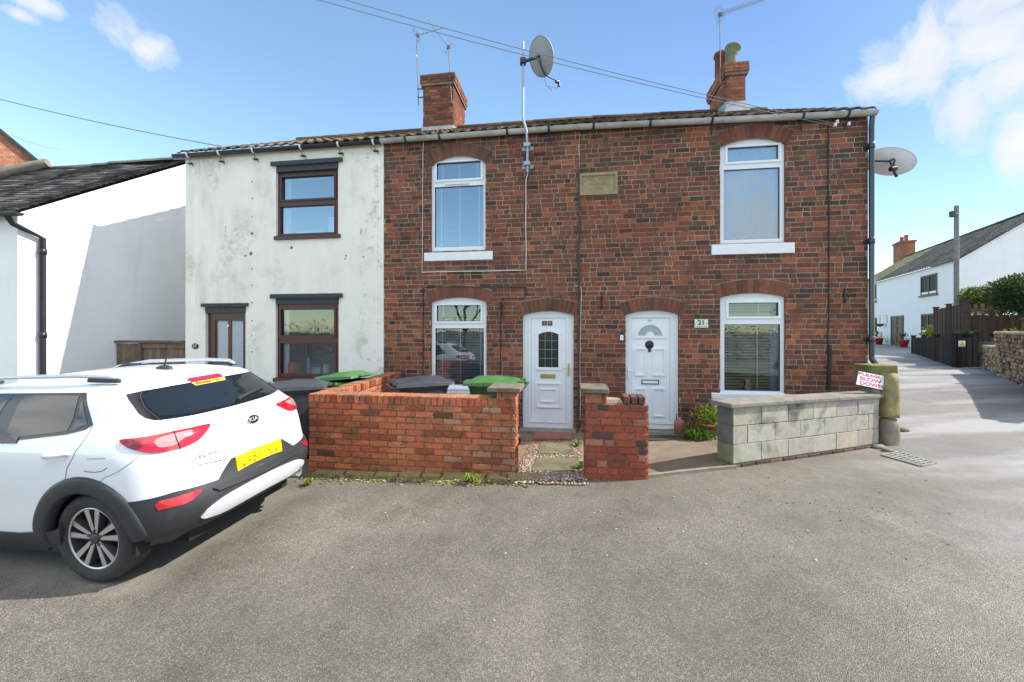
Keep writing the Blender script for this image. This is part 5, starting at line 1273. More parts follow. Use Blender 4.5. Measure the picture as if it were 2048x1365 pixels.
def tuft(label, p, n, L2, m, name='weed'):
    mb = MB()
    for i in range(n):
        a = rnd.uniform(0, 6.283); l_ = L2 * rnd.uniform(.5, 1.2); o_ = Vector((math.cos(a), math.sin(a), 0)); w_ = Vector((-o_.y, o_.x, 0)) * .007 * rnd.uniform(.7, 1.6); up = Vector((0, 0, 1))
        q = p + o_ * rnd.uniform(0, .025); k = q + o_ * l_ * .45 + up * l_ * rnd.uniform(.4, .75); e = q + o_ * l_ * rnd.uniform(.7, 1.1) + up * l_ * rnd.uniform(.25, .6)
        mb.add([q - w_ * .6, q + w_ * .6, k + w_, k - w_, e], [(0, 1, 2, 3), (3, 2, 4)], jc((1.2, 1.25, 1), .25))
    return setp(mb.build(name, m), label, 'weed', 'weeds growing along the wall foot')
tuft('bright green weed tuft at the foot of the orange wall', ground(941, 966, .012), 90, .11, M_LEAFG)
tuft('small weed beside the gravel at the right end of the orange wall', ground(1005, 955, .02), 25, .05, M_LEAFG)
tuft('weed at the left foot of the red brick stub', ground(1160, 940, .03), 60, .085, M_LEAFG)
tuft('weed by the pipe foot right of the left white door', ground(1155, 895, .03), 60, .1, M_LEAFG)
tuft('weed by the car bumper at the left end of the orange wall', ground(614, 972, .01), 40, .07, M_LEAFY)
tuft('tiny weed under the left end of the block wall', ground(1452, 934, .01), 18, .05, M_LEAFY)
tuft('weed sprouting on top of the side wall beside the green bin', MS @ Vector((.35, -.05, fr(830, 792)[1])), 30, .07, M_LEAFG)
# moss and grit along the wall foot
mb = MB()
for i in range(1500):
    a = MW @ Vector((rnd.uniform(fr(620, 850)[0], gx0 + .2), -.09 - abs(rnd.gauss(0, .07)), 0)); r_ = rnd.uniform(.005, .018)
    u = rnd.random(); c_ = (.17, .18, .03) if u < .45 else ((.22, .17, .07) if u < .7 else ((.36, .3, .22) if u < .85 else (.07, .06, .045)))
    mb.ico((a.x, a.y, gz(a.x, a.y) + .004), r_, 1, (1.4, 1.1, .35), .3, jc(c_, .2))
setp(mb.build('moss', mat('moss', None, .95, .3, 30, .3)), 'yellow green moss and grit along the foot of the orange wall', 'moss', kind='stuff')
mb = MB()
for i in range(260):
    p = ground(rnd.uniform(650, 1900), 950 + abs(rnd.gauss(0, 90))); r_ = rnd.uniform(.003, .009); mb.ico((p.x, p.y, p.z + r_ * .3), r_, 1, (1.3, 1, .6), .3, jc(rnd.choice([(.4, .36, .3), (.28, .2, .14), (.34, .31, .27), (.2, .14, .08)]), .2))
setp(mb.build('loose_grit', mat('grit', None, .9, .1, 30, 0)), 'loose grit and leaf crumbs scattered over the tarmac', 'grit', kind='stuff')

# ------------------------------------------------------------------ wooden gate in the gap
sg0, sg1 = fs(236), S_L - .03; zt = fac(300, 686)[1]; gt = thing('wooden_gate', 'weathered brown plank side gate between the two white houses', 'gate', MF @ Vector(((sg0 + sg1) / 2, 0, -.15)))
mb = MB(MF); xm = fs(283); x = sg0
wc = lambda: jc(rnd.choice([(.17, .12, .085), (.20, .15, .11), (.14, .10, .075)]), .15)
while x < xm - .02: e_ = min(x + .115, xm); mb.box(x + .003, e_ - .003, -.03, -.008, -.2, zt - .02 + rnd.uniform(-.004, .004), wc()); x += .115
mb.build('side_panel', M_WOOD, gt, .003)
mb = MB(MF); x = xm + .03
while x < sg1 - .02: e_ = min(x + .105, sg1); mb.box(x + .003, e_ - .003, .01, .03, -.18, zt - .1, wc()); x += .105
mb.build('gate_leaf', M_WOOD, gt, .003)
mb = MB(MF); mb.box(sg0 - .02, sg1, -.06, .05, zt, zt + .045, wc()); mb.box(xm - .035, xm + .035, -.045, .03, -.2, zt - .001, wc()); mb.box(xm + .036, sg1, -.02, .008, zt - .11, zt - .002, wc()); mb.build('gate_frame', M_WOOD, gt, .004)

# ------------------------------------------------------------------ neighbour house on the left
G0 = Vector((-8.3, 8.42, 0)); MN = frame(G0, E, B)
nb = thing('neighbour_house', 'bright white house at the left edge with mossy slate roof', 'house', MN @ Vector((-3, 0, -.3)))
yf, ye, ze = -1.54, -1.66, 3.66; ry, rz = 1.75, 6.02; sl_ = (rz - ze) / (ry - ye)
mb = MB(MN); zw = ze + sl_ * (yf - ye) - .03
mb.add([(0, yf, -.8), (0, ry * 2 - yf, -.8), (0, ry * 2 - yf, zw), (0, ry, rz - .05), (0, yf, zw)], [(0, 1, 2, 3, 4)])
mb.add([(-8, yf, -.8), (0, yf, -.8), (0, yf, zw), (-8, yf, zw)], [(0, 1, 2, 3)]); mb.add([(-8, 5, -.8), (0, 5, -.8), (0, 5, zw), (-8, 5, zw)], [(3, 2, 1, 0)])
mb.build('wall', M_WHITEWALL, nb)
SC = [(.055, .056, .055), (.08, .079, .075), (.035, .037, .04), (.13, .128, .115), (.07, .062, .045), (.17, .165, .15)]
mb = MB(MN); tiles(mb, -8, .05, ye, ze, ry, rz, .15, .24, .0, lambda: jc(rnd.choice(SC), .25), True, .026, .035)
mb.add([(-8, ry, rz), (.05, ry, rz), (.05, 2 * ry - ye, ze), (-8, 2 * ry - ye, ze)], [(3, 2, 1, 0), (0, 1, 2, 3)], (.06, .06, .06))
rf = mb.build('roof', mat('mossy_slate', None, .82, .45, 14, .5, 60, .3, tint=((.23, .22, .18), .62)), nb)
rb = MB(MN); ridge_tiles(rb, -8, .05, ry, rz + .03, .11, lambda: jc((.16, .16, .15), .25), .5, .02); rb.build('ridge_tiles', mat('ridge_cement', None, .85, .3, 9, .3), rf)
gutter(nb, -7, .33, ye - .05, ze - .0, .06, M_BLACK, MN)
def ngab(px, py): return on_plane(px, py, G0, B, -E)   # along +B
t_p = [(px, *ngab(px, py)) for px, py in ((80, 462), (80, 745))]
mb = MB(MN); y = t_p[0][1]; mb.tube([(.07, ye - .05, ze - .05), (.07, ye + .02, ze - .16), (.06, y, ze - .32), (.06, y, -.5)], .045, 14)
for z in (3.1, 1.6, .4): mb.lathe([(.045, -.05), (.056, -.045), (.056, .045), (.045, .05)], 14, Matrix.Translation((.06, y, z)))
mb.build('downpipe', M_BLACK, nb)
mb = MB(MN); a = ngab(356, 348); mb.tube([(.03, a[0], a[1]), (.05, a[0] - .02, a[1] - .12), (.03, a[0] - .2, a[1] - .2), (.03, a[0] - .3, a[1] - .5)], .01, 6); mb.build('wall_hook', M_WHITEPLASTIC, nb)
# brick house further back
oh = at(75, 330, 13.5); e2 = Vector((math.cos(R(38)), math.sin(R(38)), 0)); b2 = Vector((-e2.y, e2.x, 0)); MO = frame(Vector((oh.x, oh.y, 0)), e2, b2)
fh = thing('far_brick_house', 'orange brick gable with dark roof edge behind the slate roof', 'house', MO @ Vector((-4, 0, -.5)))
def og(px, py): return on_plane(px, py, Vector((oh.x, oh.y, 0)), e2, b2)
ap = og(-2, 262); lo = og(72, 322); sl2 = (ap[1] - lo[1]) / (ap[0] - lo[0]); ax = ap[0] - 2.6; az = lo[1] + sl2 * (ax - lo[0])
mb = MB(MO); mb.add([(2 * ax - lo[0], 0, -1), (lo[0], 0, -1), (lo[0], 0, lo[1]), (ax, 0, az), (2 * ax - lo[0], 0, lo[1])], [(0, 1, 2, 3, 4)], MORTAR); mb.add([(lo[0], 0, -1), (lo[0], 8, -1), (lo[0], 8, lo[1]), (lo[0], 0, lo[1])], [(0, 1, 2, 3)], (.4, .15, .08))
nrow = int((az - 3.5) / .077)
for r_ in range(nrow):
    z = 3.5 + r_ * .077; xr_ = lo[0] + (max(z + .08, lo[1]) - lo[1]) / sl2; xl = 2 * ax - xr_
    if xr_ - xl > .3: brick_rows(mb, max(xl, ax - 1), xr_, z, z + .077, lambda s, q: jc(rnd.choice([(.46, .17, .09), (.40, .14, .08), (.52, .22, .13)]), .15), bond='mixed')
mb.build('wall', M_BRICK, fh)
mb = MB(MO)
for s_ in (1, -1):
    p = lambda x, z, y: (ax + s_ * (x - ax), y, z)
    q = [p(lo[0] + .3, lo[1] - .3 * abs(sl2) * 1.0, -.12), p(ax, az + .02, -.12), p(ax, az + .02, 8), p(lo[0] + .3, lo[1] - .3 * abs(sl2), 8)]
    mb.hexa([Vector(v) for v in q], [Vector(v) + Vector((0, 0, .1)) for v in q], (.055, .055, .055))
mb.build('roof', M_TILE, fh)
mb = MB(MO); q = [(lo[0] + .05, -.05, lo[1] - .12), (ax, -.05, az - .1), (ax, 0, az - .1), (lo[0] + .05, 0, lo[1] - .12)]; mb.hexa([Vector(v) for v in q], [Vector(v) + Vector((0, 0, .13)) for v in q]); mb.build('verge_cement', M_CONC, fh)
mb = MB(); a, b_ = at(-60, 362, 10.2), at(96, 326, 10.6); mb.tube([a, a + (b_ - a) * .7, b_], [.15, .14, .12], 7); setp(mb.build('verge_coping', M_CONC), 'rough cement coping where slate roof meets the far brick gable', 'coping')

# ================================================================== UP THE LANE
OC = Vector((22.56, 20.2, 0)); EC = Vector((-.436, -.9, 0)).normalized(); BC = Vector((.9, -.436, 0)).normalized(); MC = frame(OC, EC, BC)
def cot(px, py, back=0): return on_plane(px, py, OC, EC, BC, back)
ct = thing('white_cottage', 'white cottage up the lane with grey tiled roof and brown windows', 'house', MC @ Vector((-6, 0, .5)))
mb = MB(MC); ZEc = 5.25; CD = 7.0; ZRc = 7.75
mb.add([(-16, 0, -.2), (0, 0, -.2), (0, 0, ZEc), (-16, 0, ZEc)], [(0, 1, 2, 3)]); mb.add([(0, 0, -.2), (0, CD, -.2), (0, CD, ZEc), (0, CD / 2, ZRc), (0, 0, ZEc)], [(0, 1, 2, 3, 4)])
mb.build('wall', M_WHITEWALL, ct)
GC = [(.12, .115, .10), (.095, .09, .08), (.15, .14, .12), (.08, .078, .07)]
mb = MB(MC); tiles(mb, -10.5, .12, -.2, ZEc - .05, CD / 2, ZRc, .36, .3, .035, lambda: jc(rnd.choice(GC), .2)); mb.add([(-16, CD / 2, ZRc), (.12, CD / 2, ZRc), (.12, CD + .2, ZEc), (-16, CD + .2, ZEc)], [(3, 2, 1, 0), (0, 1, 2, 3)], (.1, .1, .09))
tiles(mb, -16, -10.5, -.2, ZEc - .05, CD / 2, ZRc, .36, .3, .035, lambda: jc(rnd.choice([(.26, .23, .12), (.2, .18, .1), (.3, .27, .18)]), .2))
rf = mb.build('roof', M_TILE, ct); rb = MB(MC); ridge_tiles(rb, -16, .1, CD / 2, ZRc + .04, .13, lambda: jc((.1, .1, .09), .2)); rb.build('ridge_tiles', M_TILE, rf)
mb = MB(MC); cx0, cxz = cot(1808, 500, CD / 2); zc1 = cot(1806, 489, CD / 2)[1]
mb.box(cx0 - .75, cx0 + .75, CD / 2 - .45, CD / 2 + .45, ZRc - .6, zc1, (.36, .15, .09)); mb.box(cx0 - .82, cx0 + .82, CD / 2 - .52, CD / 2 + .52, zc1, zc1 + .14, (.33, .14, .09)); chb = mb.build('chimney', M_BRICK, ct)
for dx in (-.42, .42):
    pb = MB(MC); pb.lathe([(.15, 0), (.13, .1), (.12, .42), (.15, .44), (.15, .5), (.1, .5)], 14, Matrix.Translation((cx0 + dx, CD / 2, zc1 + .14))); pb.build('chimney_pot', M_TERRACOTTA, chb)
M_DIM = mat('dim_pane', (.022, .025, .026), .5, .2, 5, 0, spec=.12)
def cot_window(x0, y0, x1, y1, split=True):
    a, zt_ = cot(x0, (y0 + y1) / 2)[0], cot((x0 + x1) / 2, y0)[1]; b3, zb3 = cot(x1, (y0 + y1) / 2)[0], cot((x0 + x1) / 2, y1)[1]
    a, b3 = min(a, b3), max(a, b3); mb = MB(MC); f = .09; xm = (a + b3) / 2
    hs = [rect(a + f, xm - f * .6, zb3 + f, zt_ - f), rect(xm + f * .6, b3 - f, zb3 + f, zt_ - f)] if split else [rect(a + f, b3 - f, zb3 + f, zt_ - f)]
    mb.prism(rect(a, b3, zb3, zt_), -.03, .03, holes=hs); mb.box(a - .1, b3 + .1, -.1, -.031, zb3 - .06, zb3 + .02)
    wn = mb.build('window', mat('dark_brown_frame', (.05, .03, .022), .5, .2, 9, 0), ct)
    for h_ in hs: pb = MB(MC); pb.add([(h_[0][0], -.006, h_[0][1]), (h_[1][0], -.006, h_[1][1]), (h_[2][0], -.006, h_[2][1]), (h_[3][0], -.006, h_[3][1])], [(0, 1, 2, 3)]); pb.build('pane', M_DIM, wn)
    for h_ in hs: pb = MB(MC); xq, zq = h_[0]; pb.box(xq, h_[1][0], -.014, -.009, zq, zq + (h_[2][1] - zq) * .12); pb.build('blind', M_WHITEPLASTIC, wn)
cot_window(1842, 550, 1875, 591); cot_window(1843, 628, 1871, 668); cot_window(1738, 571, 1753, 605); cot_window(1738, 636, 1754, 671)
mb = MB(MC); a, b3 = sorted((cot(1782, 660)[0], cot(1808, 660)[0])); zt_, zb3 = cot(1795, 632)[1], cot(1795, 692)[1]
mb.prism(rect(a, b3, zb3, zt_), -.03, .0, holes=[rect(a + .1, b3 - .1, zb3 + .02, zt_ - .1)]); mb.box(a + .1, b3 - .1, -.015, .0, zb3 + .02, zt_ - .1)
for i in range(2):
    for j in range(3): ring(mb, (a + .2 + i * (b3 - a - .3) / 2, a + .15 + (i + 1) * (b3 - a - .3) / 2 - .05, zb3 + .2 + j * .6, zb3 + .7 + j * .6), .05, -.03, -.014)
mb.build('door', mat('cottage_door', (.06, .035, .022), .5, .2, 9, .1), ct)
for px, lab in ((1758, 'red flower pot left of the cottage door up the lane'), (1808, 'red flower pot right of the cottage door up the lane')):
    s_, z = cot(px, 692, -.45); p = MC @ Vector((s_, -.45, 0)); z = gz(p.x, p.y); q = thing('flower_pot', lab, 'plant pot', (p.x, p.y, z), 'red pots by the cottage door')
    mb = MB(); mb.lathe([(0, 0), (.17, 0), (.24, .4), (.27, .4), (.27, .46), (.2, .46), (0, .4)], 18, Matrix.Translation((p.x, p.y, z))); mb.build('pot', mat('red_pot', (.5, .04, .04), .5, .1, 5, 0), q)
    mb = MB(); leaves(mb, (p.x, p.y, z + .6), (.14, .14, .3), 60, .16, ((1, 1, 1), (.7, .7, .7)), .3, .2, .8); mb.build('foliage', M_LEAF, q)
s_, z = cot(1760, 650, -.3); hbk = thing('hanging_basket', 'hanging basket on a wire bracket by the cottage door', 'basket', MC @ Vector((s_, -.3, z)))
mb = MB(MC); mb.lathe([(0, -.2), (.15, -.14), (.24, 0), (.2, .02), (0, 0)], 16, Matrix.Translation((s_, -.3, z + .05))); mb.build('basket', mat('basket', (.06, .045, .03), .9, .3, 20, .3), hbk)
mb = MB(MC); mb.tube([(s_, -.3, z + .07), (s_, -.3, z + .65), (s_ + .3, -.02, z + .65), (s_ + .3, -.01, z + .1)], .014, 5); mb.build('bracket', M_DARKMETAL, hbk)
s_, z = cot(1862, 664, -.4); p = MC @ Vector((s_, -.4, z)); shrub('flower_bush', 'yellow flowering bush below the cottage lower right window', (p.x, p.y, z - .1), (.4, .4, .4), 300, .12, foliage_mat('yellow_flower', (.5, .4, .02), (.3, .3, .03)), 'bush', .6, 4)

# pole
pz = gz(at(1913, 640, 18).x, 18); p0 = at(1913, 412, 18); pl = thing('utility_pole', 'tall wooden utility pole in front of the white cottage', 'pole', (p0.x, 18, pz))
mb = MB(); mb.tube([(p0.x, 18, pz - .2), (p0.x, 18, 3.5), (p0.x, 18, p0.z)], [.098, .092, .085], 14); mb.build('shaft', mat('pole_wood', (.22, .20, .18), .9, .3, 8, .4, 40, tint=((.14, .15, .08), .6)), pl)
q = at(1907, 428, 17.9); mb = MB(); mb.box(q.x - .1, q.x + .06, 17.85, 18.0, q.z - .14, q.z + .12); mb.tube([(q.x + .05, 17.9, q.z), (p0.x, 17.9, q.z)], .02, 6); mb.build('junction_box', M_BLACK, pl, .02)

# fences
M_FENCE = mat('fence_board', None, .85, .3, 10, .3, 50, .2)
def board_fence(name, label, pts, cols, cat='fence', gap=.0, bw=.12, posts=True, trellis=None, base=None, low=None):
    """pts: (px, depth, y of the top)"""
    P = [at(px, yt, dp) for px, dp, yt in pts]
    f_ = thing(name, label, cat, (P[0].x, P[0].y, gz(P[0].x, P[0].y)))
    mb = MB()
    for a, b_ in zip(P[:-1], P[1:]):
        d = Vector((b_.x - a.x, b_.y - a.y, 0)); ln = d.length; d.normalize(); n_ = Vector((d.y, -d.x, 0)); k = max(1, int(ln / bw))
        for i in range(k):
            u0, u1 = i / k, (i + 1) / k - (gap + .006) / ln; q0, q1 = a + (b_ - a) * u0, a + (b_ - a) * u1; o_ = n_ * (.012 * (i % 2))
            z0, z1 = (gz(q0.x, q0.y) - .1, gz(q1.x, q1.y) - .1) if low is None else (q0.z - low, q1.z - low); j = rnd.uniform(-.012, .012)
            lo_ = [Vector((v.x, v.y, zz)) + o_ + m_ for v, zz, m_ in ((q0, z0, n_ * .02), (q1, z1, n_ * .02), (q1, z1, n_ * 0), (q0, z0, n_ * 0))]
            hi_ = [Vector((v.x, v.y, v.z + j)) + o_ + m_ for v, m_ in ((q0, n_ * .02), (q1, n_ * .02), (q1, n_ * 0), (q0, n_ * 0))]
            mb.hexa(lo_, hi_, jc(rnd.choice(cols), .2))
        if not gap:
            q0, q1 = a - n_ * .03, b_ - n_ * .03; lo2 = [Vector((v.x, v.y, gz(v.x, v.y))) + m_ for v, m_ in ((q0, n_ * .015), (q1, n_ * .015), (q1, n_ * 0), (q0, n_ * 0))]
            hi2 = [Vector((v.x, v.y, w_.z - .06)) for v, w_ in zip(lo2, (a, b_, b_, a))]; mb.hexa(lo2, hi2, jc(cols[0], .1))
    mb.build('boards', M_FENCE, f_)
    if posts:
        for p in P:
            pb = MB(); pb.box(p.x - .06, p.x + .06, p.y - .06, p.y + .06, gz(p.x, p.y) - .1, p.z + .09, jc(cols[0], .1)); pb.box(p.x - .085, p.x + .085, p.y - .085, p.y + .085, p.z + .09, p.z + .125, jc(cols[0], .1)); pb.build('post', M_FENCE, f_)
    return f_
DKB = [(.035, .026, .022), (.045, .033, .027), (.028, .022, .019)]; BRW = [(.085, .055, .04), (.105, .068, .05), (.07, .047, .036)]
f1 = board_fence('low_fence', 'low dark board fence with capped posts beside the lane', [(1827, 20, 676), (1848, 18.2, 675.5), (1874, 15.8, 675), (1911, 13.3, 674)], DKB)
f2 = board_fence('driveway_gate', 'very dark board gate carrying a small yellow sign by the stone wall', [(1914, 13.28, 675), (1989, 13.6, 675)], [(.022, .018, .016), (.028, .022, .02)], 'gate')
q0, q1 = at(1917, 694, 13.2), at(1930, 682, 13.2); wsn = thing('gate_sign', 'small white sign with yellow warning triangle on the dark gate', 'sign', (q0.x, 13.2, q0.z)); mb = MB(); mb.box(q0.x, q1.x, 13.19, 13.205, q0.z, q1.z); mb.build('plate', M_WHITEPLASTIC, wsn)
mb = MB(); xm_ = (q0.x + q1.x) / 2; hh = q1.z - q0.z; mb.prism([(xm_ - .085, q0.z + hh * .3), (xm_ + .085, q0.z + hh * .3), (xm_, q0.z + hh * .95)], 13.183, 13.189); mb.box(q0.x + .01, q1.x - .01, 13.184, 13.189, q0.z + .01, q0.z + hh * .2); mb.build('triangle', mat('sign_yellow', (.7, .45, .02), .5, .05, 5, 0), wsn)
f3 = board_fence('tall_fence', 'tall brown board fence stepping up behind the dark low fence', [(1872, 17.5, 620), (1898, 16.4, 614), (1932, 15.2, 607)], BRW)
f4 = board_fence('tall_fence', 'tall brown board fence running right below the big dark bush', [(1935, 15.0, 630), (1985, 14.6, 631), (2042, 14.2, 630), (2110, 13.9, 629)], BRW)
f5 = board_fence('picket_fence', 'open wooden picket strip on top of the tall fence between two bushes', [(1933, 15.25, 609), (1975, 14.9, 606), (2010, 14.7, 606)], [(.22, .17, .11), (.17, .13, .09)], 'fence', .07, .17, False, low=.46)
mb = MB(); a, b_ = at(1933, 622, 15.28), at(2010, 619, 14.73); mb.tube([a, b_], .03, 6, (.14, .1, .07)); mb.build('rail', M_FENCE, f5)
p = at(2046, 640, 9.2); p.x += .42; pb = MB(); pb.box(p.x - .08, p.x + .3, 9.2, 9.5, gz(p.x, 9.2), p.z, (.16, .075, .045)); pb.box(p.x - .11, p.x + .33, 9.17, 9.53, p.z, p.z + .04, (.16, .075, .045)); setp(pb.build('gate_post', M_FENCE, None, .01), 'brown timber post above the stone wall at the right edge', 'post')

# dry stone wall
a, b_ = at(1964, 736, 12.9), at(2075, 780, 7.9); a.z = b_.z = 0; d = (b_ - a); ln = d.length; d.normalize(); MD = frame(a, d, Vector((-d.y, d.x, 0)))
dw = thing('stone_wall', 'low dry stone wall of buff stones at the right edge of the lane', 'wall', MD @ Vector((ln / 2, 0, .45)))
STN = [(.30, .22, .13), (.36, .27, .17), (.24, .17, .11), (.40, .32, .22), (.20, .135, .09), (.33, .21, .13)]
mb = MB(MD)
for s0_, s1_, ht in ((0, 2.2, .72), (2.2, ln + 2, 1.12)):
    zz = gz(*(MD @ Vector(((s0_ + s1_) / 2, 0, 0))).to_2d()) - .15
    mb.box(s0_ + .02, s1_ - .002, .03, .38, zz, zz + ht + .1, (.05, .04, .03))
    z = zz
    while z < zz + ht + .12:
        hgt = rnd.uniform(.06, .115); s_ = s0_ - rnd.uniform(0, .1)
        while s_ < s1_:
            l_ = rnd.uniform(.14, .38); o_ = rnd.uniform(-.03, .02); jj = lambda: rnd.uniform(-.016, .016)
            lo_ = [(s_ + .008 + jj(), o_ + jj(), z + .006 + jj()), (s_ + l_ - .008 + jj(), o_ + jj(), z + .006 + jj()), (s_ + l_ - .008, .2, z + .006), (s_ + .008, .2, z + .006)]
            hi_ = [(s_ + .014 + jj(), o_ + .012 + jj(), z + hgt - .006 + jj()), (s_ + l_ - .014 + jj(), o_ + .012 + jj(), z + hgt - .006 + jj()), (s_ + l_ - .014, .2, z + hgt - .006), (s_ + .014, .2, z + hgt - .006)]
            mb.hexa(lo_, hi_, jc(rnd.choice(STN), .2)); s_ += l_
        z += hgt
    for s_ in np.arange(s0_, s1_ - .2, .4): mb.hexa([(s_, -.03, z), (s_ + .38, -.03, z), (s_ + .38, .4, z), (s_, .4, z)], [(s_ + .02, -.01, z + .06 + rnd.uniform(-.02, .02)), (s_ + .36, -.01, z + .06), (s_ + .36, .38, z + .07), (s_ + .02, .38, z + .06)], jc((.33, .28, .2), .2))
mb.build('stonework', mat('dry_stone', None, .92, .35, 9, .5, 40, .2, tint=((.2, .17, .12), .6)), dw, .012, 1)

# bushes beyond the fences
p = at(2052, 590, 13.4); shrub('large_bush', 'big dark green bush above the tall fence at the right edge', p, (1.0, .9, .72), 5200, .11, M_LEAF, 'bush', .86, 12)
p = at(1968, 600, 16.6); shrub('rounded_hedge', 'rounded yellow green clipped hedge behind the fence beside the pole', p, (.8, .8, .62), 3000, .08, M_LEAFY, 'hedge', .9, 6)
p = at(1936, 672, 14.3); shrub('small_bush', 'small dark bush between the tall fence and the dark gate', p, (.3, .3, .2), 500, .07, M_LEAF, 'bush', .8, 4)
p = at(2030, 678, 10.6); shrub('small_bush', 'yellow green small shrub on top of the stone wall', p, (.34, .3, .24), 600, .07, M_LEAFY, 'bush', .7, 4)
p = at(1990, 686, 12.6); mb = MB(); mb.box(p.x - .2, p.x + .5, 12.5, 12.9, p.z - .35, p.z + .02); setp(mb.build('mossy_trough', mat('mossy_trough', (.07, .08, .03), .9, .3, 9, .4), None, .03), 'mossy stone trough behind the left end of the stone wall', 'trough')

# the far side of the road, behind the camera: it shows as reflections in the lower panes
hd = thing('roadside_hedge', 'brown winter hedge bank across the road, mirrored in the lower panes', 'hedge', (-4, -9, -.2)); mb = MB()
for i in range(26): leaves(mb, (-22 + i * 1.5, -9.5 + rnd.uniform(-.4, .4), .85), (1.3, .8, 1.35 + rnd.uniform(0, .7)), 900, .12, ((1.6, 1.2, .8), (1.0, .8, .6), (2.2, 1.7, 1.1)), .4, .2)
mb.build('twigs', mat('winter_hedge', (.10, .075, .045), .95, .5, 6, .5, 20), hd)
tr = thing('bare_tree', 'bare winter tree across the road, mirrored in the lower left panes', 'tree', (-7.5, -8, -.2)); mb = MB()
def limb(p, d, l_, r_, k):
    q = p + d * l_; mb.tube([p, p + d * l_ * .5 + Vector((rnd.uniform(-.05, .05), 0, .03)), q], [r_, r_ * .8, r_ * .6], 6)
    if k:
        for i in range(3): limb(q, (d + Vector((rnd.gauss(0, .5), rnd.gauss(0, .5), rnd.gauss(.15, .3)))).normalized(), l_ * .72, r_ * .58, k - 1)
limb(Vector((-7.5, -8, -.2)), Vector((0, 0, 1)), 1.8, .16, 4); mb.build('branches', M_WOODB, tr)
# ================================================================== THE CAR
# local: x to the rear (rear axle 0), y away from the camera, z up
CF = 880.0; YS = FPX / CF
PSI = R(10.3); ex = Vector((math.cos(PSI), -math.sin(PSI), .028)).normalized(); ey = Vector((math.sin(PSI), math.cos(PSI), .045)); ey = (ey - ex * ey.dot(ex)).normalized(); ez = ex.cross(ey)
pw = Vector((-3.015, 3.157, .19)); oc_ = pw + ey * .845 - ez * .325
MCAR = Matrix.Identity(4)
for i in range(3): MCAR[i][0] = ex[i]; MCAR[i][1] = ey[i]; MCAR[i][2] = ez[i]; MCAR[i][3] = oc_[i]
MCAR = Matrix.Diagonal((1, YS, 1, 1)) @ MCAR
TAB = np.array([  # w, rear x, front x, half width
    (.20, .42, -3.20, .80), (.28, .57, -3.30, .85), (.36, .675, -3.36, .87), (.45, .715, -3.40, .88), (.54, .722, -3.41, .88), (.60, .70, -3.41, .881),
    (.66, .675, -3.40, .883), (.75, .66, -3.36, .884), (.85, .64, -3.2, .882), (.93, .625, -2.86, .873), (1.0, .603, -2.5, .853), (1.05, .575, -2.3, .825),
    (1.10, .535, -2.16, .79), (1.16, .45, -2.0, .755), (1.25, .32, -1.85, .715), (1.33, .205, -1.64, .672), (1.36, .195, -1.55, .655), (1.385, .185, -1.47, .635), (1.41, .10, -1.36, .60),
    (1.435, -.08, -1.2, .52), (1.452, -.25, -1.02, .42), (1.462, -.42, -.85, .26), (1.466, -.55, -.75, .08)])
UC = -.62
def tab(w_): return [float(np.interp(w_, TAB[:, 0], TAB[:, k])) for k in (1, 2, 3)]
def bp(w_, ph):
    """point of the shell: ph 0 rear middle, + towards the near side, pi front"""
    xr, xf, b_ = tab(w_); c_, s_ = math.cos(ph), math.sin(ph)
    k = max(0, min(1, (w_ - 1.38) / .08)); nr = 9.9 - 6 * k; m_ = 3.0 - .8 * k
    a, nn_ = (xr - UC, nr) if c_ > 0 else (xf - UC, 6.5 - 3 * k)
    x = UC + a * abs(c_) ** (2 / nn_); y = -b_ * math.copysign(abs(s_) ** (2 / m_), s_)
    return Vector((x, y, w_))
def bnrm(w_, ph):
    e = 1e-3; d1 = bp(w_, ph + e) - bp(w_, ph - e); d2 = bp(min(w_ + .004, 1.466), ph) - bp(w_ - .004, ph); n_ = d1.cross(d2)
    n_ = n_.normalized() if n_.length > 1e-12 else Vector((0, 0, 1)); o_ = bp(w_, ph) - Vector((UC, 0, .7))
    return n_ if n_.dot(o_) > 0 else -n_
def ph_y(w_, y):      # on the rear, signed y (near side negative)
    b_ = tab(w_)[2]; m_ = 3.0; s_ = min(1, abs(y) / b_) ** (m_ / 2); return math.copysign(math.asin(min(1, s_)), -y)
def ph_x(w_, x):      # on the near side
    xr, xf, b_ = tab(w_)
    if x > UC: return math.acos(min(1, ((x - UC) / (xr - UC)) ** (9.9 / 2)))
    return math.pi - math.acos(min(1, ((x - UC) / (xf - UC)) ** (6.5 / 2)))
car = thing('parked_car', 'white hatchback parked beside the orange wall, rear towards the lane', 'car', MCAR @ Vector((-1.3, 0, 0)))
M_PAINT = mat('white_paint', (.80, .81, .83), .28, .02, 2, 0, coat=.8)
M_CLAD = mat('black_cladding', (.028, .030, .033), .5, .3, 5, .25, 160, tint=((.055, .057, .06), .6))
M_CARGLASS = mat('car_glass', (.012, .016, .018), .04, .1, 5, 0, spec=.75)
M_TRIM = mat('gloss_black', (.008, .009, .011), .15, .1, 5, 0)
M_TYRE = mat('tyre', (.034, .033, .032), .75, .25, 30, .3, 120)
M_ALLOY = mat('machined_alloy', (.62, .63, .65), .28, .05, 20, 0, metal=.9); M_ALLOYD = mat('grey_alloy', (.07, .072, .078), .4, .1, 20, 0, metal=.4)
M_RED = mat('red_lens', (.42, .008, .02), .1, .08, 20, 0, coat=1); M_REDD = mat('dark_red_lens', (.16, .004, .01), .1, .1, 20, 0, coat=1); M_PINK = mat('clear_lens', (.45, .24, .24), .08, .1, 40, 0, coat=1)
M_SILVER = mat('silver_trim', (.60, .61, .63), .32, .04, 9, 0, metal=.5)
M_SKID = mat('skid_plate', (.66, .67, .69), .4, .05, 6, 0, metal=.2)
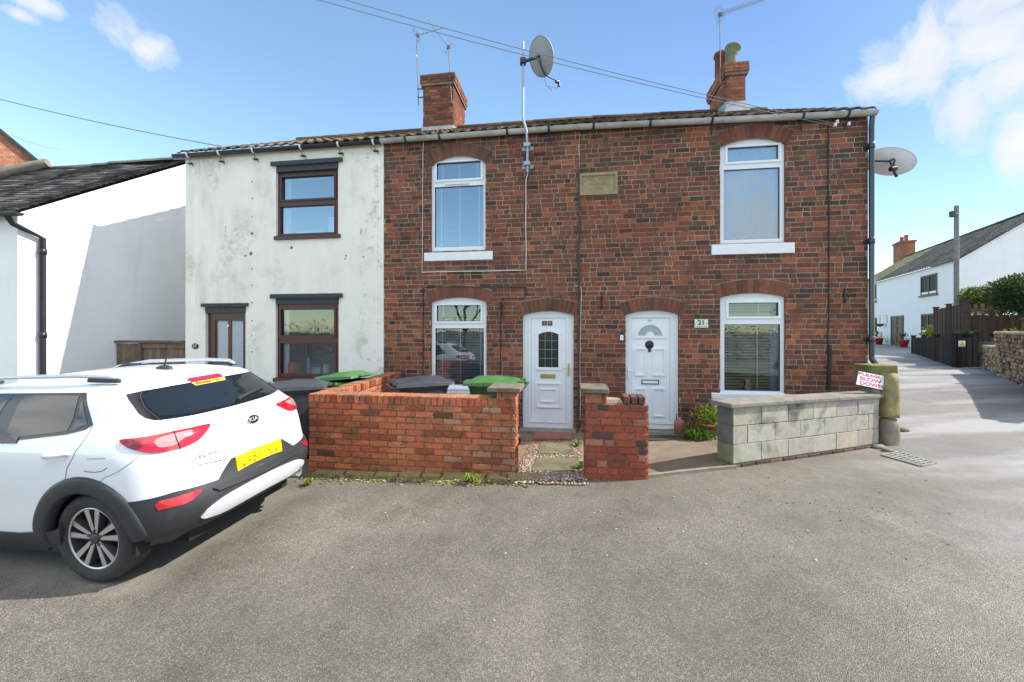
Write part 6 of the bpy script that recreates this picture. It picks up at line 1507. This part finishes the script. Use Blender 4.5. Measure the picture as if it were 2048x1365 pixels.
M_GAP = mat('panel_gap', (.05, .05, .055), .8, 0, 5, 0)
M_UNDER = mat('underside', (.012, .012, .012), .9, .1, 5, 0)

def ws_dense():
    out = []
    for a, b_ in zip(TAB[:-1, 0], TAB[1:, 0]):
        k = max(1, round((b_ - a) / .03)); out += [a + (b_ - a) * i / k for i in range(k)]
    return out + [1.466]
def sm_tab():          # round the profile off a little
    global TAB
    W_ = np.array(ws_dense()); T_ = np.stack([W_] + [np.interp(W_, TAB[:, 0], TAB[:, k]) for k in (1, 2, 3)], 1)
    for _ in range(3):
        q = T_.copy(); q[1:-1, 1:] = T_[1:-1, 1:] * .5 + (T_[:-2, 1:] + T_[2:, 1:]) * .25; T_ = q
    TAB = T_
sm_tab()
NP_ = 200; WL = list(TAB[:, 0]); mb = MB(MCAR); vs = []
_f = np.linspace(-math.pi, math.pi, 6001); _q = np.array([bp(.6, f)[:2] for f in _f]); _s = np.concatenate([[0], np.cumsum(np.hypot(*np.diff(_q, axis=0).T))])
PHS = np.interp(np.linspace(0, _s[-1], NP_ + 1)[:-1], _s, _f)
for w_ in WL:
    for j in range(NP_):
        vs.append(bp(w_, PHS[j]))
fs_ = []; WHX = (0, -2.58)
for i in range(len(WL) - 1):
    for j in range(NP_):
        j2 = (j + 1) % NP_; q = (i * NP_ + j, i * NP_ + j2, (i + 1) * NP_ + j2, (i + 1) * NP_ + j)
        c_ = sum((vs[k] for k in q), Vector()) / 4
        if any(math.hypot(c_.x - wx, c_.z - .33) < .40 and abs(c_.y) > .5 for wx in WHX): continue
        fs_.append(q[::-1])
k0 = len(vs); vs.append(Vector((-.65, 0, 1.467))); L0 = (len(WL) - 1) * NP_
fs_ += [(L0 + (j + 1) % NP_, L0 + j, k0) for j in range(NP_)]
low_ = [f for f in fs_ if sum(vs[k].z for k in f) / len(f) < .36]
mb.add(vs, [f for f in fs_ if f not in set(low_)], (1, 1, 1), True); body = mb.build('body', M_PAINT, car)
lm = MB(MCAR); lm.add(vs, low_, (1, 1, 1), True); lowb_ = lm.build('lower_body', M_CLAD, car)
if sum(p.normal.z * p.area for p in body.data.polygons) < 0: body.data.flip_normals()
# full shell (no wheel openings) to lay panels on, in world space
allf = [(i * NP_ + j, i * NP_ + (j + 1) % NP_, (i + 1) * NP_ + (j + 1) % NP_, (i + 1) * NP_ + j) for i in range(len(WL) - 1) for j in range(NP_)]
BV = BVHTree.FromPolygons([MCAR @ v for v in vs], allf + fs_[-NP_:])
IC = MCAR.inverted()
def on_car(px, py):
    h = BV.ray_cast(Vector((0, 0, CAMZ)), ray(px, py).normalized()); return None if h[0] is None else IC @ h[0]
_PH = np.linspace(-math.pi, math.pi, 2401)
def phi_of(p):
    q = np.array([bp(p[2], f)[:2] for f in _PH[::8]]); k = int(((q - np.array(p[:2])) ** 2).sum(1).argmin()) * 8
    fine = _PH[max(0, k - 8):k + 9]; q = np.array([bp(p[2], f)[:2] for f in fine]); return float(fine[((q - np.array(p[:2])) ** 2).sum(1).argmin()])
def chaikin(P, n=1):
    for _ in range(n):
        P = [q for a, b_ in zip(P, P[1:] + P[:1]) for q in ((a[0] * .8 + b_[0] * .2, a[1] * .8 + b_[1] * .2), (a[0] * .2 + b_[0] * .8, a[1] * .2 + b_[1] * .8))]
    return P
def panel(name, m, parent, pts, off=.004, mirror=False, sym=False, rnd_=0, step=.035, side=None, skirt=.012):
    """a panel laid on the shell: outline in local x,y,z points. sym: mirror the outline about the middle and join"""
    P = [(phi_of(p), p[2]) for p in pts]
    if sym: P = P + [(-a, b_) for a, b_ in reversed(P) if abs(a) > 1e-3]
    if rnd_: P = chaikin(P, rnd_)
    K = .95; D = []
    for a, b_ in zip(P, P[1:] + P[:1]):
        n = max(1, int(math.hypot((b_[0] - a[0]) * K, b_[1] - a[1]) / step)); D += [(a[0] + (b_[0] - a[0]) * i / n, a[1] + (b_[1] - a[1]) * i / n) for i in range(n)]
    ring_ = [Vector((a * K, b_)) for a, b_ in D]; inner = []
    x0, x1, y0, y1 = min(p.x for p in ring_), max(p.x for p in ring_), min(p.y for p in ring_), max(p.y for p in ring_)
    a = x0 + step / 2
    while a < x1:
        b_ = y0 + step / 2
        while b_ < y1: inner.append(Vector((a + .0007 * (len(inner) % 3), b_))); b_ += step
        a += step
    nb_ = len(ring_); res = delaunay_2d_cdt(ring_ + inner, [(i, (i + 1) % nb_) for i in range(nb_)], [list(range(nb_))], 1, 1e-6)
    pv = [(p.x / K, p.y) for p in res[0]]; V3 = [bp(w_, f) + bnrm(w_, f) * off for f, w_ in pv]
    fs2 = [list(f) for f in res[2]]; out = []
    for f in fs2:
        c_ = sum((V3[i] for i in f), Vector()) / len(f); n_ = (V3[f[1]] - V3[f[0]]).cross(V3[f[2]] - V3[f[0]])
        k = f if n_.dot(c_ - Vector((UC, 0, .7))) > 0 else f[::-1]; out.append(k)
    rim = [bp(w_, f) + bnrm(w_, f) * off for f, w_ in D]; rin = [bp(w_, f) - bnrm(w_, f) * skirt for f, w_ in D]
    objs = []
    for mir in ((1, -1) if mirror else (1,)):
        g = lambda v: Vector((v.x, v.y * mir, v.z)); mb = MB(MCAR); fl = (lambda f: f) if mir == 1 else (lambda f: f[::-1])
        mb.add([g(v) for v in V3], [fl(f) for f in out], (1, 1, 1), True)
        mb.add([g(v) for v in rim] + [g(v) for v in rin], [(i, (i + 1) % nb_, nb_ + (i + 1) % nb_, nb_ + i) for i in range(nb_)])
        objs.append(mb.build(name, m, parent[0 if mir == 1 else -1] if isinstance(parent, list) else parent))
    return objs if mirror else objs[0]
def ribbon(name, pts, wd=.004, off=.0025, mirror=False, m=None, parent=None):
    P = [(phi_of(p), p[2]) for p in pts]; Q = []
    for a, b_ in zip(P[:-1], P[1:]):
        n = max(1, int(math.hypot(b_[0] - a[0], b_[1] - a[1]) / .03)); Q += [(a[0] + (b_[0] - a[0]) * i / n, a[1] + (b_[1] - a[1]) * i / n) for i in range(n)]
    Q.append(P[-1]); C_ = [bp(w_, f) for f, w_ in Q]; N_ = [bnrm(w_, f) for f, w_ in Q]
    for mir in ((1, -1) if mirror else (1,)):
        vs = []
        for i, c_ in enumerate(C_):
            d = (C_[min(i + 1, len(C_) - 1)] - C_[max(i - 1, 0)]).normalized(); s_ = d.cross(N_[i]).normalized() * wd / 2
            for q in (c_ - s_ + N_[i] * off, c_ + s_ + N_[i] * off): vs.append(Vector((q.x, q.y * mir, q.z)))
        mb = MB(MCAR); fl = [(2 * i, 2 * i + 1, 2 * i + 3, 2 * i + 2) for i in range(len(C_) - 1)]; mb.add(vs, fl if mir == 1 else [f[::-1] for f in fl]); mb.build(name, m or M_GAP, parent or body)
S = lambda x, w_, y=-.88: (x, y, w_)
# glass
rw = panel('rear_window', M_TRIM, car, [(.2, 0, 1.350), (.165, -.3, 1.350), (.135, -.523, 1.345), (.092, -.613, 1.334), (.179, -.644, 1.264), (.262, -.668, 1.2), (.322, -.667, 1.166), (.372, -.647, 1.147), (.394, -.625, 1.142), (.47, -.412, 1.131), (.494, 0, 1.126)], .004, sym=True)
panel('pane', M_CARGLASS, rw, [(.2, 0, 1.338), (.165, -.3, 1.338), (.15, -.5, 1.335), (.167, -.56, 1.309), (.262, -.595, 1.228), (.36, -.60, 1.165), (.46, -.412, 1.147), (.494, 0, 1.142)], .0062, sym=True, skirt=.001)
dlo = [S(-.78, 1.352), S(-.213, 1.354), S(-.022, 1.141), S(-.211, 1.077), S(-.465, 1.036), S(-.763, 1.014), S(-1.4, 1.0), S(-1.9, 1.01), S(-1.62, 1.2), S(-1.34, 1.345)]
ws = panel('side_window', M_TRIM, car, dlo, .005, mirror=True)
panel('pane', M_CARGLASS, ws, [S(-.791, 1.335), S(-.262, 1.334), S(-.236, 1.096), S(-.465, 1.056), S(-.74, 1.034)], .0075, mirror=True, skirt=.001)
panel('pane', M_CARGLASS, ws, [S(-.222, 1.322), S(-.072, 1.145), S(-.205, 1.096)], .0075, mirror=True, skirt=.001)
panel('pane', M_CARGLASS, ws, [S(-.9, 1.329), S(-1.32, 1.325), S(-1.58, 1.18), S(-1.78, 1.035), S(-.9, 1.03)], .0075, mirror=True, skirt=.001)
panel('windscreen', M_CARGLASS, car, [(-2.3, 0, 1.06), (-2.2, -.6, 1.07), (-1.95, -.72, 1.09), (-1.5, -.58, 1.34), (-1.58, -.3, 1.355), (-1.6, 0, 1.36)], .004, sym=False) if 0 else None
wsP = [bp(w_, math.pi - a) for w_, a in ((1.08, .0), (1.08, .5), (1.10, .95), (1.2, .9), (1.34, .85), (1.36, .4), (1.365, 0))]
def front_panel(name, m, parent, rows, off=.004):
    """rows: (height, spread a) about the nose"""
    mb = MB(MCAR); n = 24; vs = []
    for w_, a0, a1 in rows:
        for i in range(n + 1): f = math.pi + a0 + (a1 - a0) * i / n; vs.append(bp(w_, f) + bnrm(w_, f) * off)
    mb.add(vs, [(r * (n + 1) + i, (r + 1) * (n + 1) + i, (r + 1) * (n + 1) + i + 1, r * (n + 1) + i + 1) for r in range(len(rows) - 1) for i in range(n)], (1, 1, 1), True); return mb.build(name, m, parent)
front_panel('windscreen', M_CARGLASS, car, [(w_, -a, a) for w_, a in ((1.08, 1.0), (1.14, 1.0), (1.2, .98), (1.27, .96), (1.34, .92), (1.36, .9))])
front_panel('grille', M_CLAD, car, [(w_, -.75, .75) for w_ in (.3, .36, .42, .48)]); front_panel('upper_grille', M_TRIM, car, [(w_, -.7, .7) for w_ in (.66, .7, .75)])
for s_ in (1, -1): front_panel('headlamp', M_PINK if 0 else mat('headlamp_lens', (.5, .52, .55), .1, .05, 9, 0, coat=1), car, [(w_, s_ * .8, s_ * 1.15) for w_ in (.66, .72, .78)], .006)
# lamps
lampP = [(.267, -.816, 1.038), (.283, -.806, 1.049), (.393, -.768, 1.050), (.497, -.63, 1.057), (.558, -.385, 1.053), (.566, -.367, 1.042), (.58, -.411, 1.011), (.588, -.493, .962), (.577, -.574, .941), (.56, -.633, .937), (.511, -.732, .936), (.471, -.774, .944), (.413, -.808, .967), (.326, -.825, 1.004)]
lamps = panel('tail_lamp', M_RED, car, lampP, .012, mirror=True, rnd_=1, step=.02)
panel('lamp_lens', M_PINK, lamps, [(.466, -.742, 1.009), (.468, -.717, 1.031), (.509, -.632, 1.041), (.547, -.504, 1.041), (.556, -.548, 1.013), (.55, -.609, .991), (.546, -.65, .964), (.496, -.736, .968)], .0145, mirror=True, rnd_=1, step=.02, skirt=.001)
panel('lamp_tip', M_REDD, lamps, [(.29, -.812, 1.038), (.393, -.77, 1.036), (.42, -.78, .99), (.40, -.805, .975), (.335, -.82, 1.008)], .0145, mirror=True, rnd_=1, step=.02, skirt=.001)
ribbon('lamp_seam', [(.53, -.633, 1.054), (.545, -.64, 1.0), (.56, -.633, .937)], .007, .016, True, M_TRIM, lamps[0])
panel('brake_lamp', M_RED, car, [(.2, 0, 1.378), (.19, -.15, 1.378), (.185, -.175, 1.368), (.2, -.16, 1.352), (.2, 0, 1.352)], .010, sym=True, step=.02)
stk = panel('window_sticker', mat('yellow_vinyl', (.78, .55, .06), .5, .03, 9, 0), car, [(.2, 0, 1.345), (.2, -.17, 1.345), (.21, -.155, 1.318), (.21, 0, 1.318)], .009, sym=True, step=.02, skirt=.001)
def rear_text(name, m, parent, txt, y, w_, size, off, depth=.0015, bold=0, sx=1.0, roll=0):
    f = ph_y(w_, y); c_ = bp(w_, f); n_ = bnrm(w_, f); p = MCAR @ (c_ + n_ * off); rt = bp(w_, ph_y(w_, y + .02)) - bp(w_, ph_y(w_, y - .02)); rt = (MCAR.to_3x3() @ rt).normalized()
    nw = (MCAR.to_3x3() @ n_).normalized(); up = nw.cross(rt).normalized(); rt = up.cross(nw)
    mb = MB(); text_on(mb, facing(p, rt, up), txt, size, depth, bold, sx=sx); return mb.build(name, m, parent)
rear_text('sticker_lettering', mat('vinyl_red', (.30, .03, .04), .5, 0, 9, 0), stk, 'Arnold Clark', 0, 1.331, .034, .011, .0008, .0012, 1.45)
f0 = ph_y(.99, .03); c0_ = bp(.99, f0); nb0 = bnrm(.99, f0)
rotb = Vector((0, 0, 1)).rotation_difference(nb0).to_matrix().to_4x4()
mb = MB(MCAR); T_ = Matrix.Translation(c0_) @ rotb; sc_ = Matrix.Diagonal((.55, 1, 1, 1)); mb.lathe([(.068, -.004), (.068, .005), (.06, .008), (0, .009)], 28, T_ @ sc_); bdg = mb.build('badge', M_TRIM, car)
mb = MB(MCAR); mb.lathe([(.068, .004), (.071, .007), (.068, .010), (.064, .0095)], 28, T_ @ sc_); mb.build('badge_rim', M_SILVER, bdg)
rear_text('badge_lettering', M_SILVER, bdg, 'KIA', .03, .99, .05, .0105, .0012, .0012, 1.25)
rear_text('model_lettering', M_GREYMETAL, car, 'STONIC', -.45, .838, .042, .004, .0015, .0005, 1.5)
rear_text('trim_lettering', M_GREYMETAL, car, 'ISG', .42, .86, .022, .004, .0015, 0, 1.3)
# bumper
bum = panel('rear_bumper', M_CLAD, car, [(.67, 0, .60), (.67, -.40, .628), (.579, -.722, .648), (.366, -.864, .627), (.40, -.86, .36), (.57, -.80, .335), (.66, -.5, .335), (.68, 0, .335)], .012, sym=True, step=.04)
panel('plate_recess', M_CLAD, bum, [(.66, 0, .752), (.66, -.285, .745), (.665, -.36, .69), (.67, -.43, .63), (.67, 0, .605)], .0125, sym=True)
panel('reflector', M_RED, [bum, bum], [(.52, -.805, .594), (.539, -.789, .612), (.658, -.564, .612), (.657, -.587, .588), (.644, -.654, .556), (.627, -.692, .548), (.537, -.80, .552)], .018, mirror=True, step=.02)
panel('skid_plate', M_SKID, bum, [(.716, 0, .522), (.716, -.199, .518), (.703, -.414, .503), (.675, -.546, .461), (.647, -.60, .40), (.672, -.40, .372), (.69, -.176, .385), (.69, 0, .388)], .026, sym=True, rnd_=1)
panel('bumper_step', M_CLAD, bum, [(.716, 0, .575), (.70, -.38, .592), (.68, -.5, .585), (.69, -.46, .555), (.716, 0, .54)], .03, sym=True)
fpl = bp(.69, 0).x; mb = MB(MCAR); pz_ = lambda v: (.632 + .116 * v, fpl + .026 - .008 * v)
nx_, nz_ = 18, 6; vs = []; cc = []
for i in range(nx_ + 1):
    for k in range(nz_ + 1): z, x = pz_(k / nz_); vs.append((x, -.26 + .52 * i / nx_, z))
dark_ = [[0] * nz_ for _ in range(nx_)]
for i in range(nx_):
    for k in range(nz_):
        d_ = (.25 + .6 * rnd.random()) if (1 <= k <= 3 and 1 <= i <= 16 and i != 9 and rnd.random() < .62) else .08 * rnd.random(); cc.append((.80 - .72 * d_, .68 - .61 * d_, .0 + .03 * d_))
mb.add(vs, [(i * (nz_ + 1) + k, (i + 1) * (nz_ + 1) + k, (i + 1) * (nz_ + 1) + k + 1, i * (nz_ + 1) + k + 1) for i in range(nx_) for k in range(nz_)], cc)
mb.hexa([(fpl + .012, -.262, .630), (fpl + .0255, -.262, .630), (fpl + .0255, .262, .630), (fpl + .012, .262, .630)], [(fpl + .004, -.262, .750), (fpl + .0175, -.262, .750), (fpl + .0175, .262, .750), (fpl + .004, .262, .750)], (.8, .68, .01)); mb.build('number_plate', mat('plate_yellow', None, .4, .02, 9, 0), car)
mb = MB(MCAR); mb.tube([(.45, .47, .36), (.60, .47, .365), (.70, .47, .37)], [.04, .045, .05], 16, cap=False); mb.tube([(.45, .47, .36), (.62, .47, .365)], .036, 12); mb.build('exhaust', M_SILVER, car)
ribbon('boot_seam', [(.135, -.523, 1.345), (.167, -.572, 1.309), (.262, -.617, 1.228), (.394, -.625, 1.14), (.487, -.61, 1.074), (.532, -.634, 1.008), (.56, -.633, .939), (.607, -.578, .808), (.62, -.536, .785), (.656, -.308, .755)], .0045, .0075, True)
ribbon('quarter_seam', [(.155, -.88, .765), (.2, -.88, .80), (.42, -.8, .94)], .003, .0025, True)
ribbon('door_seam', [S(-.022, 1.141), S(-.02, 1.09), S(-.06, .98), S(-.115, .86), S(-.155, .77)], .004, .0025, True); ribbon('door_seam', [S(-.83, 1.02), S(-.86, .8), S(-.86, .4)], .004, .0025, True); ribbon('door_seam', [S(-1.9, 1.0), S(-1.98, .8), S(-1.95, .4)], .004, .0025, True)
ribbon('fuel_flap', [S(.03, .845), S(.06, .838), S(.12, .836), S(.18, .845), S(.222, .868)], .0045, .003)
ribbon('crease', [S(.05, .925), S(.2, .93)], .003, .002)
for sy in (1, -1):
    for hx in (-.215, -1.15):
        mb = MB(MCAR); y0 = -.872; P_ = [(hx - .11, y0, .938), (hx - .06, y0 - .035, .946), (hx + .05, y0 - .037, .957), (hx + .1, y0 - .002, .962)]; mb.tube([(x, y * sy, z) for x, y, z in P_], [.016, .019, .019, .014], 8); mb.build('door_handle', M_PAINT, car)
    mb = MB(MCAR); P_ = [(-.02, -.545, 1.425), (-.1, -.57, 1.448), (-.4, -.585, 1.462), (-1.1, -.59, 1.455), (-1.5, -.585, 1.405), (-1.58, -.585, 1.385)]; mb.tube([(x, y * sy, z + .012) for x, y, z in P_], [.012, .018, .018, .018, .018, .01], 8)
    rl = mb.build('roof_rail', M_SILVER, car); 
    for a_, b3 in ((-.03, -.28), (-1.2, -1.58)):
        mb = MB(MCAR); mb.tube([(a_, -.56 * sy, 1.43), ((a_ + b3) / 2, -.575 * sy, 1.435), (b3, -.585 * sy, 1.44 if b3 > -1 else 1.38)], .02, 6); mb.build('rail_foot', M_CLAD, rl)
    mb = MB(MCAR); mb.ico((-1.72, -.95 * sy, 1.03), .1, 2, (.8, 1.0, .75), 0); mb.tube([(-1.75, -.8 * sy, .99), (-1.73, -.92 * sy, 1.01)], .03, 8); mb.build('door_mirror', M_PAINT, car)
mb = MB(MCAR); mb.lathe([(.055, -.012), (.05, .014), (.02, .03), (0, .032)], 16, Matrix.Translation((-.25, 0, 1.455)) @ Matrix.Diagonal((1.5, .8, 1, 1))); mb.tube([(-.25, 0, 1.48), (-.17, 0, 1.66)], [.008, .004], 7); mb.build('aerial', M_CLAD, car)
mb = MB(MCAR); p0, p1, p2 = [bp(w_, ph_y(w_, y)) + bnrm(w_, ph_y(w_, y)) * .022 for w_, y in ((1.146, .02), (1.16, .06), (1.19, .43))]; mb.tube([p0, p1, (p1 + p2) / 2, p2], [.018, .02, .014, .007], 8); mb.build('wiper', M_CLAD, car)
# sill and arches
panel('sill_cladding', M_CLAD, [car, car], [S(-.35, .46), S(-.42, .43), S(-.83, .36), S(-1.75, .36), S(-2.15, .43), S(-2.23, .46), S(-2.2, .205), S(-.38, .205)], .012, mirror=True)
def side_pt(x, w_, off):
    w2 = min(max(w_, .2), 1.4); f = ph_x(w2, x); return bp(w2, f) + bnrm(w2, f) * off
for wx in WHX:
    for sy in (1, -1):
        mb = MB(MCAR); n = 36; vs = []
        for i in range(n + 1):
            a = R(2) + R(190) * i / n if wx > -1 else R(-12) + R(190) * i / n
            for r_, o_ in ((.355, -.05), (.358, .016), (.375, .024), (.45, .02), (.474, .012), (.476, -.012)):
                x = wx + r_ * math.cos(a); w_ = .325 + r_ * math.sin(a)
                if wx < -1: x = max(x, -3.3)
                else: x = min(x, .6)
                if w_ < .2: w_ = .2
                p = side_pt(x, w_, o_); vs.append(Vector((p.x, p.y * sy, max(w_, .2))))
        fl = [(i * 6 + j, i * 6 + j + 1, (i + 1) * 6 + j + 1, (i + 1) * 6 + j) for i in range(n) for j in range(5)]
        mb.add(vs, fl if sy == 1 else [f[::-1] for f in fl], (1, 1, 1), True); mb.build('wheel_arch', M_CLAD, car)
        mb = MB(MCAR); Tm = Matrix.Translation((wx, -.87 * sy, .33)) @ Matrix.Rotation(R(-90 * sy), 4, 'X'); na = 30; lv = []
        for i in range(na + 1):
            a = R(-14) + R(208) * i / na; rr_ = .392
            for yy in (.03, .34): lv.append((wx + rr_ * math.cos(a), (-.885 + yy) * sy, max(.215, .325 + rr_ * math.sin(a))))
        mb.add(lv, [(2 * i, 2 * i + 1, 2 * i + 3, 2 * i + 2) for i in range(na)]); mb.add([v for v in lv[1::2]], [tuple(range(na + 1))]); mb.build('arch_liner', M_UNDER, car)
mb = MB(MCAR); mb.box(-3.1, .5, -.55, .55, .19, .3); mb.box(-2.2, -.4, -.8, .8, .195, .29); mb.build('underbody', M_UNDER, car)
# wheels
def wheel(wx, sy):
    T_ = Matrix.Translation((wx, -.845 * sy, .3285)) @ (Matrix.Rotation(R(90), 4, 'X') if sy == 1 else Matrix.Rotation(R(-90), 4, 'X'))     # local z = outwards
    mb = MB(MCAR); mb.lathe([(.226, -.012), (.236, .002), (.27, .012), (.295, .008), (.314, -.006), (.3245, -.024), (.3285, -.05), (.3285, -.15), (.322, -.18), (.30, -.2), (.226, -.2)], 64, T_)
    ty = mb.build('wheel', M_TYRE, car)
    gb = MB(MCAR)
    for z in (-.065, -.1, -.135): gb.lathe([(.3289, z - .004), (.3289, z + .004)], 48, T_)
    gb.build('tread_grooves', M_UNDER, ty)
    rb_ = MB(MCAR); rb_.lathe([(.205, -.19), (.215, -.10), (.218, -.03), (.222, -.012)], 48, T_); rb_.lathe([(.0, -.075), (.16, -.085), (.21, -.09)], 40, T_)
    for i in range(10):
        a = 2 * math.pi * i / 10 + .07 * (-1) ** i
        for (r0, r1, w0, w1, z0, z1) in ((.03, .222, .030, .05, -.022, -.012),):
            q = [(r0, -w0 / 2, z0), (r1, -w1 / 2, z1), (r1, w1 / 2, z1), (r0, w0 / 2, z0)]; rot = lambda p: (p[0] * math.cos(a) - p[1] * math.sin(a), p[0] * math.sin(a) + p[1] * math.cos(a), p[2])
            rb_.hexa([T_ @ Vector(rot((x, y * 1.15, z - .045))) for x, y, z in q], [T_ @ Vector(rot((x, y, z - .002))) for x, y, z in q])
    rb_.build('rim', M_ALLOYD, ty)
    sb = MB(MCAR); sb.lathe([(.212, -.014), (.218, -.008), (.226, -.008), (.229, -.011)], 56, T_)
    for i in range(10):
        a = 2 * math.pi * i / 10 + .07 * (-1) ** i; sgn = (-1) ** i
        q = [(.045, -.013, -.0215), (.2225, -.022 + .006 * sgn, -.0115), (.2225, .020 + .006 * sgn, -.0115), (.045, .010, -.0215)]; rot = lambda p: (p[0] * math.cos(a) - p[1] * math.sin(a), p[0] * math.sin(a) + p[1] * math.cos(a), p[2])
        sb.add([T_ @ Vector(rot(p)) for p in q], [(0, 1, 2, 3)])
    sb.build('spokes', M_ALLOY, ty)
    hb = MB(MCAR); hb.lathe([(.036, -.03), (.036, -.012), (.03, -.008), (0, -.007)], 24, T_)
    for i in range(5): a = 2 * math.pi * i / 5 + .3; p = T_ @ Vector((.055 * math.cos(a), .055 * math.sin(a), -.019)); hb.ico(p, .011, 1)
    hb.build('hub_cap', M_ALLOYD, ty)
for wx in WHX:
    for sy in (1, -1): wheel(wx, sy)
